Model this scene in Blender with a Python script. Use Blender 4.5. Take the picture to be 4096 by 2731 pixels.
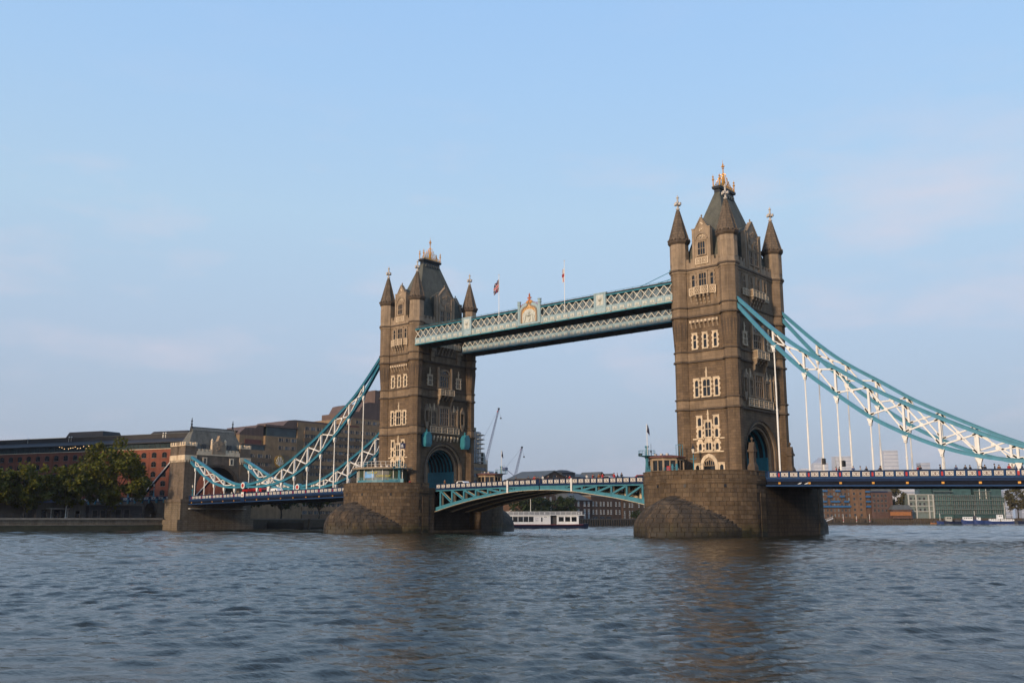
import bpy, bmesh, math, random
from mathutils import Vector, Matrix
random.seed(7)
R = math.radians
for o in list(bpy.data.objects): bpy.data.objects.remove(o)
scn = bpy.context.scene
COL = scn.collection
# ------------------------------------------------------------------ camera
cam = bpy.data.cameras.new('camera'); camo = bpy.data.objects.new('camera', cam); COL.objects.link(camo)
cam.sensor_width = 36.0; cam.lens = 3897.77/4096*36.0; cam.clip_start = 0.5; cam.clip_end = 20000
YAW, PIT, ROL = 0.710588, 0.180767, 0.0012357
camo.location = (129.255, -166.457, 2.863)
camo.matrix_world = Matrix.Translation(camo.location) @ (Matrix.Rotation(YAW, 4, 'Z') @ Matrix.Rotation(math.pi/2+PIT, 4, 'X') @ Matrix.Rotation(-ROL, 4, 'Z'))
scn.camera = camo
scn.render.resolution_x = 1024; scn.render.resolution_y = 682
# ------------------------------------------------------------------ light
SUN_DIR = Vector((0.10, -1.0, 0.0)).normalized()      # towards the sun, horizontal: up-river, behind the camera
SUN_EL = R(17)
wd = bpy.data.worlds.new('World'); scn.world = wd; wd.use_nodes = True
nt = wd.node_tree; nt.nodes.clear()
wo = nt.nodes.new('ShaderNodeOutputWorld'); bg = nt.nodes.new('ShaderNodeBackground')
sky = nt.nodes.new('ShaderNodeTexSky'); sky.sky_type = 'NISHITA'; sky.sun_disc = False
sky.sun_elevation = SUN_EL; sky.sun_rotation = math.atan2(SUN_DIR.x, SUN_DIR.y)
sky.altitude = 20; sky.air_density = 1.0; sky.dust_density = 3.0; sky.ozone_density = 3.0
# thin hazy veil over the whole sky (same in every direction), with faint pink wisps of cloud in it
tc = nt.nodes.new('ShaderNodeTexCoord'); sxyz = nt.nodes.new('ShaderNodeSeparateXYZ'); nt.links.new(tc.outputs['Generated'], sxyz.inputs[0])
vr = nt.nodes.new('ShaderNodeValToRGB'); nt.links.new(sxyz.outputs[2], vr.inputs[0])
K = 7.0
vl = [(0.0, (.42, .47, .57)), (.07, (.43, .50, .63)), (.18, (.48, .60, .76)), (.30, (.50, .69, .87)), (.42, (.43, .66, .95)), (.50, (.39, .63, .97)), (1.0, (.26, .46, .85))]
VE = vr.color_ramp.elements
while len(VE) < len(vl): VE.new(.5)
for e, (p, c) in zip(VE, vl): e.position = p
for e, (p, c) in zip(VE, vl): e.color = (c[0], c[1], c[2], 1)
sc = nt.nodes.new('ShaderNodeMixRGB'); sc.blend_type = 'MULTIPLY'; sc.inputs[0].default_value = 1; sc.inputs[2].default_value = (K, K, K, 1); nt.links.new(vr.outputs[0], sc.inputs[1])
ve = nt.nodes.new('ShaderNodeMixRGB'); ve.inputs[0].default_value = .80; nt.links.new(sky.outputs[0], ve.inputs[1]); nt.links.new(sc.outputs[0], ve.inputs[2])
mp = nt.nodes.new('ShaderNodeMapping'); mp.inputs['Scale'].default_value = (2.2, 2.2, 7.5); mp.inputs['Location'].default_value = (.35, .2, 0)
nz = nt.nodes.new('ShaderNodeTexNoise'); nz.inputs['Scale'].default_value = 1.9; nz.inputs['Detail'].default_value = 7; nz.inputs['Roughness'].default_value = 0.55
rp = nt.nodes.new('ShaderNodeValToRGB'); rp.color_ramp.elements[0].position = 0.50; rp.color_ramp.elements[1].position = 0.78
rp.color_ramp.elements[0].color = (0, 0, 0, 1); rp.color_ramp.elements[1].color = (0.66, 0.66, 0.66, 1)
mx = nt.nodes.new('ShaderNodeMixRGB'); mx.inputs['Color2'].default_value = (.70*K, .65*K, .73*K, 1)
nt.links.new(tc.outputs['Generated'], mp.inputs['Vector']); nt.links.new(mp.outputs[0], nz.inputs['Vector'])
lo_ = nt.nodes.new('ShaderNodeMapRange'); nt.links.new(sxyz.outputs[2], lo_.inputs[0])
for i_, v_ in zip((1, 2, 3, 4), (.30, .42, 1., .12)): lo_.inputs[i_].default_value = v_
cm = nt.nodes.new('ShaderNodeMath'); cm.operation = 'MULTIPLY'; nt.links.new(rp.outputs[0], cm.inputs[0]); nt.links.new(lo_.outputs[0], cm.inputs[1])
nt.links.new(nz.outputs['Fac'], rp.inputs[0]); nt.links.new(cm.outputs[0], mx.inputs['Fac'])
nt.links.new(ve.outputs[0], mx.inputs['Color1']); nt.links.new(mx.outputs[0], bg.inputs['Color'])
bg.inputs['Strength'].default_value = 0.10
nt.links.new(bg.outputs[0], wo.inputs['Surface'])
sun = bpy.data.lights.new('sun', 'SUN'); suno = bpy.data.objects.new('sun', sun); COL.objects.link(suno)
sun.energy = 2.8; sun.angle = R(6); sun.color = (1.0, 0.76, 0.52)
sd = Vector((SUN_DIR.x*math.cos(SUN_EL), SUN_DIR.y*math.cos(SUN_EL), math.sin(SUN_EL)))
suno.rotation_euler = sd.to_track_quat('Z', 'Y').to_euler(); suno.location = (0, -300, 120)
scn.view_settings.view_transform = 'Standard'; scn.view_settings.look = 'None'
scn.view_settings.exposure = 0.6; scn.view_settings.gamma = 1.0; scn.view_settings.use_curve_mapping = False
scn.render.engine = 'CYCLES'
# ------------------------------------------------------------------ materials
MAT = {}
def nodes(name):
    m = bpy.data.materials.new(name); m.use_nodes = True; t = m.node_tree; b = t.nodes['Principled BSDF']; MAT[name] = m
    return m, t, b
def N(t, typ, **kw):
    n = t.nodes.new(typ)
    for k, v in kw.items():
        if k in n.inputs: n.inputs[k].default_value = v
        else: setattr(n, k, v)
    return n
def mixc(t, fac, c1, c2, mode='MIX'):
    n = N(t, 'ShaderNodeMixRGB', blend_type=mode)
    for i, s in enumerate((fac, c1, c2)):
        if hasattr(s, 'default_value') or hasattr(s, 'links'): t.links.new(s, n.inputs[i])
        else: n.inputs[i].default_value = s if not isinstance(s, tuple) or len(s) == 4 else (*s, 1)
    return n.outputs[0]
def mapr(t, s, a, b, c, d):
    n = N(t, 'ShaderNodeMapRange'); t.links.new(s, n.inputs[0])
    for i, v in zip((1, 2, 3, 4), (a, b, c, d)): n.inputs[i].default_value = v
    return n.outputs[0]
def rnd(t):
    oi = N(t, 'ShaderNodeObjectInfo'); g = N(t, 'ShaderNodeNewGeometry')
    a = N(t, 'ShaderNodeMath', operation='ADD'); t.links.new(oi.outputs['Random'], a.inputs[0]); t.links.new(g.outputs['Random Per Island'], a.inputs[1])
    f = N(t, 'ShaderNodeMath', operation='FRACT'); t.links.new(a.outputs[0], f.inputs[0]); return f.outputs[0]
def M(name, col, rough=.6, var=.22, scale=1.2, metal=0., bump=0., rand=0., spec=.4, streak=0., emit=None):
    m, t, b = nodes(name)
    co = N(t, 'ShaderNodeTexCoord').outputs['Object']
    n1 = N(t, 'ShaderNodeTexNoise', Scale=scale, Detail=6., Roughness=.65); t.links.new(co, n1.inputs['Vector'])
    f = mapr(t, n1.outputs['Fac'], .3, .7, 1-var, 1+var)
    c = mixc(t, 1., (*col, 1), f, 'MULTIPLY')
    if rand: c = mixc(t, 1., c, mapr(t, rnd(t), 0, 1, 1-rand, 1+rand), 'MULTIPLY')
    if streak:
        mpn = N(t, 'ShaderNodeMapping'); mpn.inputs['Scale'].default_value = (1.4, 1.4, .09); t.links.new(co, mpn.inputs[0])
        n2 = N(t, 'ShaderNodeTexNoise', Scale=1., Detail=5., Roughness=.6); t.links.new(mpn.outputs[0], n2.inputs['Vector'])
        c = mixc(t, 1., c, mapr(t, n2.outputs['Fac'], .42, .75, 1., 1-streak), 'MULTIPLY')
    t.links.new(c, b.inputs['Base Color']); b.inputs['Roughness'].default_value = rough; b.inputs['Metallic'].default_value = metal
    b.inputs['Specular IOR Level'].default_value = spec
    if bump:
        n3 = N(t, 'ShaderNodeTexNoise', Scale=scale*9, Detail=4.); t.links.new(co, n3.inputs['Vector'])
        bp = N(t, 'ShaderNodeBump', Strength=bump, Distance=.05); t.links.new(n3.outputs['Fac'], bp.inputs['Height']); t.links.new(bp.outputs[0], b.inputs['Normal'])
    if emit: b.inputs['Emission Color'].default_value = (*emit[0], 1); b.inputs['Emission Strength'].default_value = emit[1]
    return m
def ashlar(name, c1, c2, mort, bw, rh, ms=.018, streak=.45, wet=None, var=.22, rough=.85, bump=.5):
    """coursed stone or brick: a fine joint pattern too small to build, on axis aligned or round walls"""
    m, t, b = nodes(name)
    co = N(t, 'ShaderNodeTexCoord').outputs['Object']
    sp = N(t, 'ShaderNodeSeparateXYZ'); t.links.new(co, sp.inputs[0])
    ad = N(t, 'ShaderNodeMath', operation='ADD'); t.links.new(sp.outputs[0], ad.inputs[0]); t.links.new(sp.outputs[1], ad.inputs[1])
    cb = N(t, 'ShaderNodeCombineXYZ'); t.links.new(ad.outputs[0], cb.inputs[0]); t.links.new(sp.outputs[2], cb.inputs[1])
    br = N(t, 'ShaderNodeTexBrick', Scale=1.0); br.inputs['Color1'].default_value = (*c1, 1); br.inputs['Color2'].default_value = (*c2, 1)
    br.inputs['Mortar'].default_value = (*mort, 1); br.inputs['Mortar Size'].default_value = ms; br.inputs['Brick Width'].default_value = bw
    br.inputs['Row Height'].default_value = rh; br.inputs['Bias'].default_value = -.1; t.links.new(cb.outputs[0], br.inputs['Vector'])
    n1 = N(t, 'ShaderNodeTexNoise', Scale=.35, Detail=7., Roughness=.62); t.links.new(co, n1.inputs['Vector'])
    c = mixc(t, 1., br.outputs['Color'], mapr(t, n1.outputs['Fac'], .3, .7, 1-var, 1+var), 'MULTIPLY')
    mpn = N(t, 'ShaderNodeMapping'); mpn.inputs['Scale'].default_value = (.9, .9, .07); t.links.new(co, mpn.inputs[0])
    n2 = N(t, 'ShaderNodeTexNoise', Scale=1., Detail=6., Roughness=.6); t.links.new(mpn.outputs[0], n2.inputs['Vector'])
    c = mixc(t, 1., c, mapr(t, n2.outputs['Fac'], .45, .75, 1., 1-streak), 'MULTIPLY')
    n4 = N(t, 'ShaderNodeTexNoise', Scale=5., Detail=5.); t.links.new(co, n4.inputs['Vector'])
    c = mixc(t, 1., c, mapr(t, n4.outputs['Fac'], .3, .7, .88, 1.12), 'MULTIPLY')
    t.links.new(c, b.inputs['Base Color']); b.inputs['Roughness'].default_value = rough; b.inputs['Specular IOR Level'].default_value = .25
    bp = N(t, 'ShaderNodeBump', Strength=bump, Distance=.06)
    h = mixc(t, .35, br.outputs['Fac'], n4.outputs['Fac']); inv = N(t, 'ShaderNodeInvert'); t.links.new(h, inv.inputs['Color'])
    t.links.new(inv.outputs[0], bp.inputs['Height']); t.links.new(bp.outputs[0], b.inputs['Normal'])
    return m
ashlar('tower_stone', (.148, .100, .061), (.104, .071, .045), (.055, .038, .025), 1.25, .5, .018)
ashlar('band_stone', (.205, .146, .094), (.172, .122, .080), (.10, .072, .05), 1.6, .62, .014)
ashlar('pier_core', (.075, .055, .038), (.06, .044, .031), (.03, .023, .017), 1.25, .72, .04)
ashlar('rag_stone', (.150, .114, .084), (.115, .088, .066), (.07, .055, .042), .9, .4)
ashlar('quay_stone', (.17, .135, .095), (.14, .11, .08), (.06, .05, .04), 1.4, .55, .03)
ashlar('red_brick', (.22, .064, .034), (.18, .054, .03), (.13, .06, .045), .5, .16, .012, .3)
ashlar('brown_brick', (.095, .053, .033), (.078, .043, .028), (.12, .08, .055), .5, .16, .012, .3)
ashlar('ochre_brick', (.15, .08, .042), (.12, .066, .036), (.13, .09, .06), .5, .16, .012, .3)
ashlar('dark_brick', (.10, .055, .042), (.08, .045, .036), (.07, .05, .04), .5, .16, .012, .3)
ashlar('slate', (.105, .104, .082), (.085, .085, .070), (.055, .054, .046), .5, .32, .02, .3, rough=.75)
ashlar('spire_stone', (.150, .112, .078), (.110, .083, .060), (.045, .035, .027), .8, .55, .025, .5)
M('light_stone', (.58, .46, .32), .8, .16, 1.1, bump=.3, streak=.35)
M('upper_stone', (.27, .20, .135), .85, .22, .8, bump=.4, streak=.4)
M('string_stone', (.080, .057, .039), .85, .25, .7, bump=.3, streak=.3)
M('carved_stone', (.25, .188, .13), .85, .25, 2.5, bump=.9, streak=.35)
M('finial_stone', (.42, .38, .34), .8, .15, 2)
def pier_mat():
    m, t, b = nodes('pier_stone')
    g = N(t, 'ShaderNodeNewGeometry'); sp = N(t, 'ShaderNodeSeparateXYZ'); t.links.new(g.outputs['Position'], sp.inputs[0])
    r = rnd(t); rr = N(t, 'ShaderNodeValToRGB'); t.links.new(r, rr.inputs[0])
    cr = rr.color_ramp; cr.elements[0].color = (.070, .048, .029, 1); cr.elements[1].color = (.138, .097, .060, 1)
    for p, c in ((.25, (.095, .066, .041, 1)), (.5, (.115, .080, .049, 1)), (.75, (.092, .060, .034, 1))):
        e = cr.elements.new(p); e.color = c
    n1 = N(t, 'ShaderNodeTexNoise', Scale=.45, Detail=8., Roughness=.66); t.links.new(g.outputs['Position'], n1.inputs['Vector'])
    c = mixc(t, 1., rr.outputs[0], mapr(t, n1.outputs['Fac'], .3, .7, .66, 1.28), 'MULTIPLY')
    mpn = N(t, 'ShaderNodeMapping'); mpn.inputs['Scale'].default_value = (.8, .8, .10); t.links.new(g.outputs['Position'], mpn.inputs[0])
    n2 = N(t, 'ShaderNodeTexNoise', Scale=1., Detail=6., Roughness=.65); t.links.new(mpn.outputs[0], n2.inputs['Vector'])
    c = mixc(t, 1., c, mapr(t, n2.outputs['Fac'], .45, .72, 1., .55), 'MULTIPLY')
    # tide mark: weed and damp below about a metre and a half
    zz = N(t, 'ShaderNodeMath', operation='ADD'); t.links.new(sp.outputs[2], zz.inputs[0])
    t.links.new(mapr(t, n1.outputs['Fac'], .3, .7, -.7, .7), zz.inputs[1])
    c = mixc(t, mapr(t, zz.outputs[0], 2.3, 1.2, 0., .65), c, (.060, .050, .018))
    c = mixc(t, mapr(t, zz.outputs[0], 1.05, .55, 0., .92), c, (.018, .018, .009))
    t.links.new(c, b.inputs['Base Color']); b.inputs['Specular IOR Level'].default_value = .3
    t.links.new(mapr(t, zz.outputs[0], .6, 1.6, .55, .88), b.inputs['Roughness'])
    n3 = N(t, 'ShaderNodeTexNoise', Scale=6., Detail=6.); t.links.new(g.outputs['Position'], n3.inputs['Vector'])
    bp = N(t, 'ShaderNodeBump', Strength=.5, Distance=.06); t.links.new(n3.outputs['Fac'], bp.inputs['Height']); t.links.new(bp.outputs[0], b.inputs['Normal'])
pier_mat()
def starling_mat():
    s = MAT['pier_stone'].copy(); s.name = 'starling_stone'; MAT['starling_stone'] = s
    t = s.node_tree; b = t.nodes['Principled BSDF']; l = b.inputs['Base Color'].links[0].from_socket
    g = N(t, 'ShaderNodeNewGeometry'); mpn = N(t, 'ShaderNodeMapping'); mpn.inputs['Scale'].default_value = (.5, .5, .12); t.links.new(g.outputs['Position'], mpn.inputs[0])
    n = N(t, 'ShaderNodeTexNoise', Scale=1.1, Detail=6., Roughness=.7); t.links.new(mpn.outputs[0], n.inputs['Vector'])
    c = mixc(t, mapr(t, n.outputs['Fac'], .38, .56, .12, .9), l, (.030, .025, .020)); t.links.new(c, b.inputs['Base Color'])
starling_mat()
M('teal_paint', (.028, .165, .215), .42, .14, 1.5, streak=.2)
M('chain_blue', (.040, .195, .285), .40, .12, 1.2, streak=.15)
M('pale_blue', (.270, .365, .390), .5, .15, 2.5, streak=.3)
M('pale_panel', (.46, .47, .42), .6, .2, 3., streak=.25)
M('bascule_blue', (.038, .160, .210), .42, .14, 1.3, streak=.25)
M('white_paint', (.66, .64, .60), .45, .08, 2., streak=.15)
M('cream_paint', (.58, .48, .33), .55, .25, 1.5, streak=.45)
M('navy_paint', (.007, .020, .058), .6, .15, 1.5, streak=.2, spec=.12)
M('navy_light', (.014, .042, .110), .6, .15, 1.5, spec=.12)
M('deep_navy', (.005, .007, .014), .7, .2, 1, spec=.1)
M('red_paint', (.34, .015, .015), .4, .1); M('gold_paint', (.55, .26, .045), .38, .2, 6., metal=.35)
M('rust_paint', (.36, .105, .045), .5, .25, 4.); M('orange_gilt', (.48, .215, .05), .5, .3, 4.)
M('window_glass', (.010, .012, .015), .12, .3, 2., spec=.5)
M('pale_glass', (.09, .12, .14), .1, .4, .7, rand=.5, spec=.6)
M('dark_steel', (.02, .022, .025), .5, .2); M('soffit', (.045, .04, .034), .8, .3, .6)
M('black_iron', (.012, .013, .016), .5, .2); M('asphalt', (.05, .05, .05), .9, .2, 3.)
M('lead_roof', (.075, .078, .075), .6, .25, .5, streak=.3); M('quay_dark', (.06, .048, .034), .85, .3, .5, streak=.4); M('roof_red_edge', (.10, .035, .028), .7, .2)
M('hotel_concrete', (.205, .138, .078), .85, .2, .5, bump=.3, streak=.3)
M('hotel_band', (.12, .082, .052), .85, .2, .5, bump=.3, streak=.35)
M('hotel_roof', (.105, .068, .055), .7, .2, .4, streak=.35)
M('grey_render', (.15, .138, .122), .85, .2, .4, streak=.3); M('dark_render', (.06, .06, .066), .8, .2, .4)
M('white_render', (.34, .34, .31), .7, .12, .5); M('green_glass', (.028, .062, .058), .15, .4, .3, rand=.3, spec=.6)
M('green_slab', (.12, .15, .14), .6, .2, .5); M('blue_balcony', (.020, .085, .20), .4, .2)
M('orange_board', (.26, .10, .03), .6, .2); M('timber', (.06, .045, .03), .9, .3, 1.); M('wet_timber', (.022, .018, .012), .7, .3, 1.)
M('hull_navy', (.010, .016, .042), .3, .15); M('hull_blue', (.016, .035, .13), .35, .2); M('boat_white', (.68, .69, .70), .4, .08)
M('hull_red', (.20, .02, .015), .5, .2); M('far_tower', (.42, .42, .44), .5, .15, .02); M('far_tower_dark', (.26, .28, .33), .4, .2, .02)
M('bark', (.040, .032, .024), .95, .35, 2., bump=.8); M('earth', (.12, .10, .08), .95, .3, .1); M('flag_navy', (.008, .010, .035), .8, .1)
M('flag_red', (.32, .012, .02), .8, .1); M('flag_white', (.62, .62, .62), .8, .08); M('bus_red', (.36, .015, .015), .3, .08)
M('skin', (.40, .25, .18), .6, .05); M('lamp_glass', (.55, .50, .42), .3, .1); M('banner_sky', (.14, .30, .55), .5, .25, .6)
M('banner_grey', (.12, .125, .12), .6, .5, 1.2); M('banner_yellow', (.52, .46, .04), .6, .08); M('banner_dark', (.035, .05, .03), .4, .4, 1.)
M('crane_blue', (.09, .11, .19), .5, .15); M('crane_red', (.45, .05, .04), .5, .1); M('warm_lamp', (.9, .7, .4), .5, 0., emit=((1., .62, .28), 4.))
for k, c in enumerate(((.015, .016, .022), (.27, .02, .022), (.03, .05, .12), (.42, .40, .38), (.05, .035, .03), (.16, .07, .03))):
    M('cloth_%d' % k, c, .85, .15, 6.)
M('green_dark', (.03, .045, .05), .2, .4, .3); M('attic_slate', (.022, .020, .021), .7, .25, .5); M('light_quay', (.22, .19, .15), .85, .25, .6); M('weed_stone', (.045, .042, .022), .8, .35, .5)
M('hotel_frame', (.36, .30, .24), .7, .15); M('hotel_pane', (.05, .06, .07), .15, .4, .5, rand=.6)
M('logo_gold', (.30, .17, .02), .5, .15)
def leaf_mat(name, c1, c2):
    m, t, b = nodes(name)
    r = rnd(t); c = mixc(t, r, c1, c2)
    n1 = N(t, 'ShaderNodeTexNoise', Scale=.28, Detail=3.); co = N(t, 'ShaderNodeTexCoord').outputs['Object']; t.links.new(co, n1.inputs['Vector'])
    c = mixc(t, 1., c, mapr(t, n1.outputs['Fac'], .3, .7, .7, 1.35), 'MULTIPLY')
    t.links.new(c, b.inputs['Base Color']); b.inputs['Roughness'].default_value = .7; b.inputs['Specular IOR Level'].default_value = .2
    tr = N(t, 'ShaderNodeBsdfTranslucent'); t.links.new(c, tr.inputs[0]); mxs = N(t, 'ShaderNodeMixShader'); mxs.inputs[0].default_value = .25
    out = t.nodes['Material Output']; t.links.new(b.outputs[0], mxs.inputs[1]); t.links.new(tr.outputs[0], mxs.inputs[2]); t.links.new(mxs.outputs[0], out.inputs[0])
leaf_mat('plane_leaf', (.050, .064, .006), (.115, .105, .014)); leaf_mat('dark_leaf', (.018, .032, .012), (.04, .055, .018)); leaf_mat('olive_leaf', (.07, .065, .028), (.11, .09, .035))
def water_mat():
    m, t, b = nodes('river_water')
    co = N(t, 'ShaderNodeNewGeometry').outputs['Position']
    b.inputs['Base Color'].default_value = (.013, .014, .009, 1); b.inputs['Roughness'].default_value = .06; b.inputs['IOR'].default_value = 1.333; b.inputs['Specular IOR Level'].default_value = .36
    def layer(sx, sy, det, rot):
        mpn = N(t, 'ShaderNodeMapping'); mpn.inputs['Scale'].default_value = (sx, sy, 1); mpn.inputs['Rotation'].default_value = (0, 0, rot); t.links.new(co, mpn.inputs[0])
        n = N(t, 'ShaderNodeTexNoise', Scale=1., Detail=det, Roughness=.6); t.links.new(mpn.outputs[0], n.inputs['Vector']); return n.outputs['Fac']
    a = layer(.8, 1.7, 6., .65); c = layer(4.0, 7.0, 4., .5); g = layer(.035, .02, 4., .2)
    h = N(t, 'ShaderNodeMath', operation='MULTIPLY_ADD'); t.links.new(c, h.inputs[0]); h.inputs[1].default_value = .30; t.links.new(a, h.inputs[2])
    bp = N(t, 'ShaderNodeBump', Distance=.085); t.links.new(h.outputs[0], bp.inputs['Height'])
    t.links.new(mapr(t, g, .35, .65, .72, 1.0), bp.inputs['Strength']); t.links.new(bp.outputs[0], b.inputs['Normal'])
water_mat()
# ------------------------------------------------------------------ mesh helpers
ORG = {}
def ident(a, b, c): return (a, b, c)
class MB:
    def __init__(s, fn=None, off=None):
        s.v = []; s.f = []; s.mi = []; s.k = 0
        if off: s.fn = lambda a, b, c: (a+off[0], b+off[1], c+off[2])
        else: s.fn = fn or ident
    def add(s, vs, fs):
        n = len(s.v); s.v += [s.fn(*p) for p in vs]; s.f += [[n+i for i in f] for f in fs]; s.mi += [s.k]*len(fs); return s
    def box(s, x0, x1, y0, y1, z0, z1):
        return s.add([(x0,y0,z0),(x1,y0,z0),(x1,y1,z0),(x0,y1,z0),(x0,y0,z1),(x1,y0,z1),(x1,y1,z1),(x0,y1,z1)],
            [(0,3,2,1),(4,5,6,7),(0,1,5,4),(1,2,6,5),(2,3,7,6),(3,0,4,7)])
    def frust(s, b, t, z0, z1):                    # (x0,x1,y0,y1) bottom and top
        return s.add([(b[0],b[2],z0),(b[1],b[2],z0),(b[1],b[3],z0),(b[0],b[3],z0),(t[0],t[2],z1),(t[1],t[2],z1),(t[1],t[3],z1),(t[0],t[3],z1)],
            [(0,3,2,1),(4,5,6,7),(0,1,5,4),(1,2,6,5),(2,3,7,6),(3,0,4,7)])
    def bar(s, p, q, w, h, up=(0,0,1)):
        p = Vector(p); q = Vector(q); d = (q-p).normalized(); u = Vector(up)
        if abs(d.dot(u)) > .98: u = Vector((0,1,0))
        a = d.cross(u).normalized(); u = a.cross(d).normalized(); a = a*w/2; u = u*h/2
        vs = [tuple(x) for x in (p-a-u, p+a-u, p+a+u, p-a+u, q-a-u, q+a-u, q+a+u, q-a+u)]
        return s.add(vs, [(0,1,2,3),(7,6,5,4),(0,4,5,1),(1,5,6,2),(2,6,7,3),(3,7,4,0)])
    def prism(s, pts, axis, a, b):
        n = len(pts)
        P = {'x': lambda u,v,w:(w,u,v), 'y': lambda u,v,w:(u,w,v), 'z': lambda u,v,w:(u,v,w)}[axis]
        return s.add([P(u,v,a) for u,v in pts]+[P(u,v,b) for u,v in pts],
            [tuple(range(n)), tuple(range(2*n-1, n-1, -1))]+[(i,i+n,(i+1)%n+n,(i+1)%n) for i in range(n)])
    def lathe(s, cx, cy, prof, n=8, ph=None, cap=True):
        ph = math.pi/n if ph is None else ph; vs = []; fs = []
        for r, z in prof: vs += [(cx+r*math.cos(ph+2*math.pi*i/n), cy+r*math.sin(ph+2*math.pi*i/n), z) for i in range(n)]
        for k in range(len(prof)-1): fs += [(k*n+i, k*n+(i+1)%n, (k+1)*n+(i+1)%n, (k+1)*n+i) for i in range(n)]
        if cap: fs += [tuple(range(n-1,-1,-1)), tuple((len(prof)-1)*n+i for i in range(n))]
        return s.add(vs, fs)
    def cyl(s, p, q, r, n=8, r2=None):
        p = Vector(p); q = Vector(q); d = (q-p).normalized(); u = Vector((0,0,1)) if abs(d.z) < .9 else Vector((1,0,0))
        a = d.cross(u).normalized(); b = d.cross(a); r2 = r if r2 is None else r2
        vs = [tuple(p+(a*math.cos(t)+b*math.sin(t))*r) for t in [2*math.pi*i/n for i in range(n)]]+[tuple(q+(a*math.cos(t)+b*math.sin(t))*r2) for t in [2*math.pi*i/n for i in range(n)]]
        return s.add(vs, [tuple(range(n)), tuple(range(2*n-1,n-1,-1))]+[(i,i+n,(i+1)%n+n,(i+1)%n) for i in range(n)])
    def ball(s, c, r, n=8, m=5, sz=1.):
        prof = [(max(r*math.sin(math.pi*k/m), r*.02), c[2]-r*sz*math.cos(math.pi*k/m)) for k in range(m+1)]
        return s.lathe(c[0], c[1], prof, n)
    def mesh(s, name, mats, org=(0,0,0), smooth=False, recalc=True):
        me = bpy.data.meshes.new(name)
        me.from_pydata([(x-org[0], y-org[1], z-org[2]) for x,y,z in s.v], [], s.f)
        for m in (mats if isinstance(mats, (list, tuple)) else [mats]): me.materials.append(MAT[m])
        if isinstance(mats, (list, tuple)): me.polygons.foreach_set('material_index', s.mi)
        if recalc:
            bm = bmesh.new(); bm.from_mesh(me); bmesh.ops.recalc_face_normals(bm, faces=bm.faces); bm.to_mesh(me); bm.free()
        if smooth:
            for p in me.polygons: p.use_smooth = True
        return me
    def build(s, name, mats, parent=None, smooth=False, recalc=True):
        me = s.mesh(name, mats, ORG.get(parent.name, (0,0,0)) if parent else (0,0,0), smooth, recalc)
        return put(name, me, parent)
def put(name, me, parent=None, loc=None, rz=0., scale=None):
    o = bpy.data.objects.new(name, me); COL.objects.link(o)
    og = (0,0,0)
    if parent: o.parent = parent; og = ORG.get(parent.name, (0,0,0))
    if loc is not None: o.location = (loc[0]-og[0], loc[1]-og[1], loc[2]-og[2])
    ORG[o.name] = og if loc is None else tuple(loc)
    if rz: o.rotation_euler[2] = rz
    if scale: o.scale = scale
    return o
def tag(o, label=None, cat=None, group=None, kind=None):
    for k, v in (('label', label), ('category', cat), ('group', group), ('kind', kind)):
        if v: o[k] = v
    return o
def thing(name, loc, label, cat, group=None, rz=0.):
    o = bpy.data.objects.new(name, None); COL.objects.link(o); o.location = loc; o.empty_display_size = .5
    ORG[o.name] = tuple(loc); o.rotation_euler[2] = rz
    return tag(o, label, cat, group)
def copy_tree(o, parent=None):
    c = o.copy(); COL.objects.link(c); c.parent = parent; ORG[c.name] = ORG.get(o.name, (0,0,0))
    for ch in list(o.children): copy_tree(ch, c)
    return c
def interp(tab, x):
    if x <= tab[0][0]: return tab[0][1]
    for (a, b), (c, d) in zip(tab, tab[1:]):
        if x <= c: return b+(d-b)*(x-a)/(c-a)
    return tab[-1][1]
def curve(tab, x):
    """smooth interpolation through a table (Catmull-Rom)"""
    n = len(tab); i = 0
    while i < n-2 and x > tab[i+1][0]: i += 1
    x0, y0 = tab[i]; x1, y1 = tab[i+1]; h = x1-x0; u = (x-x0)/h
    m0 = (y1-tab[i-1][1])/(x1-tab[i-1][0]) if i else (y1-y0)/h
    m1 = (tab[i+2][1]-y0)/(tab[i+2][0]-x0) if i+2 < n else (y1-y0)/h
    return (2*u**3-3*u*u+1)*y0+(u**3-2*u*u+u)*h*m0+(-2*u**3+3*u*u)*y1+(u**3-u*u)*h*m1
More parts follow.
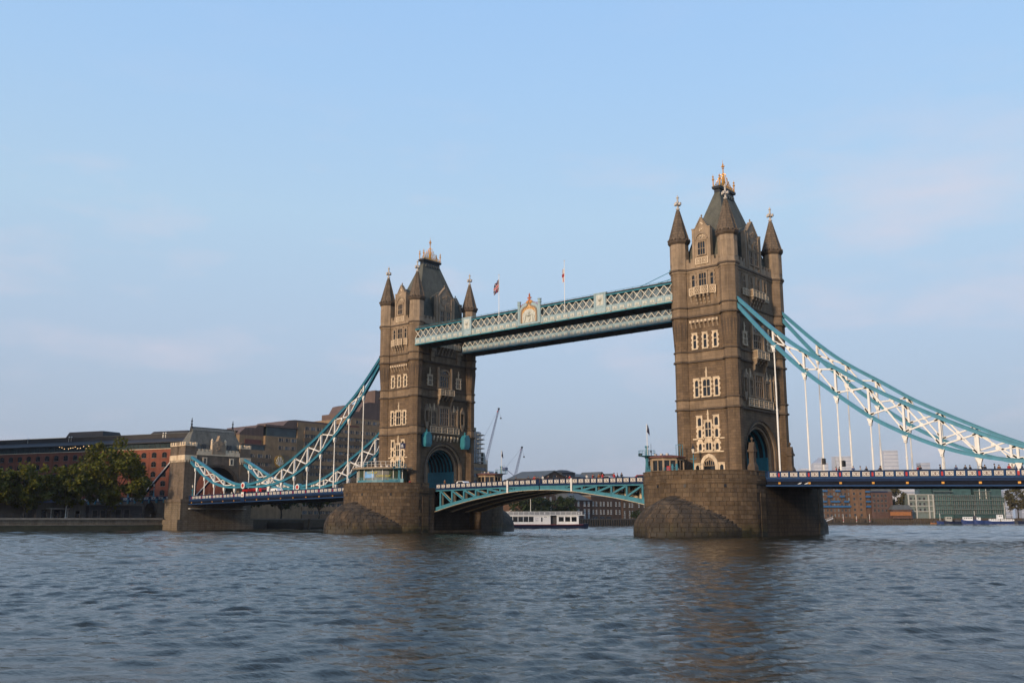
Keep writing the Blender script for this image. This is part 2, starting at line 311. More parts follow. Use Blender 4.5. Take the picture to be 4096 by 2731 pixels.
# ------------------------------------------------------------------ river and ground
def make_river():
    import numpy as np
    rng = np.random.default_rng(5)
    def axis(*kn): return np.concatenate([np.arange(kn[i], kn[i+2], kn[i+1]) for i in range(0, len(kn)-1, 2)])
    xs = axis(-138., .9, -30., .5, 64., .16, 127., .5, 150.); ys = axis(-176., .5, -160., .16, -100., .5, -12., .9, 60., 1.6, 300.); x0, x1, y0, y1 = xs[0], xs[-1], ys[0], ys[-1]
    X, Y = np.meshgrid(xs, ys)
    def waves(n, La, Lb, th0, spread, amp, pw, sharp):
        H = np.zeros_like(X)
        for i in range(n):
            L = La*(Lb/La)**rng.random(); th = th0+rng.normal(0, spread); k = 2*np.pi/L; ph = rng.random()*6.28
            w = k*(X*np.cos(th)+Y*np.sin(th))+ph+1.1*np.sin(.13*X+.11*Y+ph)+.5*np.sin(.31*X-.27*Y+2*ph)
            s = np.sin(w); H += amp*L**pw*(s+sharp*(s*s-.5))
        return H
    cl = lambda q: np.clip(q, 0, 1)
    mid = cl((X+34)/14)*cl((-8-Y)/14); fine = cl(np.minimum(np.minimum(X-64, 127-X), np.minimum(Y+160, -100-Y))/7)
    Z = waves(24, 4.0, 8., R(128), .42, .0046, 1., .2)*(1-.85*mid)
    Z += mid*(1-.62*fine)*waves(36, 1.4, 3.0, R(128), .4, .0045, 1., .35)
    Z += fine*waves(60, .42, 1.15, R(129), .5, .0054, 1., .5)
    sF = -(X-129.255)*math.sin(YAW)+(Y+166.457)*math.cos(YAW); sR = (X-129.255)*math.cos(YAW)+(Y+166.457)*math.sin(YAW)   # the wash of a passing launch
    Z += .22*np.exp(-((sF-108-1.2*np.sin(.11*sR)-.03*(sR-30))/.9)**2)*np.clip((sR-26)/12, 0, 1)*(.75+.25*np.sin(.9*sR))+.10*np.exp(-((sF-104.5-.05*sR)/.7)**2)*np.clip((sR-30)/14, 0, 1)
    ex = np.clip(np.minimum(X-x0, x1-X)/12, 0, 1); ey = np.clip(np.minimum(Y-y0, y1-Y)/12, 0, 1); Z *= ex*ey
    nx, ny = len(xs), len(ys)
    V = np.stack([X.ravel(), Y.ravel(), Z.ravel()], 1)
    idx = np.arange(nx*ny).reshape(ny, nx)
    F = np.stack([idx[:-1,:-1].ravel(), idx[:-1,1:].ravel(), idx[1:,1:].ravel(), idx[1:,:-1].ravel()], 1)
    B = 12000.
    ex = [(-B,-B,0),(x0,-B,0),(x1,-B,0),(B,-B,0),(-B,y0,0),(x0,y0,0),(x1,y0,0),(B,y0,0),(-B,y1,0),(x0,y1,0),(x1,y1,0),(B,y1,0),(-B,B,0),(x0,B,0),(x1,B,0),(B,B,0)]
    n = nx*ny; fe = []
    for j in range(3):
        for i in range(3):
            if (i, j) != (1, 1): fe.append((n+j*4+i, n+j*4+i+1, n+j*4+i+5, n+j*4+i+4))
    me = bpy.data.meshes.new('river'); me.from_pydata(V.tolist()+ex, [], F.tolist()+fe); me.materials.append(MAT['river_water'])
    me.polygons.foreach_set('use_smooth', [True]*len(me.polygons))
    return tag(put('river', me), kind='structure')
make_river()
tag(MB().box(-12000, -139.2, -4000, 12000, -3, 3.35).build('ground', 'earth'), kind='structure')
# ------------------------------------------------------------------ piers
PR, PY = 10.62, 11.7
def stadium(r, y=PY, n=28):
    return [(r*math.cos(math.pi+math.pi*i/n), -y+r*math.sin(math.pi+math.pi*i/n)) for i in range(n+1)]+[(r*math.cos(math.pi*i/n), y+r*math.sin(math.pi*i/n)) for i in range(n+1)]
def ring_mb(mb, r0, r1, z0, z1, a0, a1, cy, n=28):
    """part of a round wall"""
    pts = [(r1*math.cos(a0+(a1-a0)*i/n), cy+r1*math.sin(a0+(a1-a0)*i/n)) for i in range(n+1)]+[(r0*math.cos(a1+(a0-a1)*i/n), cy+r0*math.sin(a1+(a0-a1)*i/n)) for i in range(n+1)]
    for i in range(n):
        q = [pts[i], pts[i+1], pts[2*n-i], pts[2*n+1-i]]
        mb.add([(x, y, z0) for x, y in q]+[(x, y, z1) for x, y in q], [(0,3,2,1),(4,5,6,7),(0,1,5,4),(2,3,7,6)]+([(3,0,4,7)] if i == 0 else [])+([(1,2,6,5)] if i == n-1 else []))
    return mb
STONE = {}
def stone_mesh(w, h, r0, r1):
    key = (w, h, r0, r1)
    if key not in STONE:
        a = w/r1/2-.034/r1*1.; mb = MB(); n = 2
        ring_mb(mb, r0, r1, .034, h-.034, -a, a, 0, n); STONE[key] = mb.mesh('stone', 'pier_stone')
    return STONE[key]
def srho(th, z, r):                                  # pointed, domed starling: radius about the end centre
    t = abs(th)/R(64)
    if t >= 1: return r
    H = 1.2+5.6*(1-t)**.85; e = 7.9*(1-t)**1.25
    zz = max(0, (z-1.1)/(H-1.1)) if H > 1.1 else (1 if z > H else 0)
    if zz >= 1: return r
    return r+e*math.sqrt(1-zz*zz)
def make_pier(X0, inner, label):
    T = thing('bridge_pier', (X0, 0, 0), label, 'bridge pier', 'granite piers of the bridge')
    mb = MB(off=(X0, 0, 0)); st = stadium(PR)
    mb.prism(st, 'z', -2, .5)
    s2 = [p for p in st]
    cut = [(inner*PR, -7.9), (inner*(PR-4), -7.9), (inner*(PR-4), 7.9), (inner*PR, 7.9)]
    if inner > 0: s2 = st[:29]+cut+st[29:]
    else: s2 = st+cut[::-1]
    mb.prism(s2, 'z', .5, 9.4); mb.prism(st, 'z', 9.4, 10.0); mb.build('core', 'pier_core', T)
    # stones of the up-river end, course by course
    cnt = 0; rest = MB(off=(X0, 0, 0)); rnd_ = random.Random(3+inner)
    courses = [(.02+.731*k, .731, PR, PR+.07) for k in range(12)]+[(9.62, .66, PR+.02, PR+.12), (10.28, .66, PR+.02, PR+.12)]
    for k, (z, h, r0, r1) in enumerate(courses):
        a = math.pi+rnd_.random()*.06
        while a < 2*math.pi-.02:
            w = rnd_.choice((.95, 1.2, 1.2, 1.45)); da = w/r1
            if a+da > 2*math.pi: break
            c = a+da/2; t = c-1.5*math.pi
            if srho(t, z+h, PR) > PR+.12: a += da; continue      # behind the starling
            vis = (c > math.pi+.35)
            if cnt < 298 and vis:
                put('stone', stone_mesh(w, h, r0, r1), T, (X0, -PY, z), c); cnt += 1
            else: ring_mb(rest, r0, r1, z+.034, z+h-.034, c-da/2+.0032, c+da/2-.0032, -PY, 2)
            a += da
        for sx in (-1, 1):                                       # straight flank up to the deck
            if 8.0 > z or k >= 12:
                rest.box(sx*PR if sx > 0 else -r1, r1 if sx > 0 else -PR, -PY+.02, -9.75, z+.034, z+h-.034)
        a = 0
        while a < math.pi-.05:
            w = rnd_.choice((1.2, 1.45)); da = w/r1; ring_mb(rest, r0, r1, z+.034, z+h-.034, a+.0032, min(a+da, math.pi)-.0032, PY, 2); a += da
    tag(rest.build('stonework', 'pier_stone', T), kind='stuff')
    # mouldings and coping
    for (z0, z1, dr) in ((8.80, 8.98, .14), (8.98, 9.16, .22), (9.16, 9.32, .15), (9.32, 9.60, .24), (10.95, 11.08, .2)):
        for a0, sy in ((math.pi, -1), (0, 1)):
            mb = MB(off=(X0, 0, 0)); ring_mb(mb, PR-.3, PR+dr, z0, z1, a0, a0+math.pi, sy*PY)
            for sx in (-1, 1): q = sorted((sx*(PR-.3), sx*(PR+dr))); y_ = sorted((sy*PY, sy*9.75)); mb.box(q[0], q[1], y_[0], y_[1], z0, z1)
            mb.build('moulding' if z0 < 10 else 'coping', 'pier_stone', T)
    mb = MB(off=(X0, 0, 0))
    for a0, cy in ((math.pi, -PY), (0, PY)): ring_mb(mb, PR-.45, PR, 10.0, 10.95, a0, a0+math.pi, cy)
    mb.build('parapet_backing', 'pier_core', T)
    for th in (R(-62), R(-18), R(12), R(48)):
        c = 1.5*math.pi+th; p = Vector((X0+(PR+.05)*math.cos(c), -PY+(PR+.05)*math.sin(c), 8.45))
        d = Vector((math.cos(c), math.sin(c), 0)); mb = MB(); mb.bar(p-d*.2, p+d*.09, .42, .52); mb.build('drain_slot', 'black_iron', T)
    # starling: shell then stones
    for sgn in (-1, 1):
        mb = MB(off=(X0, 0, 0)); na, nz_ = 48, 18; vs = []; fs = []
        for j in range(nz_+1):
            z = -1.5+8.4*j/nz_
            for i in range(na+1):
                th = R(-80)+R(160)*i/na; r = srho(th, z, PR-.05)-.10; vs.append((r*math.sin(th), sgn*(PY+r*math.cos(th)), z))
        for j in range(nz_):
            for i in range(na): fs.append((j*(na+1)+i, j*(na+1)+i+1, (j+1)*(na+1)+i+1, (j+1)*(na+1)+i))
        mb.add(vs, fs); mb.build('starling', 'pier_core' if sgn < 0 else 'starling_stone', T, smooth=True, recalc=False)
    for k in range(10):
        z0 = -.6+.74*k; z1 = z0+.74; th = R(-64)+rnd_.random()*.03
        while th < R(64):
            r = srho(th, (z0+z1)/2, PR); w = rnd_.choice((1.15, 1.45, 1.7)); d = min(w/max(r, 1), R(64)-th)
            t0 = th; t1 = th+d; th = t1
            if t1-t0 < .03: break
            tm = (t0+t1)/2; ga = .0026; gz = .034
            if srho(tm, z1, PR) <= PR+.04 and srho(tm, z0, PR) <= PR+.1: continue
            vs = []
            for z in (z0+gz, (z0+z1)/2, z1-gz):
                for t in (t0+ga, tm, t1-ga):
                    rr = srho(t, z, PR)
                    vs.append((rr*math.sin(t), -PY-rr*math.cos(t), z))
            vs += [(v[0]*.98, -PY+(v[1]+PY)*.98, v[2]) for v in (vs[0], vs[1], vs[2], vs[3], vs[5], vs[6], vs[7], vs[8])]
            fs = [(0,1,4,3),(1,2,5,4),(3,4,7,6),(4,5,8,7),(0,9,10,1),(1,10,11,2),(2,11,13,5),(5,13,16,8),(8,16,15,7),(7,15,14,6),(6,14,12,3),(3,12,9,0)]
            mb = MB(off=(X0, 0, 0)); mb.add(vs, fs); mb.build('starling_block', 'starling_stone', T)
    return T
PIER_S = make_pier(41.15, -1, 'nearer brown granite pier with a domed starling, under the right-hand tower')
PIER_N = make_pier(-41.15, 1, 'farther brown granite pier with a domed starling, under the left-hand tower')
# ------------------------------------------------------------------ towers
TA, TB = 5.5, 9.55
CX, CY = 5.1, 9.15
def make_tower(X0):
    T = thing('bridge_tower', (X0, 0, 10.0), 'nearer gothic stone bridge tower with four spired turrets, taller at the right', 'tower', 'gothic towers of the bridge')
    off = (X0, 0, 0)
    W = lambda s, n, z: (X0+s, -TB-n, z)
    S = lambda s, n, z: (X0+TA+n, s, z)
    E_ = lambda s, n, z: (X0-s, TB+n, z)
    Nf = lambda s, n, z: (X0-TA-n, -s, z)
    # walls
    for fn in (W, E_): MB(fn).box(-4.6, 4.6, -.9, 0, 9.9, 49.3).build('wall', 'tower_stone', T)
    zc = 14.5
    def arc(r, n=20): return [(r*math.cos(math.pi-math.pi*i/n), zc+r*math.sin(math.pi-math.pi*i/n)) for i in range(n+1)]
    for fn in (S, Nf):
        mb = MB(fn); mb.prism([(-8.8, 9.9), (-6.2, 9.9)]+arc(6.2)+[(6.2, 9.9), (8.8, 9.9), (8.8, 49.3), (-8.8, 49.3)], 'y', -1.0, 0); mb.build('wall', 'tower_stone', T)
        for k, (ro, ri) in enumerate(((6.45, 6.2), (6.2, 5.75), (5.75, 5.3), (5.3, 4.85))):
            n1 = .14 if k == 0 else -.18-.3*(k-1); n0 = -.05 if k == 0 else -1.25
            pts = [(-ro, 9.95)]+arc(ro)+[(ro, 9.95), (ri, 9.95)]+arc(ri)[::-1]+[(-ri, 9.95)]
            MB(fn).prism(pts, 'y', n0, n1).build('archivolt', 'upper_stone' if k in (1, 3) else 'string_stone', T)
    # passage under the tower
    mb = MB(off=off); n = 20; vs = []; fs = []
    prof = [(-4.9, 9.95)]+arc(4.9, n)+[(4.9, 9.95)]
    for x in (-4.4, 4.4): vs += [(x, y, z) for y, z in prof]
    m_ = len(prof)
    fs = [(i, i+1, i+1+m_, i+m_) for i in range(m_-1)]
    mb.add(vs, fs); mb.build('passage_vault', 'dark_steel', T, recalc=False)
    for x in (-3.6, -2.4, -1.2, 0, 1.2, 2.4, 3.6):
        pts = [(-4.88, 13.0)]+arc(4.88)+[(4.88, 13.0), (4.6, 13.0)]+arc(4.6)[::-1]+[(-4.6, 13.0)]
        MB(off=off).prism(pts, 'x', x-.14, x+.14).build('vault_rib', 'teal_paint', T)
    for sy in (-1, 1):
        ys = sorted((sy*4.88, sy*4.5)); MB(off=off).box(-4.3, 4.3, ys[0], ys[1], 9.96, 14.3).build('passage_panel', 'teal_paint', T)
    MB(off=off).box(-4.4, 4.4, -4.9, 4.9, 9.9, 10.02).build('passage_floor', 'asphalt', T)
    # turrets
    for sx in (-1, 1):
        for sy in (-1, 1):
            cx, cy = sx*CX, sy*CY
            tur = MB(off=off).lathe(cx, cy, [(1.62, 9.9), (1.62, 10.6), (1.46, 10.9), (1.46, 34.0), (1.50, 34.4), (1.74, 38.4), (1.74, 49.0)]).build('turret', 'tower_stone', T)
            for i in range(8):                               # pointed darts of the corbelling
                a = i*math.pi/4; d = Vector((math.cos(a), math.sin(a), 0)); t = Vector((-d.y, d.x, 0)); c = Vector((cx+X0, cy, 0))
                p0 = c+d*1.36+Vector((0, 0, 34.9)); p1 = c+d*1.60+Vector((0, 0, 38.2))
                for q in (-.32, .32):
                    mb = MB(); v = [p0+t*q, p1+t*(q-.2), p1+t*(q+.2), p1+t*q+Vector((0, 0, .7))]; v = [x+d*.06 for x in v]+[x-d*.3 for x in v]
                    mb.add([tuple(x) for x in v], [(0,2,3,1),(4,5,7,6),(0,1,5,4),(1,3,7,5),(3,2,6,7),(2,0,4,6)]); mb.build('corbel_dart', 'string_stone', tur)
            MB(off=off).lathe(cx, cy, [(1.74, 49.0), (1.80, 49.4), (1.80, 54.25)]).build('turret_top', 'upper_stone', T)
            for i in range(8):
                a = i*math.pi/4; d = Vector((math.cos(a), math.sin(a), 0)); c = Vector((cx+X0, cy, 0))+d*1.66
                mb = MB(); up = Vector((0, 0, 1)); t = Vector((-d.y, d.x, 0))
                for q in (-.42, 0, .42): mb.bar(c+t*q+up*50.3, c+t*q+up*53.2, .07, .10, d)
                mb.bar(c-t*.45+up*53.2, c+t*.45+up*53.2, .10, .12, d); mb.bar(c-t*.45+up*50.3, c+t*.45+up*50.3, .10, .12, d); mb.build('blind_panel', 'upper_stone', T)
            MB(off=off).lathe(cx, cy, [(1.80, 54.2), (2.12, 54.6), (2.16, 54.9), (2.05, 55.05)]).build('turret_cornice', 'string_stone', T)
            mb = MB(off=off)
            for i in range(16):
                a = 2*math.pi*(i+.5)/16; mb.box(cx+2.0*math.cos(a)-.14, cx+2.0*math.cos(a)+.14, cy+2.0*math.sin(a)-.14, cy+2.0*math.sin(a)+.14, 55.0, 55.3)
            mb.build('cresting', 'string_stone', T)
            sp = MB(off=off).lathe(cx, cy, [(2.0, 55.05), (1.72, 55.9), (1.40, 57.2), (1.08, 58.5), (.76, 59.7), (.40, 60.9), (.24, 61.4)]).build('spire', 'spire_stone', T)
            mb = MB(off=off)
            for i in range(8):
                a = math.pi/8+i*math.pi/4
                mb.bar((cx+1.95*math.cos(a), cy+1.95*math.sin(a), 55.2), (cx+.3*math.cos(a), cy+.3*math.sin(a), 61.2), .13, .13)
            mb.build('spire_rib', 'spire_stone', sp)
            mb = MB(off=off); mb.lathe(cx, cy, [(.26, 61.35), (.40, 61.5), (.40, 61.62), (.2, 61.75), (.17, 62.4)]); mb.lathe(cx, cy, [(.17, 63.0), (.17, 63.7), (.27, 63.8), (.27, 63.95), (.1, 64.1), (.04, 64.4)])
            mb.box(cx-.66, cx+.66, cy-.15, cy+.15, 62.42, 62.72); mb.box(cx-.15, cx+.15, cy-.66, cy+.66, 62.4, 62.74); mb.box(cx-.2, cx+.2, cy-.2, cy+.2, 62.2, 63.05)
            for q in (-1, 1): mb.box(cx+q*.6-.1, cx+q*.6+.1, cy-.2, cy+.2, 62.32, 62.82); mb.box(cx-.2, cx+.2, cy+q*.6-.1, cy+q*.6+.1, 62.32, 62.82)
            mb.build('finial_cross', 'finial_stone', T)
    # string courses
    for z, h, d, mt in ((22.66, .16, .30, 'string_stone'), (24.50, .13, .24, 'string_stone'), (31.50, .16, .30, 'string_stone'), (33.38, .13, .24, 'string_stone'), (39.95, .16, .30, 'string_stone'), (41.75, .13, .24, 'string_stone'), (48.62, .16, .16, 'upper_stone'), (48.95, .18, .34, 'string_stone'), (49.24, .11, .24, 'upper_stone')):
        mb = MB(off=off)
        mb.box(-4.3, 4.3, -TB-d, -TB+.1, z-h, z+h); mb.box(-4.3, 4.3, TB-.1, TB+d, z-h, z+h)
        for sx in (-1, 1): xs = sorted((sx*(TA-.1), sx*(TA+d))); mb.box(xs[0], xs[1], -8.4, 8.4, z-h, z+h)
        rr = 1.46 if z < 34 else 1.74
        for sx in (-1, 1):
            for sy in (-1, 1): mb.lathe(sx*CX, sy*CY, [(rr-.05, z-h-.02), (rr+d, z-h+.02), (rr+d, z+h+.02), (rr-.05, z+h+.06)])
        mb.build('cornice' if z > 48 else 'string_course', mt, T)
    # paler ashlar bands between the paired strings, and the cleaner upper storey
    for z0, z1, mt in ((22.82, 24.37, 'band_stone'), (31.66, 33.25, 'band_stone'), (40.11, 41.62, 'band_stone'), (41.88, 48.46, 'band_stone')):
        pd = .002 if z0 > 41.8 else .03; mb = MB(off=off); mb.box(-4.4, 4.4, -TB-pd, -TB+.2, z0, z1); mb.box(-4.4, 4.4, TB-.2, TB+pd, z0, z1)
        for sx in (-1, 1): xs = sorted((sx*(TA-.2), sx*(TA+pd))); mb.box(xs[0], xs[1], -8.5, 8.5, z0, z1)
        rr = 1.49 if z0 < 34 else 1.77
        for sx in (-1, 1):
            for sy in (-1, 1): mb.lathe(sx*CX, sy*CY, [(rr, z0), (rr, z1)])
        mb.build('ashlar_band', mt, T)
    for fn, h, z0, z1 in ((W, 2.6, 45.35, 48.4), (S, 5.2, 45.1, 48.4), (S, 4.75, 24.75, 29.3), (S, 2.45, 33.95, 37.2)): MB(fn).box(-h, h, -.05, .0045, z0, z1).build('window_panel', 'upper_stone', T)
    # main roof
    mb = MB(off=off); mb.frust((-4.7, 4.7, -8.7, 8.7), (-3.6, 3.6, -6.9, 6.9), 50.0, 55.0); mb.frust((-3.6, 3.6, -6.9, 6.9), (-.55, .55, -2.75, 2.75), 55.0, 65.6)
    mb.build('roof', 'slate', T)
    MB(off=off).box(-4.9, 4.9, -8.9, 8.9, 49.1, 49.95).build('roof_gutter', 'lead_roof', T)
    mb = MB(off=off); mb.frust((-.62, .62, -2.85, 2.85), (-.58, .58, -2.8, 2.8), 65.55, 66.2); mb.frust((-.85, .85, -3.1, 3.1), (-.95, .95, -3.2, 3.2), 66.2, 66.7); mb.build('roof_platform', 'black_iron', T)
    for y in (-2.1, -1.3, -.45, .45, 1.3, 2.1):
        for sx in (-1, 1):
            mb = MB(off=off); x = sx*.82; mb.prism([(y-.2, 64.8), (y+.2, 64.8), (y+.2, 65.25), (y, 65.55), (y-.2, 65.25)], 'x', x-.18, x+.18); mb.build('roof_lucarne', 'lead_roof', T)
    # gilded cresting
    for y in (-2.9, 2.9):
        for x in (-.7, .7):
            mb = MB(off=off); mb.lathe(x, y, [(.12, 66.6), (.12, 68.0), (.24, 68.1), (.24, 68.25), (.08, 68.5)]); mb.ball((x, y, 68.75), .2, 6, 4); mb.lathe(x, y, [(.05, 68.9), (.02, 69.3)]); mb.build('cresting_finial', 'gold_paint', T)
    for x in (-.7, .7):
        mb = MB(off=off); mb.bar((x, -2.9, 66.95), (x, 2.9, 66.95), .08, .22)
        for k in range(8):
            y = -2.6+.74*k; hh = 68.4+2.2*(1-abs(y)/2.7) if abs(y) < 2.7 else 68.4
            mb.bar((x, y, 66.8), (x*.5, y*.75, hh-.5), .09, .09); mb.ball((x*.5, y*.75, hh-.45), .13, 5, 3)
            mb.bar((x, y, 66.95), (x*.7, (y+.74)*.85, 67.7), .06, .06); mb.bar((x, y+.74, 66.95), (x*.7, y*.85, 67.7), .06, .06)
        mb.build('gilt_cresting', 'gold_paint', T)
    mb = MB(off=off); mb.lathe(0, 0, [(.42, 66.7), (.30, 68.4), (.16, 69.8), (.26, 69.9), (.26, 70.05), (.12, 70.2), (.10, 71.0), (.24, 71.1), (.1, 71.3), (.07, 71.6)]); mb.box(-.34, .34, -.09, .09, 71.45, 71.65); mb.box(-.09, .09, -.34, .34, 71.44, 71.66); mb.lathe(0, 0, [(.09, 71.6), (.16, 72.0), (.05, 72.2), (.02, 72.9)])
    mb.build('roof_finial', 'gold_paint', T)
    # ---- windows
    def window(fn, sc, z0, z1, w, lights=1, trans=(), trim=.26, teeth=True, dep=.2, head=.35, mt='light_stone', sill=True, nm='window'):
        mb = MB(fn); a, b = sc-w/2, sc+w/2
        mb.box(a-trim, a, .003, dep, z0-.02, z1+trim); mb.box(b, b+trim, .003, dep, z0-.02, z1+trim); mb.box(a-.01, b+.01, .003, dep-.004, z1, z1+trim-.004)
        mb.box(a-trim-.08, b+trim+.08, .003, dep+.09, z1+trim, z1+trim+.12)
        if sill: mb.box(a-trim-.05, b+trim+.05, .003, dep+.1, z0-.24, z0-.021)
        if teeth:
            k = 0; z = z0+.1
            while z < z1:
                if k % 2 == 0: mb.box(a-trim-.16, a-trim-.001, .003, dep-.03, z, z+.42); mb.box(b+trim+.001, b+trim+.16, .003, dep-.03, z, z+.42)
                z += .44; k += 1
        o = mb.build(nm, mt, T); lw = w/lights
        mu = MB(fn)
        for i in range(1, lights): mu.box(a+lw*i-.055, a+lw*i+.055, .02, dep-.05, z0, z1)
        for zt in trans: mu.box(a, b, .022, dep-.06, zt-.06, zt+.06)
        if head:
            for i in range(lights):
                l, r = a+lw*i, a+lw*(i+1); c = (l+r)/2; h = lw*.62
                pts = [(l, z1), (l, z1-h)]+[(l+lw/2*(1-math.cos(t)), z1-h+h*.93*math.sin(t)) for t in (R(30), R(55), R(78))]+[(c, z1-.02)]
                mu.prism(pts+[(c, z1)], 'y', .02, dep-.07); mu.prism([(2*c-x, z) for x, z in pts+[(c, z1)]], 'y', .021, dep-.071)
        if mu.v: mu.build('tracery', mt, o)
        for i in range(lights): MB(fn).box(a+lw*i+.001, a+lw*(i+1)-.001, .006, .016, z0, z1).build('pane', 'window_glass', o)
        return o
    def pinnacle(fn, s, z0, z1, w=.3, n=.12):
        mb = MB(fn); mb.box(s-w/2, s+w/2, .003, n, z0, z0+(z1-z0)*.5); mb.box(s-w*.8, s+w*.8, .003, n+.08, z0+(z1-z0)*.5, z0+(z1-z0)*.58)
        mb.box(s-w*.45, s+w*.45, .003, n, z0+(z1-z0)*.58, z0+(z1-z0)*.8); mb.box(s-w*.3, s+w*.3, .003, n-.03, z0+(z1-z0)*.8, z1); mb.build('pinnacle', 'light_stone', T)
    def corbels(fn, ss, z0, z1, w, dep, mt='carved_stone', nm='corbel'):
        h = z1-z0
        for s in ss:
            mb = MB(fn); pr = [(.003, z0), (dep*.18, z0+.06*h), (dep*.25, z0+.3*h), (dep*.5, z0+.38*h), (dep*.55, z0+.62*h), (dep*.9, z0+.72*h), (dep, z1), (.003, z1)]
            mb.add([(s-w/2, n_, z) for n_, z in pr]+[(s+w/2, n_, z) for n_, z in pr], [tuple(range(8)), tuple(range(15, 7, -1))]+[(i, i+8, (i+1) % 8+8, (i+1) % 8) for i in range(8)]); mb.build(nm, mt, T)
    def carved(fn, s0, s1, n0, n1, z0, z1, npan, mt='carved_stone', nm='balcony'):
        o = MB(fn).box(s0, s1, n0, n1, z0, z1).build(nm, mt, T); mb = MB(fn)
        mb.box(s0-.06, s1+.06, n0, n1+.07, z1, z1+.12); mb.box(s0-.06, s1+.06, n0, n1+.07, z0-.12, z0); w = (s1-s0)/npan
        for i in range(npan+1): mb.box(s0+w*i-.09, s0+w*i+.09, n1, n1+.07, z0, z1)
        for i in range(npan):
            c = s0+w*(i+.5); r = min(w, z1-z0)*.3; zc_ = (z0+z1)/2
            for k in range(6): a = k*math.pi/3; mb.box(c+r*math.cos(a)-.08, c+r*math.cos(a)+.08, n1, n1+.05, zc_+r*math.sin(a)-.08, zc_+r*math.sin(a)+.08)
            mb.box(c-.1, c+.1, n1, n1+.06, zc_-.12, zc_+.12)
        mb.build('carving', 'light_stone', o); return o
    # west face
    window(W, -1.72, 15.2, 16.4, .62, 1); window(W, 1.72, 15.2, 16.4, .62, 1); window(W, 0, 15.2, 16.5, 1.1, 2)
    window(W, -1.72, 17.5, 18.95, .62, 1); window(W, 1.72, 17.5, 18.95, .62, 1); window(W, 0, 17.6, 20.25, 1.15, 2, (19.0,))
    window(W, -1.72, 19.6, 21.1, .72, 1, teeth=False); window(W, 1.72, 19.6, 21.1, .72, 1, teeth=False)
    for s in (-1.72, 1.72): MB(W).prism([(s-.45, 16.8), (s+.45, 16.8), (s+.45, 17.05), (s, 17.4), (s-.45, 17.05)], 'y', .003, .16).build('gablet', 'light_stone', T)
    carved(W, -.62, .62, .003, .15, 16.82, 17.2, 2, 'light_stone', 'carved_panel')
    for s0, s1, z0, z1, n in ((-3.0, 3.0, 14.75, 14.95, .22), (-3.2, -2.2, 17.12, 17.36, .13), (2.2, 3.2, 17.12, 17.36, .13), (-1.25, -.95, 17.12, 17.36, .13), (.95, 1.25, 17.12, 17.36, .13)): MB(W).box(s0, s1, .003, n, z0, z1).build('stone_band', 'light_stone', T)
    pinnacle(W, 0, 20.6, 22.5)
    mb = MB(W); pts = [(-1.75, 10.0), (-1.75, 12.6), (-1.55, 13.4), (-1.0, 14.15), (0, 14.55), (1.0, 14.15), (1.55, 13.4), (1.75, 12.6), (1.75, 10.0), (1.2, 10.0), (1.2, 12.4), (1.05, 13.0), (.65, 13.6), (0, 13.95), (-.65, 13.6), (-1.05, 13.0), (-1.2, 12.4), (-1.2, 10.0)]
    mb.prism(pts, 'y', .003, .3); dr = mb.build('doorway', 'light_stone', T)
    MB(W).prism([(-1.19, 12.35), (1.19, 12.35), (1.0, 13.0), (.6, 13.55), (0, 13.9), (-.6, 13.55), (-1.0, 13.0)], 'y', .004, .08).build('tympanum', 'upper_stone', dr)
    for k in range(5): MB(W).box(-.95+.4*k, -.65+.4*k, .06, .09, 12.45, 13.0+.35*(1-abs(k-2)/2.5)).build('pane', 'window_glass', dr)
    MB(W).box(-1.19, 1.19, .004, .03, 10.0, 12.3).build('door', 'window_glass', dr)
    window(W, -2.45, 10.2, 12.55, .75, 1, teeth=False); window(W, 2.45, 10.2, 12.55, .75, 1, teeth=False)
    window(W, -2.05, 25.0, 28.0, .66, 1, (26.7,)); window(W, 0, 25.0, 28.05, 1.45, 2, (26.7,)); window(W, 2.05, 25.0, 28.0, .66, 1, (26.7,)); pinnacle(W, 0, 28.45, 30.3)
    for s in (-2.05, 0.1, 2.2): window(W, s-.05, 33.95, 36.5, .62, 1, (35.5,))
    MB(W).box(-2.95, 2.95, .003, .42, 38.75, 39.25).build('machicolation', 'upper_stone', T)
    corbels(W, [-2.7+.9*k for k in range(7)], 37.75, 38.75, .34, .38, 'upper_stone')
    for k in range(8): MB(W).box(-2.95+.8*k, -2.65+.8*k, .42, .46, 38.8, 39.2).build('dentil', 'light_stone', T)
    window(W, -1.95, 45.6, 47.85, .6, 1, (47.0,), teeth=True, mt='upper_stone'); window(W, 1.95, 45.6, 47.85, .6, 1, (47.0,), mt='upper_stone'); window(W, 0, 45.6, 48.0, 1.5, 3, (46.9,), teeth=False, mt='upper_stone')
    carved(W, -1.45, 1.45, .003, .85, 44.05, 45.3, 2, 'upper_stone'); carved(W, -2.75, -1.52, .003, .35, 44.05, 45.25, 1, 'upper_stone'); carved(W, 1.52, 2.75, .003, .35, 44.05, 45.25, 1, 'upper_stone')
    corbels(W, (-1.25, -.42, .42, 1.25), 42.05, 43.93, .34, .85); corbels(W, (-2.55, 2.55), 42.8, 43.93, .36, .4)
    # gable
    def gable(fn, h, zs, za):
        mb = MB(fn); mb.prism([(-h, 49.35), (h, 49.35), (h, zs), (h*.74, zs+.05), (h*.30, zs+(za-zs)*.52), (0, za), (-h*.30, zs+(za-zs)*.52), (-h*.74, zs+.05), (-h, zs)], 'y', -.75, .06)
        for s in (-1, 1):
            x = sorted((s*(h-.35), s*(h+.12))); mb.box(x[0], x[1], -.7, .2, 49.35, zs+.02); mb.box(x[0]-.06, x[1]+.06, -.75, .26, zs+.02, zs+.2)
            mb.bar((s*h*.8, .05, zs+.05), (0, .05, za+.05), .35, .22, (0, 1, 0)) if False else None
        g = mb.build('gable', 'upper_stone', T)
        mb = MB(fn)
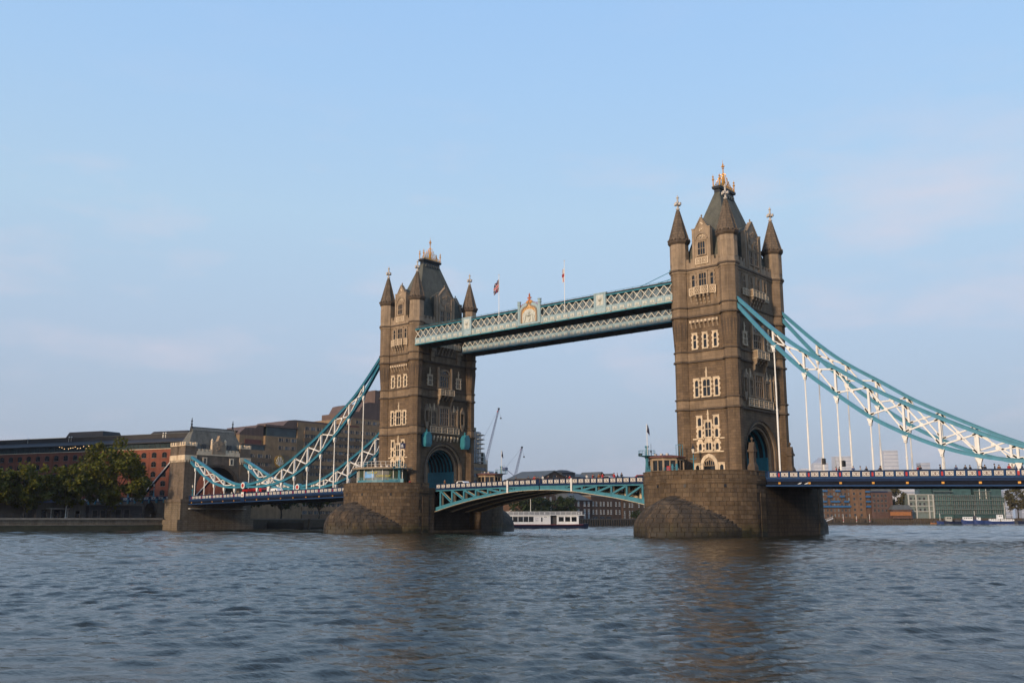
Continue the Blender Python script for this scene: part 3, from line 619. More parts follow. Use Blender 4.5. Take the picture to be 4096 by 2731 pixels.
        for s in (-1, 1):
            for k in range(6):
                f0 = (k+.3)/6; x = s*h*.72*(1-f0); z = zs+.1+(za-zs)*f0; mb.box(x-.07, x+.07, -.1, .12, z+.05, z+.28)
            mb.bar((s*h*.76, -.32, zs+.08), (0, -.32, za+.06), .9, .13, (0, 0, 1))
        mb.lathe(0, -.3, [(.12, za), (.1, za+.35), (.2, za+.45), (.05, za+.7)])
        mb.build('gable_coping', 'carved_stone', g); return g
    gable(W, 1.8, 56.6, 58.75); gable(S, 3.0, 56.5, 58.95); gable(E_, 1.8, 56.6, 58.75); gable(Nf, 3.0, 56.5, 58.95)
    def gfn(fn): return lambda s, n, z: fn(s, n+.06, z)
    window(gfn(W), 0, 51.55, 54.0, 1.45, 3, (52.75,), teeth=False, dep=.16, mt='upper_stone')
    mb = MB(gfn(W)); ro, ri = 1.35, 1.08
    pts = [(ro*math.cos(math.pi-math.pi*i/12), 54.5+ro*math.sin(math.pi-math.pi*i/12)) for i in range(13)]+[(ri*math.cos(math.pi*i/12), 54.5+ri*math.sin(math.pi*i/12)) for i in range(13)]
    mb.prism(pts, 'y', .003, .18); mb.build('hood_mould', 'carved_stone', T)
    mb = MB(gfn(W)); rn = random.Random(2)
    for k in range(14): s, z = rn.uniform(-.75, .75), rn.uniform(54.7, 55.3); mb.box(s-.12, s+.12, .003, .09, z-.1, z+.1)
    for k in range(7): s, z = rn.uniform(-.45, .45), rn.uniform(56.2, 57.7); mb.box(s-.12, s+.12, .003, .12, z-.12, z+.12)
    mb.build('carving', 'light_stone', T)
    carved(W, -1.25, 1.25, .06, .2, 49.85, 50.9, 2, 'upper_stone', 'carved_panel')
    for s in (-1.15, 1.15):
        window(gfn(S), s, 50.4, 53.0, 1.2, 2, (51.7,), teeth=False, dep=.16, mt='upper_stone')
        mb = MB(gfn(S))
        for k in range(10): q, z = rn.uniform(s-.8, s+.8), rn.uniform(53.7, 55.2); mb.box(q-.13, q+.13, .003, .11, z-.12, z+.12)
        for k in range(6): q, z = rn.uniform(s*.7-.5, s*.7+.5), rn.uniform(55.5, 57.0); mb.box(q-.12, q+.12, .003, .12, z-.12, z+.12)
        mb.build('carving', 'carved_stone', T)
    mb = MB(gfn(S))
    for s in (-2.1, 0, 2.1): mb.box(s-.14, s+.14, .003, .2, 49.5, 56.3 if s else 54.6); mb.box(s-.2, s+.2, .003, .26, 53.2, 53.45)
    mb.build('gable_buttress', 'upper_stone', T)
    # dormer roofs behind the gables
    for sy in (-1, 1):
        mb = MB(off=off); ys = (sy*8.85, sy*2.2); mb.prism([(-1.7, 49.9), (1.7, 49.9), (1.7, 56.4), (0, 58.1), (-1.7, 56.4)], 'y', *ys); mb.build('dormer', 'slate', T)
    for sx in (-1, 1):
        mb = MB(off=off); mb.prism([(-2.85, 49.9), (2.85, 49.9), (2.85, 56.5), (0, 58.3), (-2.85, 56.5)], 'x', sx*4.8, sx*.8); mb.build('dormer', 'slate', T)
    # battlements
    ml = MB().box(-.3, .3, -.25, .25, 0, .72).mesh('merlon', 'upper_stone'); ml2 = MB().box(-.25, .25, -.3, .3, 0, .72).mesh('merlon', 'upper_stone')
    for fn, rng_, me in ((W, (-2.15, -3.2, 2.15, 3.2), ml), (E_, (-2.6, 2.6), ml), (S, (-3.6, -4.75, -5.9, -7.0, 3.6, 4.75, 5.9, 7.0), ml2), (Nf, (-4, 4), ml2)):
        for s in rng_:
            p = fn(s, -.25, 50.38); put('merlon', me, T, p)
    for fn, ex in ((W, 3.9), (E_, 3.9), (S, 7.9), (Nf, 7.9)):
        i = 1.82 if ex < 5 else 3.02
        for s in (-1, 1): a = sorted((s*i, s*ex)); MB(fn).box(a[0], a[1], -.5, .02, 49.3, 50.4).build('battlement', 'upper_stone', T)
    # south face (towards the right-hand bank)
    for s in (-4.2, -1.4, 1.4, 4.2): window(S, s, 45.25, 47.75, .95, 2, (46.6,), teeth=False, mt='upper_stone')
    carved(S, -2.5, 2.5, .003, 1.0, 44.0, 45.1, 4, 'upper_stone'); carved(S, -5.2, -2.6, .003, .3, 44.0, 45.0, 2, 'upper_stone'); carved(S, 2.6, 5.2, .003, .3, 44.0, 45.0, 2, 'upper_stone')
    corbels(S, (-2.2, -1.1, 0, 1.1, 2.2), 41.9, 43.88, .4, 1.0)
    window(S, 0, 34.3, 36.9, 3.0, 4, (35.7,), trim=.42, teeth=False, mt='upper_stone', head=.3)
    mb = MB(S); n = 12; pts = [(-1.95, 37.3)]+[(1.95*math.cos(math.pi-math.pi*i/n), 37.3+1.35*math.sin(math.pi-math.pi*i/n)) for i in range(n+1)]+[(1.5*math.cos(math.pi*i/n), 37.3+.95*math.sin(math.pi*i/n)) for i in range(n+1)]
    mb.prism(pts[1:], 'y', .003, .3); ar = mb.build('arched_hood', 'upper_stone', T)
    MB(S).prism([(1.49*math.cos(math.pi-math.pi*i/n), 37.31+.94*math.sin(math.pi-math.pi*i/n)) for i in range(n+1)], 'y', .004, .05).build('pane', 'window_glass', ar)
    for k in (-1, 0, 1): MB(S).box(k*.72-.06, k*.72+.06, .05, .12, 37.3, 38.0).build('mullion', 'upper_stone', ar)
    for s in (-1, 1):
        MB(S).box(s*2.25-.22, s*2.25+.22, .003, .45, 33.9, 39.0).build('buttress', 'upper_stone', T)
        window(S, s*4.9, 34.5, 36.6, 1.05, 2, (35.6,), mt='light_stone'); pinnacle(S, s*4.9, 37.0, 38.7)
    carved(S, -2.3, 2.3, .003, 1.25, 32.3, 33.55, 3, 'upper_stone')
    corbels(S, (-1.9, -.65, .65, 1.9), 31.0, 32.15, .35, 1.2); corbels(S, (-2.15, 2.15), 28.9, 32.15, .3, 1.1, 'upper_stone', 'bracket')
    window(S, 0, 25.1, 29.2, 2.9, 4, (26.9, 28.0), trim=.4, teeth=False, mt='upper_stone')
    for s in (-1, 1):
        window(S, s*3.35, 25.2, 28.1, 1.45, 3, (26.8,), trim=.3, teeth=False, mt='upper_stone'); pinnacle(S, s*3.35, 28.5, 30.2); pinnacle(S, s*4.75, 28.2, 30.0, .26)
        MB(S).box(s*4.5-.2, s*4.5+.2, .003, .4, 24.7, 28.9).build('buttress', 'upper_stone', T)
        mb = MB(S); c = s*6.0; mb.box(c-.7, c-.5, .003, .5, 25.6, 28.2); mb.box(c+.5, c+.7, .003, .5, 25.6, 28.2); mb.prism([(c-.8, 28.2), (c+.8, 28.2), (c, 29.8)], 'y', .003, .55); mb.box(c-.55, c+.55, .003, .55, 25.0, 25.6)
        mb.prism([(c-.55, 25.0), (c+.55, 25.0), (c+.15, 24.0), (c-.15, 24.0)], 'y', .003, .5); mb.build('niche', 'carved_stone', T)
    carved(S, -4.9, 4.9, .003, .38, 23.25, 24.55, 5, 'carved_stone', 'carved_frieze')
    return T
TOWER_S = make_tower(41.15)
TOWER_N = copy_tree(TOWER_S); TOWER_N.location.x -= 82.3
for o in list(TOWER_N.children): pass
TOWER_N['label'] = 'farther gothic stone bridge tower with spired turrets, left of the high walkways'
def shift_org(o, dx):
    a = ORG.get(o.name, (0, 0, 0)); ORG[o.name] = (a[0]+dx, a[1], a[2])
    for c in o.children: shift_org(c, dx)
shift_org(TOWER_N, -82.3)
# details only on the river face of the farther tower: lanterns and a row of corbels over the road arch
SN = lambda s, n, z: (-41.15+TA+n, s, z)
for k in range(9):
    s = -4.6+1.15*k; mb = MB(SN); big = k % 4 == 2
    mb.box(s-.2, s+.2, .003, .55 if big else .4, 22.0, 22.5); mb.box(s-.15, s+.15, .003, .3, 21.6, 22.0); mb.box(s-.1, s+.1, .003, .18, 21.2 if big else 21.4, 21.6); mb.build('corbel', 'light_stone', TOWER_N)
for s in (-6.5, 6.5):
    mb = MB(SN); mb.frust((s-.95, s+.95, .3, 1.9), (s-1.05, s+1.05, .2, 2.1), 20.0, 22.2) if False else None
    mb.prism([(s-.95, 20.2), (s+.95, 20.2), (s+1.0, 22.2), (s+.35, 23.1), (s-.35, 23.1), (s-1.0, 22.2)], 'y', .2, 1.7); mb.prism([(s-.8, 19.7), (s+.8, 19.7), (s+.95, 20.2), (s-.95, 20.2)], 'y', .3, 1.5); mb.box(s-.12, s+.12, .7, 1.0, 23.1, 23.8)
    la = mb.build('signal_lantern', 'teal_paint', TOWER_N); MB(SN).box(s-.7, s+.7, 1.7, 1.74, 20.5, 21.9).build('lantern_panel', 'bascule_blue', la)
for s in (-4.6, 4.6):
    mb = MB(SN); mb.box(s-.6, s+.6, .003, .7, 41.2, 42.6); mb.box(s-.75, s+.75, .003, 1.1, 42.6, 43.2); mb.box(s-.45, s+.45, .003, .45, 40.2, 41.2); mb.build('walkway_bracket', 'carved_stone', TOWER_N)
# gate pier beside the road, under the arch of the nearer tower
for y in (-8.2, 8.2):
    mb = MB(off=(48.6, y*.93, 0)); mb.box(-.7, .7, -.7, .7, 10.0, 12.0); mb.frust((-.7, .7, -.7, .7), (-.45, .45, -.45, .45), 12.0, 12.7); mb.box(-.45, .45, -.45, .45, 12.7, 14.6); mb.box(-.65, .65, -.65, .65, 14.6, 15.0)
    mb.prism([(-.6, 15.0), (.6, 15.0), (.15, 16.3), (-.15, 16.3)], 'x', -.5, .5); mb.lathe(0, 0, [(.12, 16.2), (.1, 16.6), (.24, 16.75), (.24, 16.95), (.05, 17.2)])
    tag(mb.build('gate_pier', 'string_stone'), 'carved gate pier with gabled cap beside the nearer tower, %s side of the road' % ('near' if y < 0 else 'far'), 'gate pier', 'carved gate piers')
# ------------------------------------------------------------------ high-level walkways
def make_walkway(ya, yb, label, near):
    """ya = face towards the camera, yb = other face"""
    x0, x1 = -35.0, 35.0
    T = thing('high_walkway', (0, (ya+yb)/2, 43.2), label, 'walkway', 'high-level walkways between the towers')
    g = -1
    MB().box(x0+.3, x1-.3, ya+.12, yb-.12, 43.2, 43.42).build('soffit', 'soffit', T)
    for x in range(-32, 33, 4): MB().box(x-.12, x+.12, ya+.3, yb-.3, 43.02, 43.2).build('soffit_beam', 'dark_steel', T)
    for yf, out in ((ya, -1), (yb, 1)):
        s = lambda a, b: tuple(sorted((yf+out*a, yf+out*b)))
        y = s(-.25, 0); MB().box(x0, x1, y[0], y[1], 43.42, 44.62).build('girder', 'pale_blue', T)
        y = s(-.3, .10); MB().box(x0, x1, y[0], y[1], 43.16, 43.42).build('bottom_flange', 'teal_paint', T)
        y = s(-.3, .06); MB().box(x0, x1, y[0], y[1], 44.62, 44.78).build('girder_cap', 'pale_blue', T)
        y = s(-.3, .10); MB().box(x0, x1, y[0], y[1], 46.74, 46.98).build('top_chord', 'teal_paint', T)
        if out < 0:
            y = s(-.1, .12); MB().box(x0, x1, y[0], y[1], 43.425, 43.5).build('gilt_fillet', 'cream_paint', T)
            pn = MB(); pn.box(-.52, .52, -.05, .0, 0, .62); pn.box(-.52, .52, -.09, -.05, .54, .62); pn.box(-.52, .52, -.09, -.05, 0, .07); pn.box(-.52, -.45, -.09, -.05, 0, .62); pn.box(.45, .52, -.09, -.05, 0, .62); pn.ball((0, -.06, .25), .14, 6, 4)
            pm = pn.mesh('girder_panel', 'pale_panel'); bo = MB().box(-.12, .12, -.1, 0, 0, .16).mesh('rosette', 'rust_paint'); st = MB().box(-.1, .1, -.07, 0, 0, 1.15).mesh('girder_stud', 'pale_blue')
            n = 40; w = (x1-x0)/n
            for i in range(n):
                x = x0+w*(i+.5); put('girder_panel', pm, T, (x, yf-.003, 43.75)); put('girder_stud', st, T, (x+w/2-.02, yf-.003, 43.45))
                if near and i % 2: put('rosette', bo, T, (x+w/2, yf-.12, 43.36))
        # lattice
        blocked = [(-19.7, -16.6), (-3.1, 3.1), (16.9, 19.9)] if out < 0 and near else []
        sp = 1.75; n = int((x1-x0)/sp)
        for i in range(n):
            a = x0+sp*i; b = a+sp
            if any(a > p-.4 and b < q+.4 for p, q in blocked): continue
            for u, v in ((a, b), (b, a)):
                d = .16 if u < v else .11
                mb = MB(); mb.bar((u, yf-out*.12, 44.78), (v, yf-out*.12, 46.74), .26, d, (0, 0, 1)) if False else mb.prism([(u-.085, 44.78), (u+.085, 44.78), (v+.085, 46.74), (v-.085, 46.74)], 'y', *s(-.24, d-.14)); mb.build('lattice_bar', 'cream_white', T)
    # glazed inside and roof
    MB().box(x0+.2, x1-.2, ya+.7, ya+.75, 44.6, 46.8).build('glazing', 'pale_glass', T)
    MB().box(x0+.2, x1-.2, yb-.75, yb-.7, 44.6, 46.8).build('glazing', 'pale_glass', T)
    mb = MB(); mb.prism([(ya-.15, 47.12), (yb+.15, 47.12), (yb+.1, 47.3), ((ya+yb)/2, 47.75), (ya-.1, 47.3)], 'x', x0+.1, x1-.1); mb.build('roof', 'lead_roof', T)
    for x in range(-34, 35, 2): MB().box(x-.04, x+.04, ya+.5, ya+.56, 43.5, 46.9).build('glazing_bar', 'dark_steel', T)
    mb = MB(); mb.bar((x0+.5, ya+.1, 47.55), (x1-.5, ya+.1, 47.55), .05, .05)
    for x in range(-34, 35, 2): mb.bar((x, ya+.1, 47.1), (x, ya+.1, 47.55), .05, .05)
    mb.build('safety_rail', 'teal_paint', T)
    if near:
        for c in (-18.2, 18.4):
            mb = MB(); mb.box(c-1.45, c+1.45, ya-.16, ya+.3, 43.5, 47.35); mb.box(c-1.55, c+1.55, ya-.24, ya+.3, 47.35, 47.55); mb.box(c-1.5, c+1.5, ya-.22, ya+.2, 44.6, 44.78)
            for q in (-1.3, 1.3): mb.box(c+q-.13, c+q+.13, ya-.26, ya-.1, 43.5, 47.4)
            o = mb.build('pylon', 'pale_blue', T)
            mb = MB(); mb.box(c-.85, c+.85, ya-.2, ya-.16, 44.95, 47.1); mb.ball((c, ya-.2, 46.2), .45, 8, 5); mb.bar((c-.6, ya-.22, 46.8), (c, ya-.22, 45.1), .12, .1, (0, 1, 0)); mb.bar((c+.6, ya-.22, 46.8), (c, ya-.22, 45.1), .12, .1, (0, 1, 0)); mb.build('shield', 'pale_panel', o)
        # the crest at mid span
        mb = MB(); mb.box(-2.6, 2.6, ya-.2, ya+.3, 43.5, 47.2); mb.prism([(-2.6, 47.2), (2.6, 47.2), (1.6, 48.0), (.5, 48.35), (-.5, 48.35), (-1.6, 48.0)], 'y', ya-.2, ya+.25); mb.box(-2.9, 2.9, ya-.34, ya+.1, 43.5, 43.68)
        cr = mb.build('crest', 'pale_blue', T)
        for c in (-2.8, 2.8):
            mb = MB(); mb.lathe(c, ya-.1, [(.36, 43.5), (.36, 47.9), (.46, 48.0), (.46, 48.15), (.4, 48.2), (.4, 48.6), (.46, 48.65), (.46, 48.75)]); mb.lathe(c, ya-.1, [(.42, 45.0), (.42, 45.12)]); mb.build('crest_post', 'pale_blue', T)
        mb = MB(); P = lambda t: (2.15*math.cos(t)*(1), 46.2+1.25*math.sin(t)+.75*max(0, math.sin(t)-.8)*5*.25)
        out = [(-2.25, 44.0), (-2.25, 46.2), (-2.05, 46.9), (-1.5, 47.35), (-.75, 47.6), (-.3, 47.95), (0, 48.6), (.3, 47.95), (.75, 47.6), (1.5, 47.35), (2.05, 46.9), (2.25, 46.2), (2.25, 44.0)]
        inn = [(x*.86, 44.0 if z < 44.1 else 44.0+(z-44.0)*.92) for x, z in out]
        mb.prism(out+inn[::-1], 'y', ya-.36, ya-.2); mb.build('crest_arch', 'carved_stone', cr)
        MB().prism([(x*.985, z) for x, z in inn], 'y', ya-.24, ya-.2).build('crest_field', 'pale_orange', cr)
        mb = MB(); mb.prism([(-1.75, 43.95), (1.75, 43.95), (1.75, 45.9), (1.2, 46.5), (.5, 46.8), (-.5, 46.8), (-1.2, 46.5), (-1.75, 45.9)], 'y', ya-.28, ya-.24); mb.build('arms_ground', 'pale_panel', cr)
        mb = MB(); rn = random.Random(11)
        mb.prism([(-.5, 45.2), (.5, 45.2), (.5, 44.7), (0, 44.25), (-.5, 44.7)], 'y', ya-.4, ya-.28); mb.lathe(0, ya-.3, [(.4, 45.25), (.55, 45.5), (.3, 45.7)]); mb.ball((0, ya-.3, 46.1), .35, 7, 5)
        for s in (-1, 1):
            mb.bar((s*1.15, ya-.34, 44.2), (s*.8, ya-.34, 45.5), .22, .28, (0, 1, 0)); mb.ball((s*.78, ya-.36, 45.65), .22, 6, 4); mb.bar((s*1.3, ya-.34, 44.2), (s*1.5, ya-.34, 45.2), .14, .14, (0, 1, 0))
            for k in range(6): x, z = s*rn.uniform(.5, 1.6), rn.uniform(45.4, 46.4); mb.ball((x, ya-.28, z), .14, 5, 4)
        mb.build('coat_of_arms', 'pale_panel', cr)
        mb = MB()
        for k in range(9): a = math.pi*(k+.5)/9; mb.ball((1.5*math.cos(a), ya-.26, 46.15+1.05*math.sin(a)), .17, 5, 4)
        mb.build('mantling', 'gold_paint', cr)
        mb = MB(); mb.ball((-.42, ya-.05, 48.35), .42, 8, 5, 1.1); mb.ball((.42, ya-.05, 48.35), .42, 8, 5, 1.1); mb.build('crown_boss', 'orange_gilt', cr)
        mb = MB(); mb.box(-.15, .15, ya-.15, ya+.05, 48.5, 49.9); mb.box(-.48, .48, ya-.17, ya+.07, 49.15, 49.45); mb.box(-.28, .28, ya-.2, ya+.1, 48.75, 48.9); mb.ball((0, ya-.05, 50.0), .22, 6, 4); mb.lathe(0, ya-.05, [(.1, 50.1), (.04, 50.4)]); mb.build('crest_cross', 'rust_paint', cr)
        for s in (-1, 1):
            for k in range(4):
                x = s*(1.05+.42*k); z = 48.15-.12*k; mb = MB(); mb.box(x-.05, x+.05, ya-.1, ya, z-.25, z+.1); mb.ball((x, ya-.05, z+.15), .13, 5, 4); mb.build('crest_bud', 'rust_paint', cr)
    return T
M('pale_orange', (.50, .33, .17), .55, .25, 4.); M('cream_white', (.60, .56, .47), .5, .14, 1.5, streak=.3)
WALK_W = make_walkway(-10.5, -5.5, 'nearer blue and white lattice walkway bearing the gilded crest', True)
WALK_E = make_walkway(5.5, 10.5, 'farther lattice walkway behind and below the crested one', False)
mb = MB(); mb.cyl((34.8, -9.9, 47.9), (30.5, -10.0, 47.3), .06, 6); mb.cyl((34.8, -9.9, 49.4), (27.5, -10.0, 47.4), .06, 6); mb.box(34.4, 34.9, -10.2, -9.6, 49.1, 49.6)
tag(mb.build('stay_cable', 'teal_paint'), 'thin blue stay cables from the walkway roof to the nearer tower', 'cable')
# ------------------------------------------------------------------ side spans
def ztop(x):                                       # parapet top along the bridge, steeper on the right-hand side
    if x >= 51.8: return 11.03-.0219*(x-51.8)
    if x <= -51.8: return 11.00-.0143*(-x-51.8)
    return 11.0
UP = [(47.0, 43.4), (47.9, 42.57), (54.4, 36.2), (59.4, 32.1), (66.4, 27.6), (71.25, 24.45), (76.2, 21.75), (81.7, 19.0), (86.7, 16.7), (92.2, 14.62), (97.8, 13.25), (103.2, 12.75)]
LO = [(47.0, 41.8), (47.9, 40.6), (54.5, 32.8), (59.7, 27.66), (65.4, 23.05), (70.6, 19.2), (75.9, 16.3), (81.3, 14.0), (86.6, 12.5), (92.2, 11.68), (97.6, 11.43), (103.2, 11.6)]
UP2 = [(103.2, 12.75), (108.2, 13.23), (113.5, 14.69), (119.0, 16.74), (124.1, 18.83), (132.5, 22.1)]
LO2 = [(103.2, 11.6), (108.0, 11.51), (113.2, 11.88), (118.6, 13.07), (123.75, 15.24), (128.9, 18.17), (132.5, 20.3)]
def tilt(ax, side): return -.75*(ax-48)/44 if side > 0 else 0.
def chord(tab, side, y, a, b, n, c0, name, T, mat):
    top = name == 'upper_chord'
    pts = []
    for i in range(n+1):
        ax = a+(b-a)*i/n; z = curve(tab, ax)+tilt(ax, side)+(-.34 if top else .34); pts.append((side*ax, z))
    mb = MB()
    def sweep(w, h0, h1):
        vs = []; m = len(pts)
        for i, (x, z) in enumerate(pts):
            j0, j1 = max(i-1, 0), min(i+1, m-1); d = Vector((pts[j1][0]-pts[j0][0], pts[j1][1]-pts[j0][1])).normalized(); nr = Vector((-d.y, d.x)) if side > 0 else Vector((d.y, -d.x))
            for ww, hh in ((-w/2, h0), (w/2, h0), (w/2, h1), (-w/2, h1)): vs.append((x+nr.x*hh, y+ww, z+nr.y*hh))
        fs = [(0,1,2,3), tuple(4*(m-1)+k for k in (3,2,1,0))]
        for i in range(m-1): fs += [(4*i+k, 4*i+4+k, 4*i+4+(k+1) % 4, 4*i+(k+1) % 4) for k in range(4)]
        mb.add(vs, fs)
    sweep(.46, -.22, .22); o = mb.build(name, mat, T)
    for nm, h0, h1 in (('flange', .22, .30), ('flange', -.30, -.22)):
        mb = MB(); sweep(.74, h0, h1); mb.build(nm, mat, o)
    mb = MB(); sweep(.54, -.05, .05); mb.build('rib', mat, o)
def make_chain(side, y, label):
    T = thing('suspension_chain', (side*75, y, 10.0), label, 'suspension chain', 'suspension chains of the side spans')
    chord(UP, side, y, 47.0, 103.2, 36, 0, 'upper_chord', T, 'chain_blue'); chord(LO, side, y, 47.0, 103.2, 36, 0, 'lower_chord', T, 'chain_blue')
    U = lambda a: curve(UP, a)+tilt(a, side)-.6; L = lambda a: curve(LO, a)+tilt(a, side)+.6
    pp = [54.4+5.35*k for k in range(9)]
    for i, a in enumerate(pp):
        x = side*a
        if U(a)-L(a) > .25:
            mb = MB(); mb.box(x-.17, x+.17, y-.22, y+.22, L(a)-.1, U(a)+.1); mb.build('vertical', 'white_paint', T)
        zb = ztop(x)-1.1; zl = L(a)-1.2
        if zl > zb+.4:
            h = MB(); zm = zb+(zl-zb)*.52; h.cyl((x, y, zb), (x, y, zm), .16, 8); h.cyl((x, y, zm-.1), (x, y, zm+.1), .2, 8); h.cyl((x, y, zm), (x, y, zl+.4), .12, 8); ho = h.build('hanger', 'white_paint', T)
            mb = MB(); mb.prism([(x-.5, zl+.62), (x+.5, zl+.62), (x+.24, zl-.1), (x+.2, zl-.55), (x-.2, zl-.55), (x-.24, zl-.1)], 'y', y-.26, y+.26); mb.cyl((x, y-.4, zl-.2), (x, y+.4, zl-.2), .14, 8); mb.build('hanger_bracket', 'white_paint', ho)
        if i+1 < len(pp):
            b = pp[i+1]; x2 = side*b
            for (za, zb_) in ((U(a), L(b)), (L(a), U(b))):
                mb = MB(); p = Vector((x, y, za)); q = Vector((x2, y, zb_)); d = (q-p)*.06; mb.bar(p+d*.5, q-d*.5, .30, .24)
                mb.bar(p, p+d*2.2, .3, .5); mb.bar(q-d*2.2, q, .3, .5); mb.build('diagonal', 'white_paint', T)
            c = Vector(((x+x2)/2, y, (U(a)+L(b)+L(a)+U(b))/4)); mb = MB(); mb.cyl(c-Vector((0, .2, 0)), c+Vector((0, .2, 0)), .32, 8); mb.build('gusset', 'white_paint', T)
    a = 103.2; zj = 12.2+tilt(a, side); x = side*a
    mb = MB(); mb.cyl((x, y-.55, zj), (x, y+.55, zj), 1.0, 20); jo = mb.build('joint', 'chain_blue', T)
    mb = MB(); mb.cyl((x, y-.66, zj), (x, y-.55, zj), .86, 20); mb.build('joint_ring', 'white_paint', jo)
    mb = MB(); mb.cyl((x, y-.72, zj), (x, y-.66, zj), .52, 16); mb.build('joint_boss', 'red_paint', jo)
    # short land-side chain
    T2 = thing('landside_chain', (side*118, y, 10.0), label.replace('long ', 'short shore-end '), 'suspension chain', 'suspension chains of the side spans')
    chord(UP2, side, y, 103.9, 132.4, 20, 0, 'upper_chord', T2, 'chain_blue'); chord(LO2, side, y, 103.9, 132.4, 20, 0, 'lower_chord', T2, 'chain_blue')
    U2 = lambda a: curve(UP2, a)+tilt(a, side)-.6; L2 = lambda a: curve(LO2, a)+tilt(a, side)+.6
    pp = [107.9, 113.1, 118.2, 123.3, 128.3]
    for i, a in enumerate(pp):
        x = side*a
        if U2(a)-L2(a) > .2: MB().box(x-.16, x+.16, y-.2, y+.2, L2(a)-.1, U2(a)+.1).build('vertical', 'white_paint', T2)
        zb = ztop(x)-1.1; zl = L2(a)-1.2
        if zl > zb+.3:
            h = MB(); h.cyl((x, y, zb), (x, y, zl+.4), .14, 8); ho = h.build('hanger', 'white_paint', T2); mb = MB(); mb.prism([(x-.45, zl+.62), (x+.45, zl+.62), (x+.2, zl-.4), (x-.2, zl-.4)], 'y', y-.24, y+.24); mb.build('hanger_bracket', 'white_paint', ho)
        if i+1 < len(pp):
            b = pp[i+1]; x2 = side*b
            for (za, zb_) in ((U2(a), L2(b)), (L2(a), U2(b))): MB().bar((x, y, za), (x2, y, zb_), .28, .24).build('diagonal', 'white_paint', T2)
make_chain(1, -9.15, 'long near-side blue truss chain sweeping down right from the nearer tower')
make_chain(1, 9.15, 'long far-side blue truss chain right of the nearer tower')
make_chain(-1, -9.15, 'long near-side blue truss chain left of the farther tower')
make_chain(-1, 9.15, 'long far-side blue truss chain left of the farther tower')
# lattice panels of the parapet, one shared mesh
def panel_mesh(w, h, name):
    mb = MB(); d = .05
    mb.box(-w/2, w/2, -.02, 0, 0, h); mb.k = 1
    t = .055
    for x in (-w/2, w/2-t): mb.box(x, x+t, -d, -.02, 0, h)
    for z in (0, h-t): mb.box(-w/2+t, w/2-t, -d, -.02, z, z+t)
    n = 2
    for i in range(n):
        a = -w/2+w*i/n; b = a+w/n; c = (a+b)/2
        mb.bar((a, -.04, 0), (b, -.04, h), .04, .07, (0, 1, 0)); mb.bar((a, -.042, h), (b, -.042, 0), .04, .07, (0, 1, 0))
        for k in range(8):
            u = k*math.pi/4; v = u+math.pi/4; r = min(w/n, h)*.36; mb.bar((c+r*math.cos(u), -.045, h/2+r*math.sin(u)), (c+r*math.cos(v), -.045, h/2+r*math.sin(v)), .04, .06, (0, 1, 0))
        mb.box(c-.09, c+.09, -.06, -.02, h/2-.09, h/2+.09)
    return mb.mesh(name, ['panel_back', 'panel_white'])
M('panel_back', (.10, .055, .055), .7, .2); M('panel_white', (.62, .60, .55), .5, .1, 3.)
def sheared(mb_fn, x0, x1, ztf):
    return None
def make_deck(side, xa, xb, label):
    T = thing('suspended_deck', (side*(xa+xb)/2, 0, 9.0), label, 'bridge deck', 'suspended road decks')
    def strip(name, mat, y0, y1, d0, d1, parent=T, u0=None, u1=None):
        a, b = (xa if u0 is None else u0), (xb if u1 is None else u1); p, q = side*a, side*b; zp, zq = ztop(p), ztop(q)
        mb = MB(); mb.add([(p, y0, zp-d1), (q, y0, zq-d1), (q, y1, zq-d1), (p, y1, zp-d1), (p, y0, zp-d0), (q, y0, zq-d0), (q, y1, zq-d0), (p, y1, zp-d0)], [(0,3,2,1),(4,5,6,7),(0,1,5,4),(1,2,6,5),(2,3,7,6),(3,0,4,7)]); return mb.build(name, mat, parent)
    strip('roadway', 'asphalt', -9.2, 9.2, 1.15, 1.6); strip('soffit', 'soffit', -8.9, 8.9, 2.3, 2.45)
    for k in range(int((xb-xa)/5.35)):
        a = xa+2.6+5.35*k; strip('cross_girder', 'dark_steel', -8.9, 8.9, 1.6, 2.55, T, a-.2, a+.2)
    for sy in (-1, 1):
        g = lambda a, b: tuple(sorted((sy*a, sy*b)))
        strip('parapet', 'navy_paint', *g(9.25, 9.38), .12, 1.1); strip('handrail', 'navy_paint', *g(9.2, 9.5), 0, .12); strip('parapet_base', 'navy_light', *g(9.2, 9.52), 1.1, 1.32)
        strip('fascia', 'navy_paint', *g(9.2, 9.44), 1.32, 1.75); strip('girder_web', 'deep_navy', *g(9.1, 9.3), 1.75, 2.35); strip('girder_flange', 'navy_light', *g(9.0, 9.55), 2.35, 2.58)
    pm = panel_mesh(1.22, .68, 'lattice_panel'); rn = MB().box(-.16, .16, -.06, 0, 0, .62).mesh('red_niche', 'red_paint'); ps = MB().box(-.13, .13, -.12, 0, 0, 1.0).mesh('parapet_post', 'navy_light'); go = MB().box(-.2, .2, -.1, 0, 0, .3).mesh('gilt_block', 'gold_paint')
    a = 54.4-5.35+.9
    while a < xb:
        for k in range(3):
            u = a+1.65*k
            if xa+.7 < u < xb-.7: x = side*u; put('lattice_panel', pm, T, (x, -9.383, ztop(x)-.95)).rotation_euler[1] = -math.atan((ztop(x+1)-ztop(x)))
            u2 = u+.825
            if k < 2 and xa < u2 < xb: x = side*u2; put('parapet_post', ps, T, (x, -9.383, ztop(x)-1.1))
        u = a-1.02
        if xa < u < xb:
            x = side*u; put('red_niche', rn, T, (x, -9.385, ztop(x)-.95)); put('gilt_block', go, T, (x, -9.305, ztop(x)-2.18))
            for q in (-.3, .3): put('parapet_post', ps, T, (x+q, -9.383, ztop(x)-1.1))
        a += 5.35
    return T
DECK_S = make_deck(1, 51.85, 131.0, 'dark blue suspended road deck with white lattice parapet, right of the nearer pier')
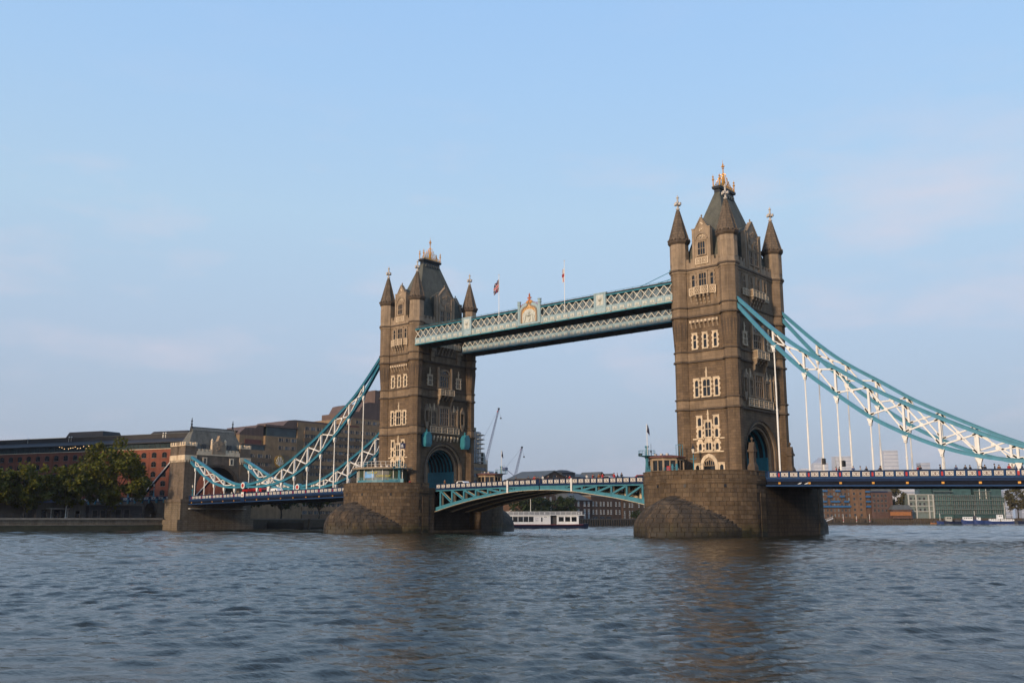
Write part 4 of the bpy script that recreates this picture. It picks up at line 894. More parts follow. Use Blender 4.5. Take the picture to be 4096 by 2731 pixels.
DECK_N = make_deck(-1, 51.85, 130.8, 'dark blue suspended road deck with white lattice parapet, left of the farther pier')
for sd in (1, -1):
    x = sd*103.2; z = ztop(x); mb = MB(); mb.box(x-.75, x+.75, -9.75, -9.4, z-1.3, z+.25); mb.box(x-.85, x+.85, -9.72, -9.4, z-2.6, z-1.3)
    jp = mb.build('joint_pedestal', 'navy_paint', DECK_S if sd > 0 else DECK_N); mb = MB(); mb.box(x-.62, x+.62, -9.8, -9.75, z-1.15, z+.15); mb.build('shield_plate', 'panel_white', jp)
    mb = MB(); mb.box(x-.1, x+.1, -9.84, -9.8, z-.95, z-.35); mb.box(x-.32, x+.32, -9.84, -9.8, z-.75, z-.55); mb.build('shield_cross', 'red_paint', jp)
if True:                                            # pigeons of white birds under the girder are left out: a small repair plate instead
    pass
# ------------------------------------------------------------------ bascules
def make_leaf(side, label):
    T = thing('bascule_leaf', (side*15, 0, 8.0), label, 'bascule leaf', 'two leaves of the lifting road')
    zt = lambda ax: 11.18-.0105*ax                     # parapet top
    LOW = [(.15, 8.95), (4, 8.9), (8.5, 8.55), (11, 8.25), (14.5, 7.75), (18, 7.25), (21.7, 6.6), (25.4, 5.85), (29.3, 4.95), (30.4, 4.7)]
    zl = lambda ax: curve(LOW, ax)
    x = lambda a: side*a
    def strip(name, mat, y0, y1, d0, d1, a=.12, b=30.4):
        mb = MB(); p, q = x(a), x(b); zp, zq = zt(a), zt(b); mb.add([(p, y0, zp-d1), (q, y0, zq-d1), (q, y1, zq-d1), (p, y1, zp-d1), (p, y0, zp-d0), (q, y0, zq-d0), (q, y1, zq-d0), (p, y1, zp-d0)], [(0,3,2,1),(4,5,6,7),(0,1,5,4),(1,2,6,5),(2,3,7,6),(3,0,4,7)]); return mb.build(name, mat, T)
    strip('roadway', 'asphalt', -7.4, 7.4, 1.12, 1.5)
    for sy in (-1, 1):
        g = lambda a, b: tuple(sorted((sy*a, sy*b)))
        strip('parapet', 'navy_paint', *g(7.46, 7.6), .1, .95); strip('handrail', 'navy_paint', *g(7.4, 7.7), 0, .1); strip('fascia', 'navy_paint', *g(7.4, 7.72), .95, 1.35)
    pm = panel_mesh(1.14, .70, 'lattice_panel'); ps = MB().box(-.15, .15, -.16, 0, 0, 1.3).mesh('parapet_post', 'navy_paint'); n = 19; w = 29.6/n
    for i in range(n):
        a = .7+w*(i+.5); put('lattice_panel', pm, T, (x(a), -7.605, zt(a)-.88)); put('parapet_post', ps, T, (x(.7+w*i), -7.603, zt(a)-1.34))
    vp = [7.2, 10.95, 14.5, 18.1, 21.7, 25.35, 29.0]
    for j, y in enumerate((-7.45, -2.6, 2.6, 7.45)):
        front = j == 0
        mt = 'bascule_blue' if j in (0, 3) else 'cream_paint'
        t = MB(); m = 14; ax = [.15+30.2*i/m for i in range(m+1)]
        def band(f0, f1, y0, y1, name, mat):
            mb = MB(); vs = []
            for a in ax: vs += [(x(a), y0, f0(a)), (x(a), y1, f0(a)), (x(a), y1, f1(a)), (x(a), y0, f1(a))]
            fs = [(0,1,2,3), tuple(4*m+k for k in (3,2,1,0))]
            for i in range(m): fs += [(4*i+k, 4*i+4+k, 4*i+4+(k+1) % 4, 4*i+(k+1) % 4) for k in range(4)]
            mb.add(vs, fs); return mb.build(name, mat, T)
        cd = lambda a: zl(a)+.28+.022*a
        band(zl, cd, y-.17, y+.17, 'bottom_chord', mt)
        band(lambda a: zl(a)-.07, zl, y-.6, y+.6, 'chord_flange', 'cream_paint')
        band(lambda a: zt(a)-1.62, lambda a: zt(a)-1.36, y-.2, y+.2, 'top_chord', mt)
        mb = MB(); mb.prism([(x(.15), zl(.15)+.1), (x(6.8), zl(6.8)+.1), (x(6.8), zt(6.8)-1.5), (x(.15), zt(.15)-1.5)], 'y', y-.08, y+.08); mb.build('web_plate', mt, T)
        for i, a in enumerate(vp):
            mb = MB(); mb.box(x(a)-.2, x(a)+.2, y-.12, y+.12, cd(a)-.2, zt(a)-1.5); mb.build('strut', mt, T)
            if front: mb = MB(); mb.box(x(a)-.18+side*.0, x(a)+.18, y+.35, y+.8, cd(a)-.2, zt(a)-1.5); mb.build('strut', 'cream_paint', T)
            if i+1 < len(vp):
                b = vp[i+1]; mb = MB(); mb.bar((x(b), y, zt(b)-1.6), (x(a), y, cd(a)-.1), .24, .36); mb.build('diagonal', mt, T)
                if front: mb = MB(); mb.bar((x(b), y+.55, zt(b)-1.6), (x(a), y+.55, cd(a)-.1), .2, .3); mb.build('diagonal', 'cream_paint', T)
    for a in vp: MB().box(x(a)-.12, x(a)+.12, -7.3, 7.3, zt(a)-2.0, zt(a)-1.5).build('cross_girder', 'soffit', T)
    for i in range(8):                                 # curved soffit plates between the ribs
        a0 = 8+2.8*i; a1 = a0+2.8; mb = MB()
        mb.add([(x(a0), -7.2, zl(a0)+.08), (x(a1), -7.2, zl(a1)+.08), (x(a1), 7.2, zl(a1)+.08), (x(a0), 7.2, zl(a0)+.08), (x(a0), -7.2, zl(a0)+.2), (x(a1), -7.2, zl(a1)+.2), (x(a1), 7.2, zl(a1)+.2), (x(a0), 7.2, zl(a0)+.2)], [(0,3,2,1),(4,5,6,7),(0,1,5,4),(1,2,6,5),(2,3,7,6),(3,0,4,7)]); mb.build('soffit_plate', 'soffit', T)
    MB().box(x(8.55)-.17, x(8.55)+.17, -7.98, -7.74, zl(8.55)-.12, zt(8.55)+.02).build('gauge_post', 'white_paint', T)
    return T
make_leaf(-1, 'left leaf of the lifting roadway, blue truss joined to the farther pier'); make_leaf(1, 'right leaf of the lifting roadway, blue truss joined to the nearer pier')
# ------------------------------------------------------------------ left bank: shore tower, approach, quay
def make_shore_tower():
    global SHORE
    SHORE = T = thing('shore_tower', (-135, 0, 3.3), 'squat stone gateway tower with slate roof at the left end of the bridge', 'gateway')
    xf, xb = -131.0, -139.2
    for sy in (-1, 1):
        y = sorted((sy*7.7, sy*11.2)); MB().box(xb, xf, y[0], y[1], 8.9, 21.7).build('pier_wall', 'rag_stone', T)
    def arc(r, h, n=18): return [(r*math.cos(math.pi-math.pi*i/n), 11.8+h*math.sin(math.pi-math.pi*i/n)) for i in range(n+1)]
    for x0, x1 in ((xf-.9, xf-.1), (xb+.1, xb+.9)):
        MB().prism([(-7.75, 11.8)]+arc(7.4, 7.2)+[(7.75, 11.8), (7.75, 22.0), (-7.75, 22.0)], 'x', x0, x1).build('arch_wall', 'rag_stone', T)
        for k in range(2):
            ro, hr = 7.9-.5*k, 7.7-.5*k; MB().prism(arc(ro, hr)+arc(ro-.45, hr-.45)[::-1], 'x', x1-.3, x1+.1-.14*k).build('archivolt', 'string_stone', T)
    mb = MB(); n = 18; p = arc(7.45, 7.25); vs = [(xf-.9, y, z) for y, z in p]+[(xb+.9, y, z) for y, z in p]; mb.add(vs, [(i, i+1, i+n+2, i+n+1) for i in range(n)]); mb.build('arch_vault', 'soffit', T, recalc=False)
    MB().box(xb-.6, xf+.7, -12.9, 12.9, -2, 3.0).build('base', 'quay_stone', T); MB().box(xb-.1, xf+.4, -12.0, 12.0, 3.0, 8.0).build('base_upper', 'quay_stone', T); MB().box(xb-.2, xf+.55, -12.2, 12.2, 8.0, 8.9).build('plinth', 'rag_stone', T)
    for sy in (-1, 1):
        for x in (xf-2.2, xb+2.2):
            y = sorted((sy*7.4, sy*11.35)); near = x > -135
            MB().box(x-2.25, x+2.28, y[0], y[1], 20.3, 21.75).build('machicolation', 'light_stone', T)
            for k in range(6): q = x-2.0+.8*k; MB().box(q-.17, q+.17, (y[0]-.02 if sy < 0 else y[1]), (y[0]+.3 if sy < 0 else y[1]+.02)+.0, 19.7, 20.3).build('corbel', 'light_stone', T)
            for k in range(5):
                q = y[0]+.4+.78*k; MB().box(xf-.1 if near else xb-.1, xf+.1 if near else xb+.1, q-.17, q+.17, 19.7, 20.3).build('corbel', 'light_stone', T)
            MB().box(x-2.0, x+2.0, y[0]+.2, y[1]-.2, 21.75, 24.6).build('turret', 'rag_stone', T)
            MB().box(x-2.2, x+2.2, y[0], y[1], 24.45, 24.7).build('turret_cornice', 'light_stone', T)
            for cx_, cy_ in ((-1.9, y[0]+.3), (-.65, y[0]+.3), (.65, y[0]+.3), (1.9, y[0]+.3), (-1.9, y[1]-.3), (-.65, y[1]-.3), (.65, y[1]-.3), (1.9, y[1]-.3), (1.9, (y[0]+y[1])/2), (-1.9, (y[0]+y[1])/2)):
                MB().box(x+cx_-.33, x+cx_+.33, cy_-.3, cy_+.3, 24.7, 25.6).build('merlon', 'light_stone', T)
            for q in (-1.85, 1.85): MB().box(x+q-.3, x+q+.3, y[0]+.12, y[1]-.12, 21.76, 24.3).build('quoin', 'rag_stone', T)
    for x0, x1 in ((xf-.95, xf+.05), (xb-.05, xb+.95)):
        MB().box(x0, x1, -7.4, 7.4, 21.9, 22.3).build('cornice', 'light_stone', T); MB().box(x0+.1, x1-.1, -7.4, 7.4, 22.3, 23.1).build('parapet', 'light_stone', T)
        for k in range(11):
            y = -6.6+1.32*k
            if abs(y) > 2.4: MB().box(x0+.1, x1-.1, y-.38, y+.38, 23.1, 23.7).build('merlon', 'light_stone', T)
    mb = MB(); mb.prism([(-2.3, 22.3), (2.3, 22.3), (2.3, 25.0), (1.5, 25.9), (.5, 26.4), (0, 28.0), (-.5, 26.4), (-1.5, 25.9), (-2.3, 25.0)], 'x', xf-1.2, xf+.1); mb.build('gable', 'upper_stone', T)
    for y in (-2.25, 2.25): MB().lathe(xf-.4, y, [(.35, 22.3), (.35, 26.2), (.45, 26.3), (.1, 27.0)]).build('pinnacle', 'light_stone', T)
    rn = random.Random(4); mb = MB()
    for k in range(22): y, z = rn.uniform(-1.2, 1.2), rn.uniform(23.3, 25.6); mb.ball((xf+.12, y, z), .2, 5, 4)
    mb.build('carved_arms', 'carved_stone', T)
    for y in (-4.6, 4.6):
        mb = MB(); mb.box(xf-.12, xf+.05, y-.75, y+.75, 19.2, 21.3); o = mb.build('window', 'light_stone', T); MB().box(xf+.05, xf+.07, y-.3, y+.3, 19.5, 21.0).build('pane', 'window_glass', o)
    for y in (-4.4, 4.4):
        mb = MB(); mb.box(xf-3.0, xf-1.4, y-.9, y+.9, 23.2, 25.4); o = mb.build('roof_dormer', 'lead_roof', T); MB().box(xf-1.4, xf-1.37, y-.7, y+.7, 23.5, 25.2).build('pane', 'window_glass', o)
    mb = MB(); mb.frust((xb+.6, xf-.9, -10.4, 10.4), (-135.9, -134.1, -7.2, 7.0), 22.4, 29.4); mb.prism([(-136.0, 29.4), (-134.0, 29.4), (-135.0, 30.4)], 'y', -7.3, 7.1); mb.build('roof', 'slate_lead', T)
    for y in (-7.2, 7.0):
        mb = MB(); mb.lathe(-135, y, [(.6, 29.0), (.38, 30.4), (.17, 31.0), (.38, 31.2), (.17, 31.5), (.15, 32.0), (.34, 32.2), (.14, 32.45), (.08, 33.2)]); mb.build('finial', 'black_iron', T)
    MB().box(-135.1, -134.9, -7.0, 6.8, 30.3, 30.55).build('ridge', 'black_iron', T)
    MB().box(xf+.1, xf+1.6, -9.5, 9.5, 6.1, 6.25).build('access_gallery', 'white_paint', T)
    return T
ashlar('slate_lead', (.15, .148, .128), (.12, .118, .104), (.05, .05, .05), .45, .3, .02, .4, rough=.75)
make_shore_tower()
# approach viaduct
T = thing('approach_viaduct', (-180, 0, 3.3), 'grey stone approach viaduct with one dark arch, left of the gateway tower', 'viaduct')
def arcv(c, r, z, n=12): return [(c+r*math.cos(math.pi-math.pi*i/n), z+r*math.sin(math.pi-math.pi*i/n)) for i in range(n+1)]
MB().prism([(-320, 3.2), (-155.2, 3.2)]+arcv(-151.8, 3.4, 5.0)+[(-148.4, 3.2), (-139.3, 3.2), (-139.3, 8.8), (-320, 8.8)], 'y', -9.6, 9.6).build('wall', 'rag_stone', T)
MB().prism(arcv(-151.8, 3.9, 5.0)+arcv(-151.8, 3.4, 5.0)[::-1], 'y', -9.75, -9.61).build('arch_ring', 'string_stone', T)
MB().box(-155.1, -148.5, -3.0, -2.9, 3.3, 8.7).build('arch_back', 'black_iron', T)
MB().box(-320, -139.3, -9.3, 9.3, 8.8, 8.95).build('roadway', 'asphalt', T)
for sy in (-1, 1):
    y = sorted((sy*9.35, sy*9.6)); MB().box(-320, -139.4, y[0], y[1], 8.8, 9.95).build('parapet', 'navy_paint', T); y = sorted((sy*9.3, sy*9.75)); MB().box(-320, -139.4, y[0], y[1], 8.7, 8.9).build('parapet_base', 'navy_light', T)
pm = panel_mesh(2.6, .7, 'parapet_panel'); br = MB().prism([(-.3, -1.3), (.3, -1.3), (.45, 0), (-.45, 0)], 'y', -.4, 0).mesh('parapet_bracket', 'teal_paint')
for k in range(14):
    x = -141.5-4.3*k; put('parapet_panel', pm, T, (x, -9.605, 9.1)); put('parapet_bracket', br, T, (x-2.15, -9.61, 9.3))
for sy, w in ((-1, 'near'), (1, 'far')):
    y = sy*9.15; mb = MB(); mb.bar((-140, y, 21.4), (-158.5, y, 9.4), .7, .55); bs = mb.build('anchor_tie', 'navy_paint'); tag(bs, 'straight blue and white anchor tie behind the gateway tower, %s side' % w, 'anchor tie', 'anchor ties of the chains')
    mb = MB(); mb.bar((-140, y-.36, 21.45), (-158.5, y-.36, 9.45), .05, .34); mb.build('white_strip', 'white_paint', bs)
# quay wall up-river
T = thing('quay_wall', (-138.4, -150, 0), 'long stained stone quay wall below the plane trees at left', 'quay wall')
MB().box(-140.2, -138.6, -320, -12.92, -2, 3.0).build('wall', 'quay_stone', T); MB().box(-140.3, -138.35, -320, -12.93, 3.0, 3.5).build('coping', 'light_quay', T); MB().box(-139, -138.1, -320, -12.94, -2, 1.5).build('tide_step', 'weed_stone', T); MB().box(-139, -138.0, -320, -12.94, 1.5, 1.62).build('step_coping', 'light_quay', T)
T = thing('riverside_railing', (-139, -100, 3.5), 'black iron railing along the top of the left quay wall', 'railing')
for k in range(30):
    y = -13.5-3.0*k; MB().cyl((-139, y, 3.5), (-139, y, 4.75), .06, 6).build('post', 'black_iron', T)
for z in (3.9, 4.3, 4.65): MB().bar((-139, -103, z), (-139, -13.2, z), .05, .06).build('rail', 'black_iron', T)
mb = MB()
for k in range(440): y = -13.4-.2*k; mb.box(-139.012, -138.988, y-.012, y+.012, 3.55, 4.65)
tag(mb.build('pickets', 'black_iron', T), kind='stuff')
# low buildings behind the trees
def low_block(name, label, x, y0, y1, h, mat, openings, z0=3.35, dep=9.):
    T = thing(name, (x, (y0+y1)/2, z0), label, 'building', 'low riverside buildings at left')
    MB().box(x-dep, x, y0, y1, z0, z0+h).build('wall', mat, T); MB().box(x-dep-.2, x+.25, y0-.2, y1+.2, z0+h, z0+h+.25).build('roof_edge', 'grey_render', T)
    for (a, b, c, d, m) in openings: o = MB().box(x, x+.08, a-.1, b+.1, z0+c-.05, z0+d+.1).build('opening_frame', 'grey_render', T); MB().box(x+.08, x+.1, a, b, z0+c, z0+d).build('pane', m, o)
    return T
low_block('riverside_cafe', 'pale grey low building with white door frames between the plane trees', -150, -44.5, -30.5, 4.2, 'grey_render', [(-39.6, -38.0, 0.1, 2.4, 'window_glass'), (-37.5, -35.9, .1, 2.4, 'window_glass'), (-33.5, -32.3, .3, 2.2, 'window_glass'), (-43.2, -41.6, .2, 2.3, 'window_glass')])
low_block('dark_kiosk', 'dark grey low building right of the pale cafe, beside the viaduct arch', -149, -30.0, -13.6, 3.7, 'dark_render', [(-29, -27.6, .1, 2.3, 'black_iron'), (-26.6, -25.2, .1, 2.3, 'black_iron'), (-22, -20.4, .1, 2.6, 'black_iron'), (-19.4, -17.8, .1, 2.6, 'black_iron')])
low_block('rendered_wall_block', 'plain pale rendered block behind the leftmost plane tree', -152, -72, -46, 6.2, 'grey_render', [(-58, -56.5, .3, 2.2, 'window_glass')])
mb = MB(); mb.box(-149.8, -147.2, -42, -36.5, 6.0, 6.15)
for y in (-41.6, -36.9): mb.box(-147.5, -147.35, y-.06, y+.06, 3.4, 6.0)
tag(mb.build('white_canopy', 'white_paint'), 'thin white canopy in front of the grey cafe', 'canopy')
def lamp(name, label, x, y, z0, h, heads=1, col='teal_paint', group=None):
    T = thing(name, (x, y, z0), label, 'street lamp', group)
    mb = MB(); mb.lathe(x, y, [(.3, z0), (.3, z0+.25), (.2, z0+.4), (.17, z0+1.1), (.1, z0+1.3), (.08, z0+h*.72)]); mb.bar((x-.5, y, z0+h*.55), (x+.5, y, z0+h*.55), .07, .07); mb.ball((x-.5, y, z0+h*.57), .1, 5, 4); mb.ball((x+.5, y, z0+h*.57), .1, 5, 4); mb.build('post', col, T)
    zz = z0+h*.72; ln = MB().lathe(x, y, [(.16, zz), (.3, zz+.75)], 6).build('lantern', 'lamp_glass', T); MB().lathe(x, y, [(.38, zz+.75), (.34, zz+.85), (.14, zz+1.2), (.05, zz+1.6)], 6).build('lantern_cap', 'black_iron', T)
    MB().lathe(x, y, [(.09, zz-.25), (.18, zz)], 6).build('lantern_base', 'black_iron', T); return T
for i, x in enumerate((-150.5, -166, -182)):
    lamp('approach_lamp', 'blue lamp standard on the approach parapet, %s' % ('nearest the gateway tower' if i == 0 else 'above the big plane tree trunk' if i == 1 else 'farthest left')[:40], x, -9.45, 9.95, 4.2, group='lamp standards on the approach')
lamp('gateway_lamp', 'dark blue lamp standard at the foot of the gateway tower', -129.6, -9.0, 9.0, 4.4, group='lamp standards on the approach')
lamp('promenade_lamp', 'slim pale lamp post on the promenade beside the cafe', -145, -38.6, 3.4, 6.2, col='white_paint')
# ------------------------------------------------------------------ trees
def make_tree(name, label, x, y, z0, h, rx, ry, zc, rz, leaf='plane_leaf', n=7500, ls=.42, trunk=.5, fork=.28, group=None, seed=1, open_=.0):
    rn = random.Random(seed); T = thing(name, (x, y, z0), label, 'tree', group)
    mb = MB(); zf = z0+h*fork
    pts = [(x, y, z0-.2), (x+.15, y+.1, z0+(zf-z0)*.5), (x+.1, y-.1, zf)]
    mb.cyl(pts[0], pts[1], trunk, 9, trunk*.78); mb.cyl(pts[1], pts[2], trunk*.78, 9, trunk*.7)
    tips = []
    for k in range(7):
        a = 2*math.pi*k/7+rn.uniform(-.3, .3); e = Vector((x+rx*.55*math.cos(a), y+ry*.55*math.sin(a), zc+rz*rn.uniform(-.25, .45))); m = Vector(pts[2]).lerp(e, .5)+Vector((0, 0, -rz*.12))
        mb.cyl(pts[2], m, trunk*.42, 7, trunk*.28); mb.cyl(m, e, trunk*.28, 6, trunk*.1)
        for j in range(3):
            f = e+Vector((rn.uniform(-1, 1)*rx*.35, rn.uniform(-1, 1)*ry*.35, rn.uniform(0, 1)*rz*.4)); mb.cyl(m.lerp(e, .6), f, trunk*.14, 5, trunk*.04); tips.append(f)
    mb.cyl(pts[2], (x+rn.uniform(-.5, .5), y, zc+rz*.5), trunk*.45, 7, trunk*.12); mb.build('trunk', 'bark', T, smooth=True)
    cl = []
    while len(cl) < 95:
        u = Vector((rn.uniform(-1, 1), rn.uniform(-1, 1), rn.uniform(-1, 1)))
        l = u.length
        if l > 1 or l < .45: continue
        k = 1+.16*math.sin(5*math.atan2(u.y, u.x)+seed)+.1*rn.uniform(-1, 1); cl.append((Vector((x+u.x*rx*k, y+u.y*ry*k, zc+u.z*rz*k*(1 if u.z > 0 else .8))), rn.uniform(.55, 1.15)))
    vs = []; fs = []; cr = (rx+ry+rz)/3*.24
    for i in range(n):
        c, s = cl[i % len(cl)] if rn.random() > open_ else rn.choice(cl)
        d = Vector((rn.gauss(0, 1), rn.gauss(0, 1), rn.gauss(0, .8))); d = d.normalized()*cr*s*rn.uniform(.35, 1.05); p = c+d
        nrm = Vector((rn.gauss(0, 1), rn.gauss(0, 1), rn.gauss(.6, 1))).normalized(); a = nrm.orthogonal().normalized(); b = nrm.cross(a); t = rn.uniform(0, 6.28); q = ls*rn.uniform(.6, 1.3)
        e1 = (a*math.cos(t)+b*math.sin(t))*q; e2 = (b*math.cos(t)-a*math.sin(t))*q*.62; k = len(vs)
        vs += [tuple(p-e1), tuple(p+e2), tuple(p+e1), tuple(p-e2)]; fs.append((k, k+1, k+2, k+3))
    mb = MB(); mb.add(vs, fs); mb.build('crown', leaf, T, recalc=False)
    return T
G = 'plane trees on the left quay'
make_tree('plane_tree', 'tallest plane tree with a broad round crown, nearest the gateway tower', -146, -25.6, 3.35, 21, 9.6, 9.6, 14.8, 8.8, n=12000, ls=.46, trunk=.75, fork=.24, group=G, seed=1)
make_tree('plane_tree', 'middle plane tree with a leaning forked trunk, in front of the grey cafe', -146, -38.3, 3.35, 13.5, 7.0, 6.6, 11.6, 5.4, n=8000, ls=.42, trunk=.45, group=G, seed=2)
make_tree('plane_tree', 'left plane tree with a straight dark trunk', -145.5, -49.8, 3.35, 14, 7.5, 6.0, 11.6, 6.0, n=8000, ls=.42, trunk=.48, group=G, seed=3)
make_tree('plane_tree', 'plane tree cut off by the left edge of the picture', -146, -60.5, 3.35, 14, 7.0, 6.0, 11.0, 6.6, n=7500, ls=.42, trunk=.48, group=G, seed=4)
G = 'willows on the far quay'
make_tree('willow_tree', 'dark weeping willow behind the white boat, left of the brick houses', -143, 165, 3.0, 11, 7, 11.5, 8.2, 5.6, leaf='dark_leaf', n=4200, ls=.5, trunk=.4, group=G, seed=5)
make_tree('willow_tree', 'dark weeping willow beside the brick house with white windows', -142.5, 186, 3.0, 11.5, 4.4, 5.6, 8.2, 5.2, leaf='dark_leaf', n=3200, ls=.5, trunk=.35, group=G, seed=6)
make_tree('quay_shrub', 'small round tree in front of the brown brick warehouse', -142, 243, 2.9, 4.5, 2.2, 4.2, 5.2, 2.2, leaf='dark_leaf', n=900, ls=.4, trunk=.15, seed=7)
for i, y in enumerate((22, 36, 52)): make_tree('hotel_tree', 'dark tree under the hotel, %s' % ('nearest the gateway tower', 'middle one of three', 'nearest the pontoon canopies')[i], -148, y, 3.3, 10, 5, 6.5, 10.2, 3.8, leaf='dark_leaf', n=1800, ls=.5, trunk=.3, group='trees below the hotel', seed=20+i)
# ------------------------------------------------------------------ red brick warehouse
WA = Vector((-260.8, .9)); WD = Vector((.9495, .3137)).normalized(); WN = Vector((WD.y, -WD.x))
WF = lambda s, n, z: (WA.x+WD.x*s+WN.x*n, WA.y+WD.y*s+WN.y*n, z)
T = thing('brick_warehouse', WF(30, 0, 3.3), 'long red brick warehouse with arched windows and a dark glazed attic, behind the plane trees', 'warehouse')
MB(WF).box(-60, 92, -18, 0, 3.2, 28.4).build('wall', 'red_brick', T); MB(WF).box(-60, 92.2, -18, .18, 28.4, 28.6).build('parapet_coping', 'light_stone', T)
MB(WF).box(-60, 92, -17, -.6, 28.6, 30.9).build('attic_glazing', 'green_dark', T)
for k in range(58): MB(WF).box(-60+2.6*k-.06, -60+2.6*k+.06, -.62, -.5, 28.6, 30.9).build('glazing_bar', 'dark_steel', T)
mb = MB(WF); mb.add([(-60, .5, 30.7), (92, .5, 30.7), (92, .5, 31.0), (-60, .5, 31.0), (-60, -5, 32.9), (92, -5, 32.9), (92, -18, 32.9), (-60, -18, 32.9), (-60, -18, 30.7), (92, -18, 30.7)], [(0,1,2,3),(3,2,5,4),(4,5,6,7),(7,6,9,8),(8,9,1,0),(0,3,4,7,8),(1,9,6,5,2)]); mb.build('lower_roof', 'attic_slate', T)
MB(WF).box(-60, 92, -17, -5.2, 32.9, 34.4).build('upper_roof', 'attic_slate', T); MB(WF).box(-60, 92, -17, -5.0, 34.4, 34.6).build('roof_lead', 'lead_roof', T)
for s0, s1, h in ((9.8, 29, 2.3), (52, 70, 1.1)): MB(WF).frust((s0, s1, -16, -5.6), (s0+1.2, s1-.8, -15, -6.4), 34.4, 34.5+h).build('plant_room', 'attic_slate', T)
for s in (-9.5, 12.2, 13.4, 58.8, 60): MB(WF).box(s-.18, s+.18, -5.6, -5.2, 33.0, 35.0).build('flue', 'white_paint', T)
def arched_win(w, h, name):
    mb = MB(); n = 8; o = [(-w/2, 0), (w/2, 0)]+[(w/2*math.cos(math.pi*i/n), h-w/2*.7+w/2*.7*math.sin(math.pi*i/n)) for i in range(n+1)]
    mb.prism(o, 'y', -.04, .0); mb.k = 1; mb.box(-w/2-.15, w/2+.15, -.16, 0, -.16, -.001); mb.k = 3; mb.box(-.05, .05, -.08, -.04, 0, h); mb.box(-w/2, w/2, -.07, -.04, h*.5-.04, h*.5+.04)
    mb.k = 2; oo = [(w/2+.2, h-w/2*.7)]+[((w/2+.2)*math.cos(math.pi*i/n), h-w/2*.7+(w/2*.7+.2)*math.sin(math.pi*i/n)) for i in range(1, n+1)]
    ii = [(w/2*math.cos(math.pi-math.pi*i/n), h-w/2*.7+w/2*.7*math.sin(math.pi-math.pi*i/n)) for i in range(n+1)]; mb.prism(oo+ii, 'y', -.07, 0)
    return mb.mesh(name, ['window_glass', 'grey_render', 'dark_brick', 'dark_steel'])
aw = arched_win(2.15, 1.85, 'window'); ang = math.atan2(WD.y, WD.x)
for row, z in enumerate((25.35, 22.0, 18.4, 15.0, 11.7, 8.2)):
    for k in range(26):
        s = -41+4.78*k+2.4*0
        if row > 1 and 24 < s < 50: continue
        put('window', aw, T, WF(s+.6, .01, z), ang)
for k in range(14): s = -41+4.78*2*k+3.0; MB(WF).box(s-.25, s+.25, 0.003, .12, 4, 27.4).build('pilaster', 'red_brick', T)
rn = random.Random(8); LT = thing('attic_lights', WF(20, -1, 29), 'row of small warm lights glowing inside the warehouse attic', 'lights')
for k in range(12):
    s = 13+1.35*k+rn.uniform(-.4, .4); MB(WF).ball((s, -.45, rn.uniform(29.6, 30.6)), .085, 6, 4).build('bulb', 'warm_lamp', LT)
mb = MB(WF); mb.box(-75, -14, -60, -30, 3.3, 37.5); bt = thing('white_office_block', WF(-45, -45, 3.3), 'pale flat-roofed block rising behind the left end of the brick warehouse', 'building'); mb.build('wall', 'white_render', bt)
for k in range(8): MB(WF).box(-18-2.6*k, -16.4-2.6*k, -30, -29.9, 35.6, 36.6).build('window', 'window_glass', bt)
# ------------------------------------------------------------------ brown concrete hotel
T = thing('concrete_hotel', (-180, 75, 3.3), 'stepped brown concrete hotel with long rows of windows, behind the left chains', 'hotel')
XH = -172.0
def slab(name, mat, y0, y1, z0, z1, xf=XH, dep=25.): return MB().box(xf-dep, xf, y0, y1, z0, z1).build(name, mat, T)
slab('main_block', 'hotel_concrete', 59.5, 118, 3.3, 39.2); slab('middle_block', 'hotel_concrete', 45, 59.49, 3.3, 33.2, XH+.4); slab('glazed_attic', 'green_dark', 46, 59.4, 33.2, 36.6, XH-.5)
slab('attic_roof', 'hotel_roof', 45, 59.45, 36.6, 37.4, XH+.2); slab('wing', 'hotel_concrete', 33, 51, 3.3, 27.6, XH+2.5)
slab('left_block', 'hotel_concrete', 34.8, 44.9, 27.6, 33.0, XH-.8); slab('terrace_glazing', 'green_dark', 35.5, 44.8, 27.7, 29.6, XH+.3); slab('terracotta_panel', 'roof_red_edge', 37, 44, 29.8, 31.6, XH-.6); slab('terrace_roof', 'hotel_roof', 35, 45, 29.6, 29.9, XH+.8)
mb = MB(); mb.prism([(34.8, 33.0), (44.9, 33.0), (44.9, 37.0), (42.5, 37.0), (41.5, 35.9), (37.2, 35.7), (34.8, 33.6)], 'x', XH-20, XH-.9); mb.build('roof_left', 'hotel_roof', T)
mb = MB(); mb.prism([(53, 37.4), (59.6, 37.4), (72, 39.1), (72, 40.0), (58.5, 40.0), (55.5, 39.6)], 'x', XH-20, XH-.3); mb.build('roof_middle', 'hotel_roof', T)
MB().box(XH-22, XH-.4, 59.6, 90, 39.2, 39.9).build('roof_edge', 'roof_red_edge', T)
slab('stair_block', 'hotel_concrete', 87, 118, 39.21, 43.2, XH-2); mb = MB(); mb.prism([(88, 43.2), (117, 43.2), (117, 51), (96.5, 50.2), (93.5, 49.4), (91.5, 46.0), (88, 45.6)], 'x', XH-22, XH-2.5); mb.build('penthouse_roof', 'hotel_roof', T)
MB().box(XH-15, XH-5, 102, 114, 49, 56).build('lift_tower', 'hotel_roof', T)
hw = MB(); hw.box(-.005, .05, -1.05, 1.05, 0, 1.25); hw.k = 1; hw.box(.05, .1, -1.15, -1.05, -.05, 1.3); hw.box(.05, .1, 1.05, 1.15, -.05, 1.3); hw.box(.05, .09, .3, .38, 0, 1.25)
hwm = [hw.mesh('window', [g, 'hotel_frame']) for g in ('window_glass', 'hotel_pane', 'window_glass')]
rows = [36.6-2.86*k for k in range(12)]
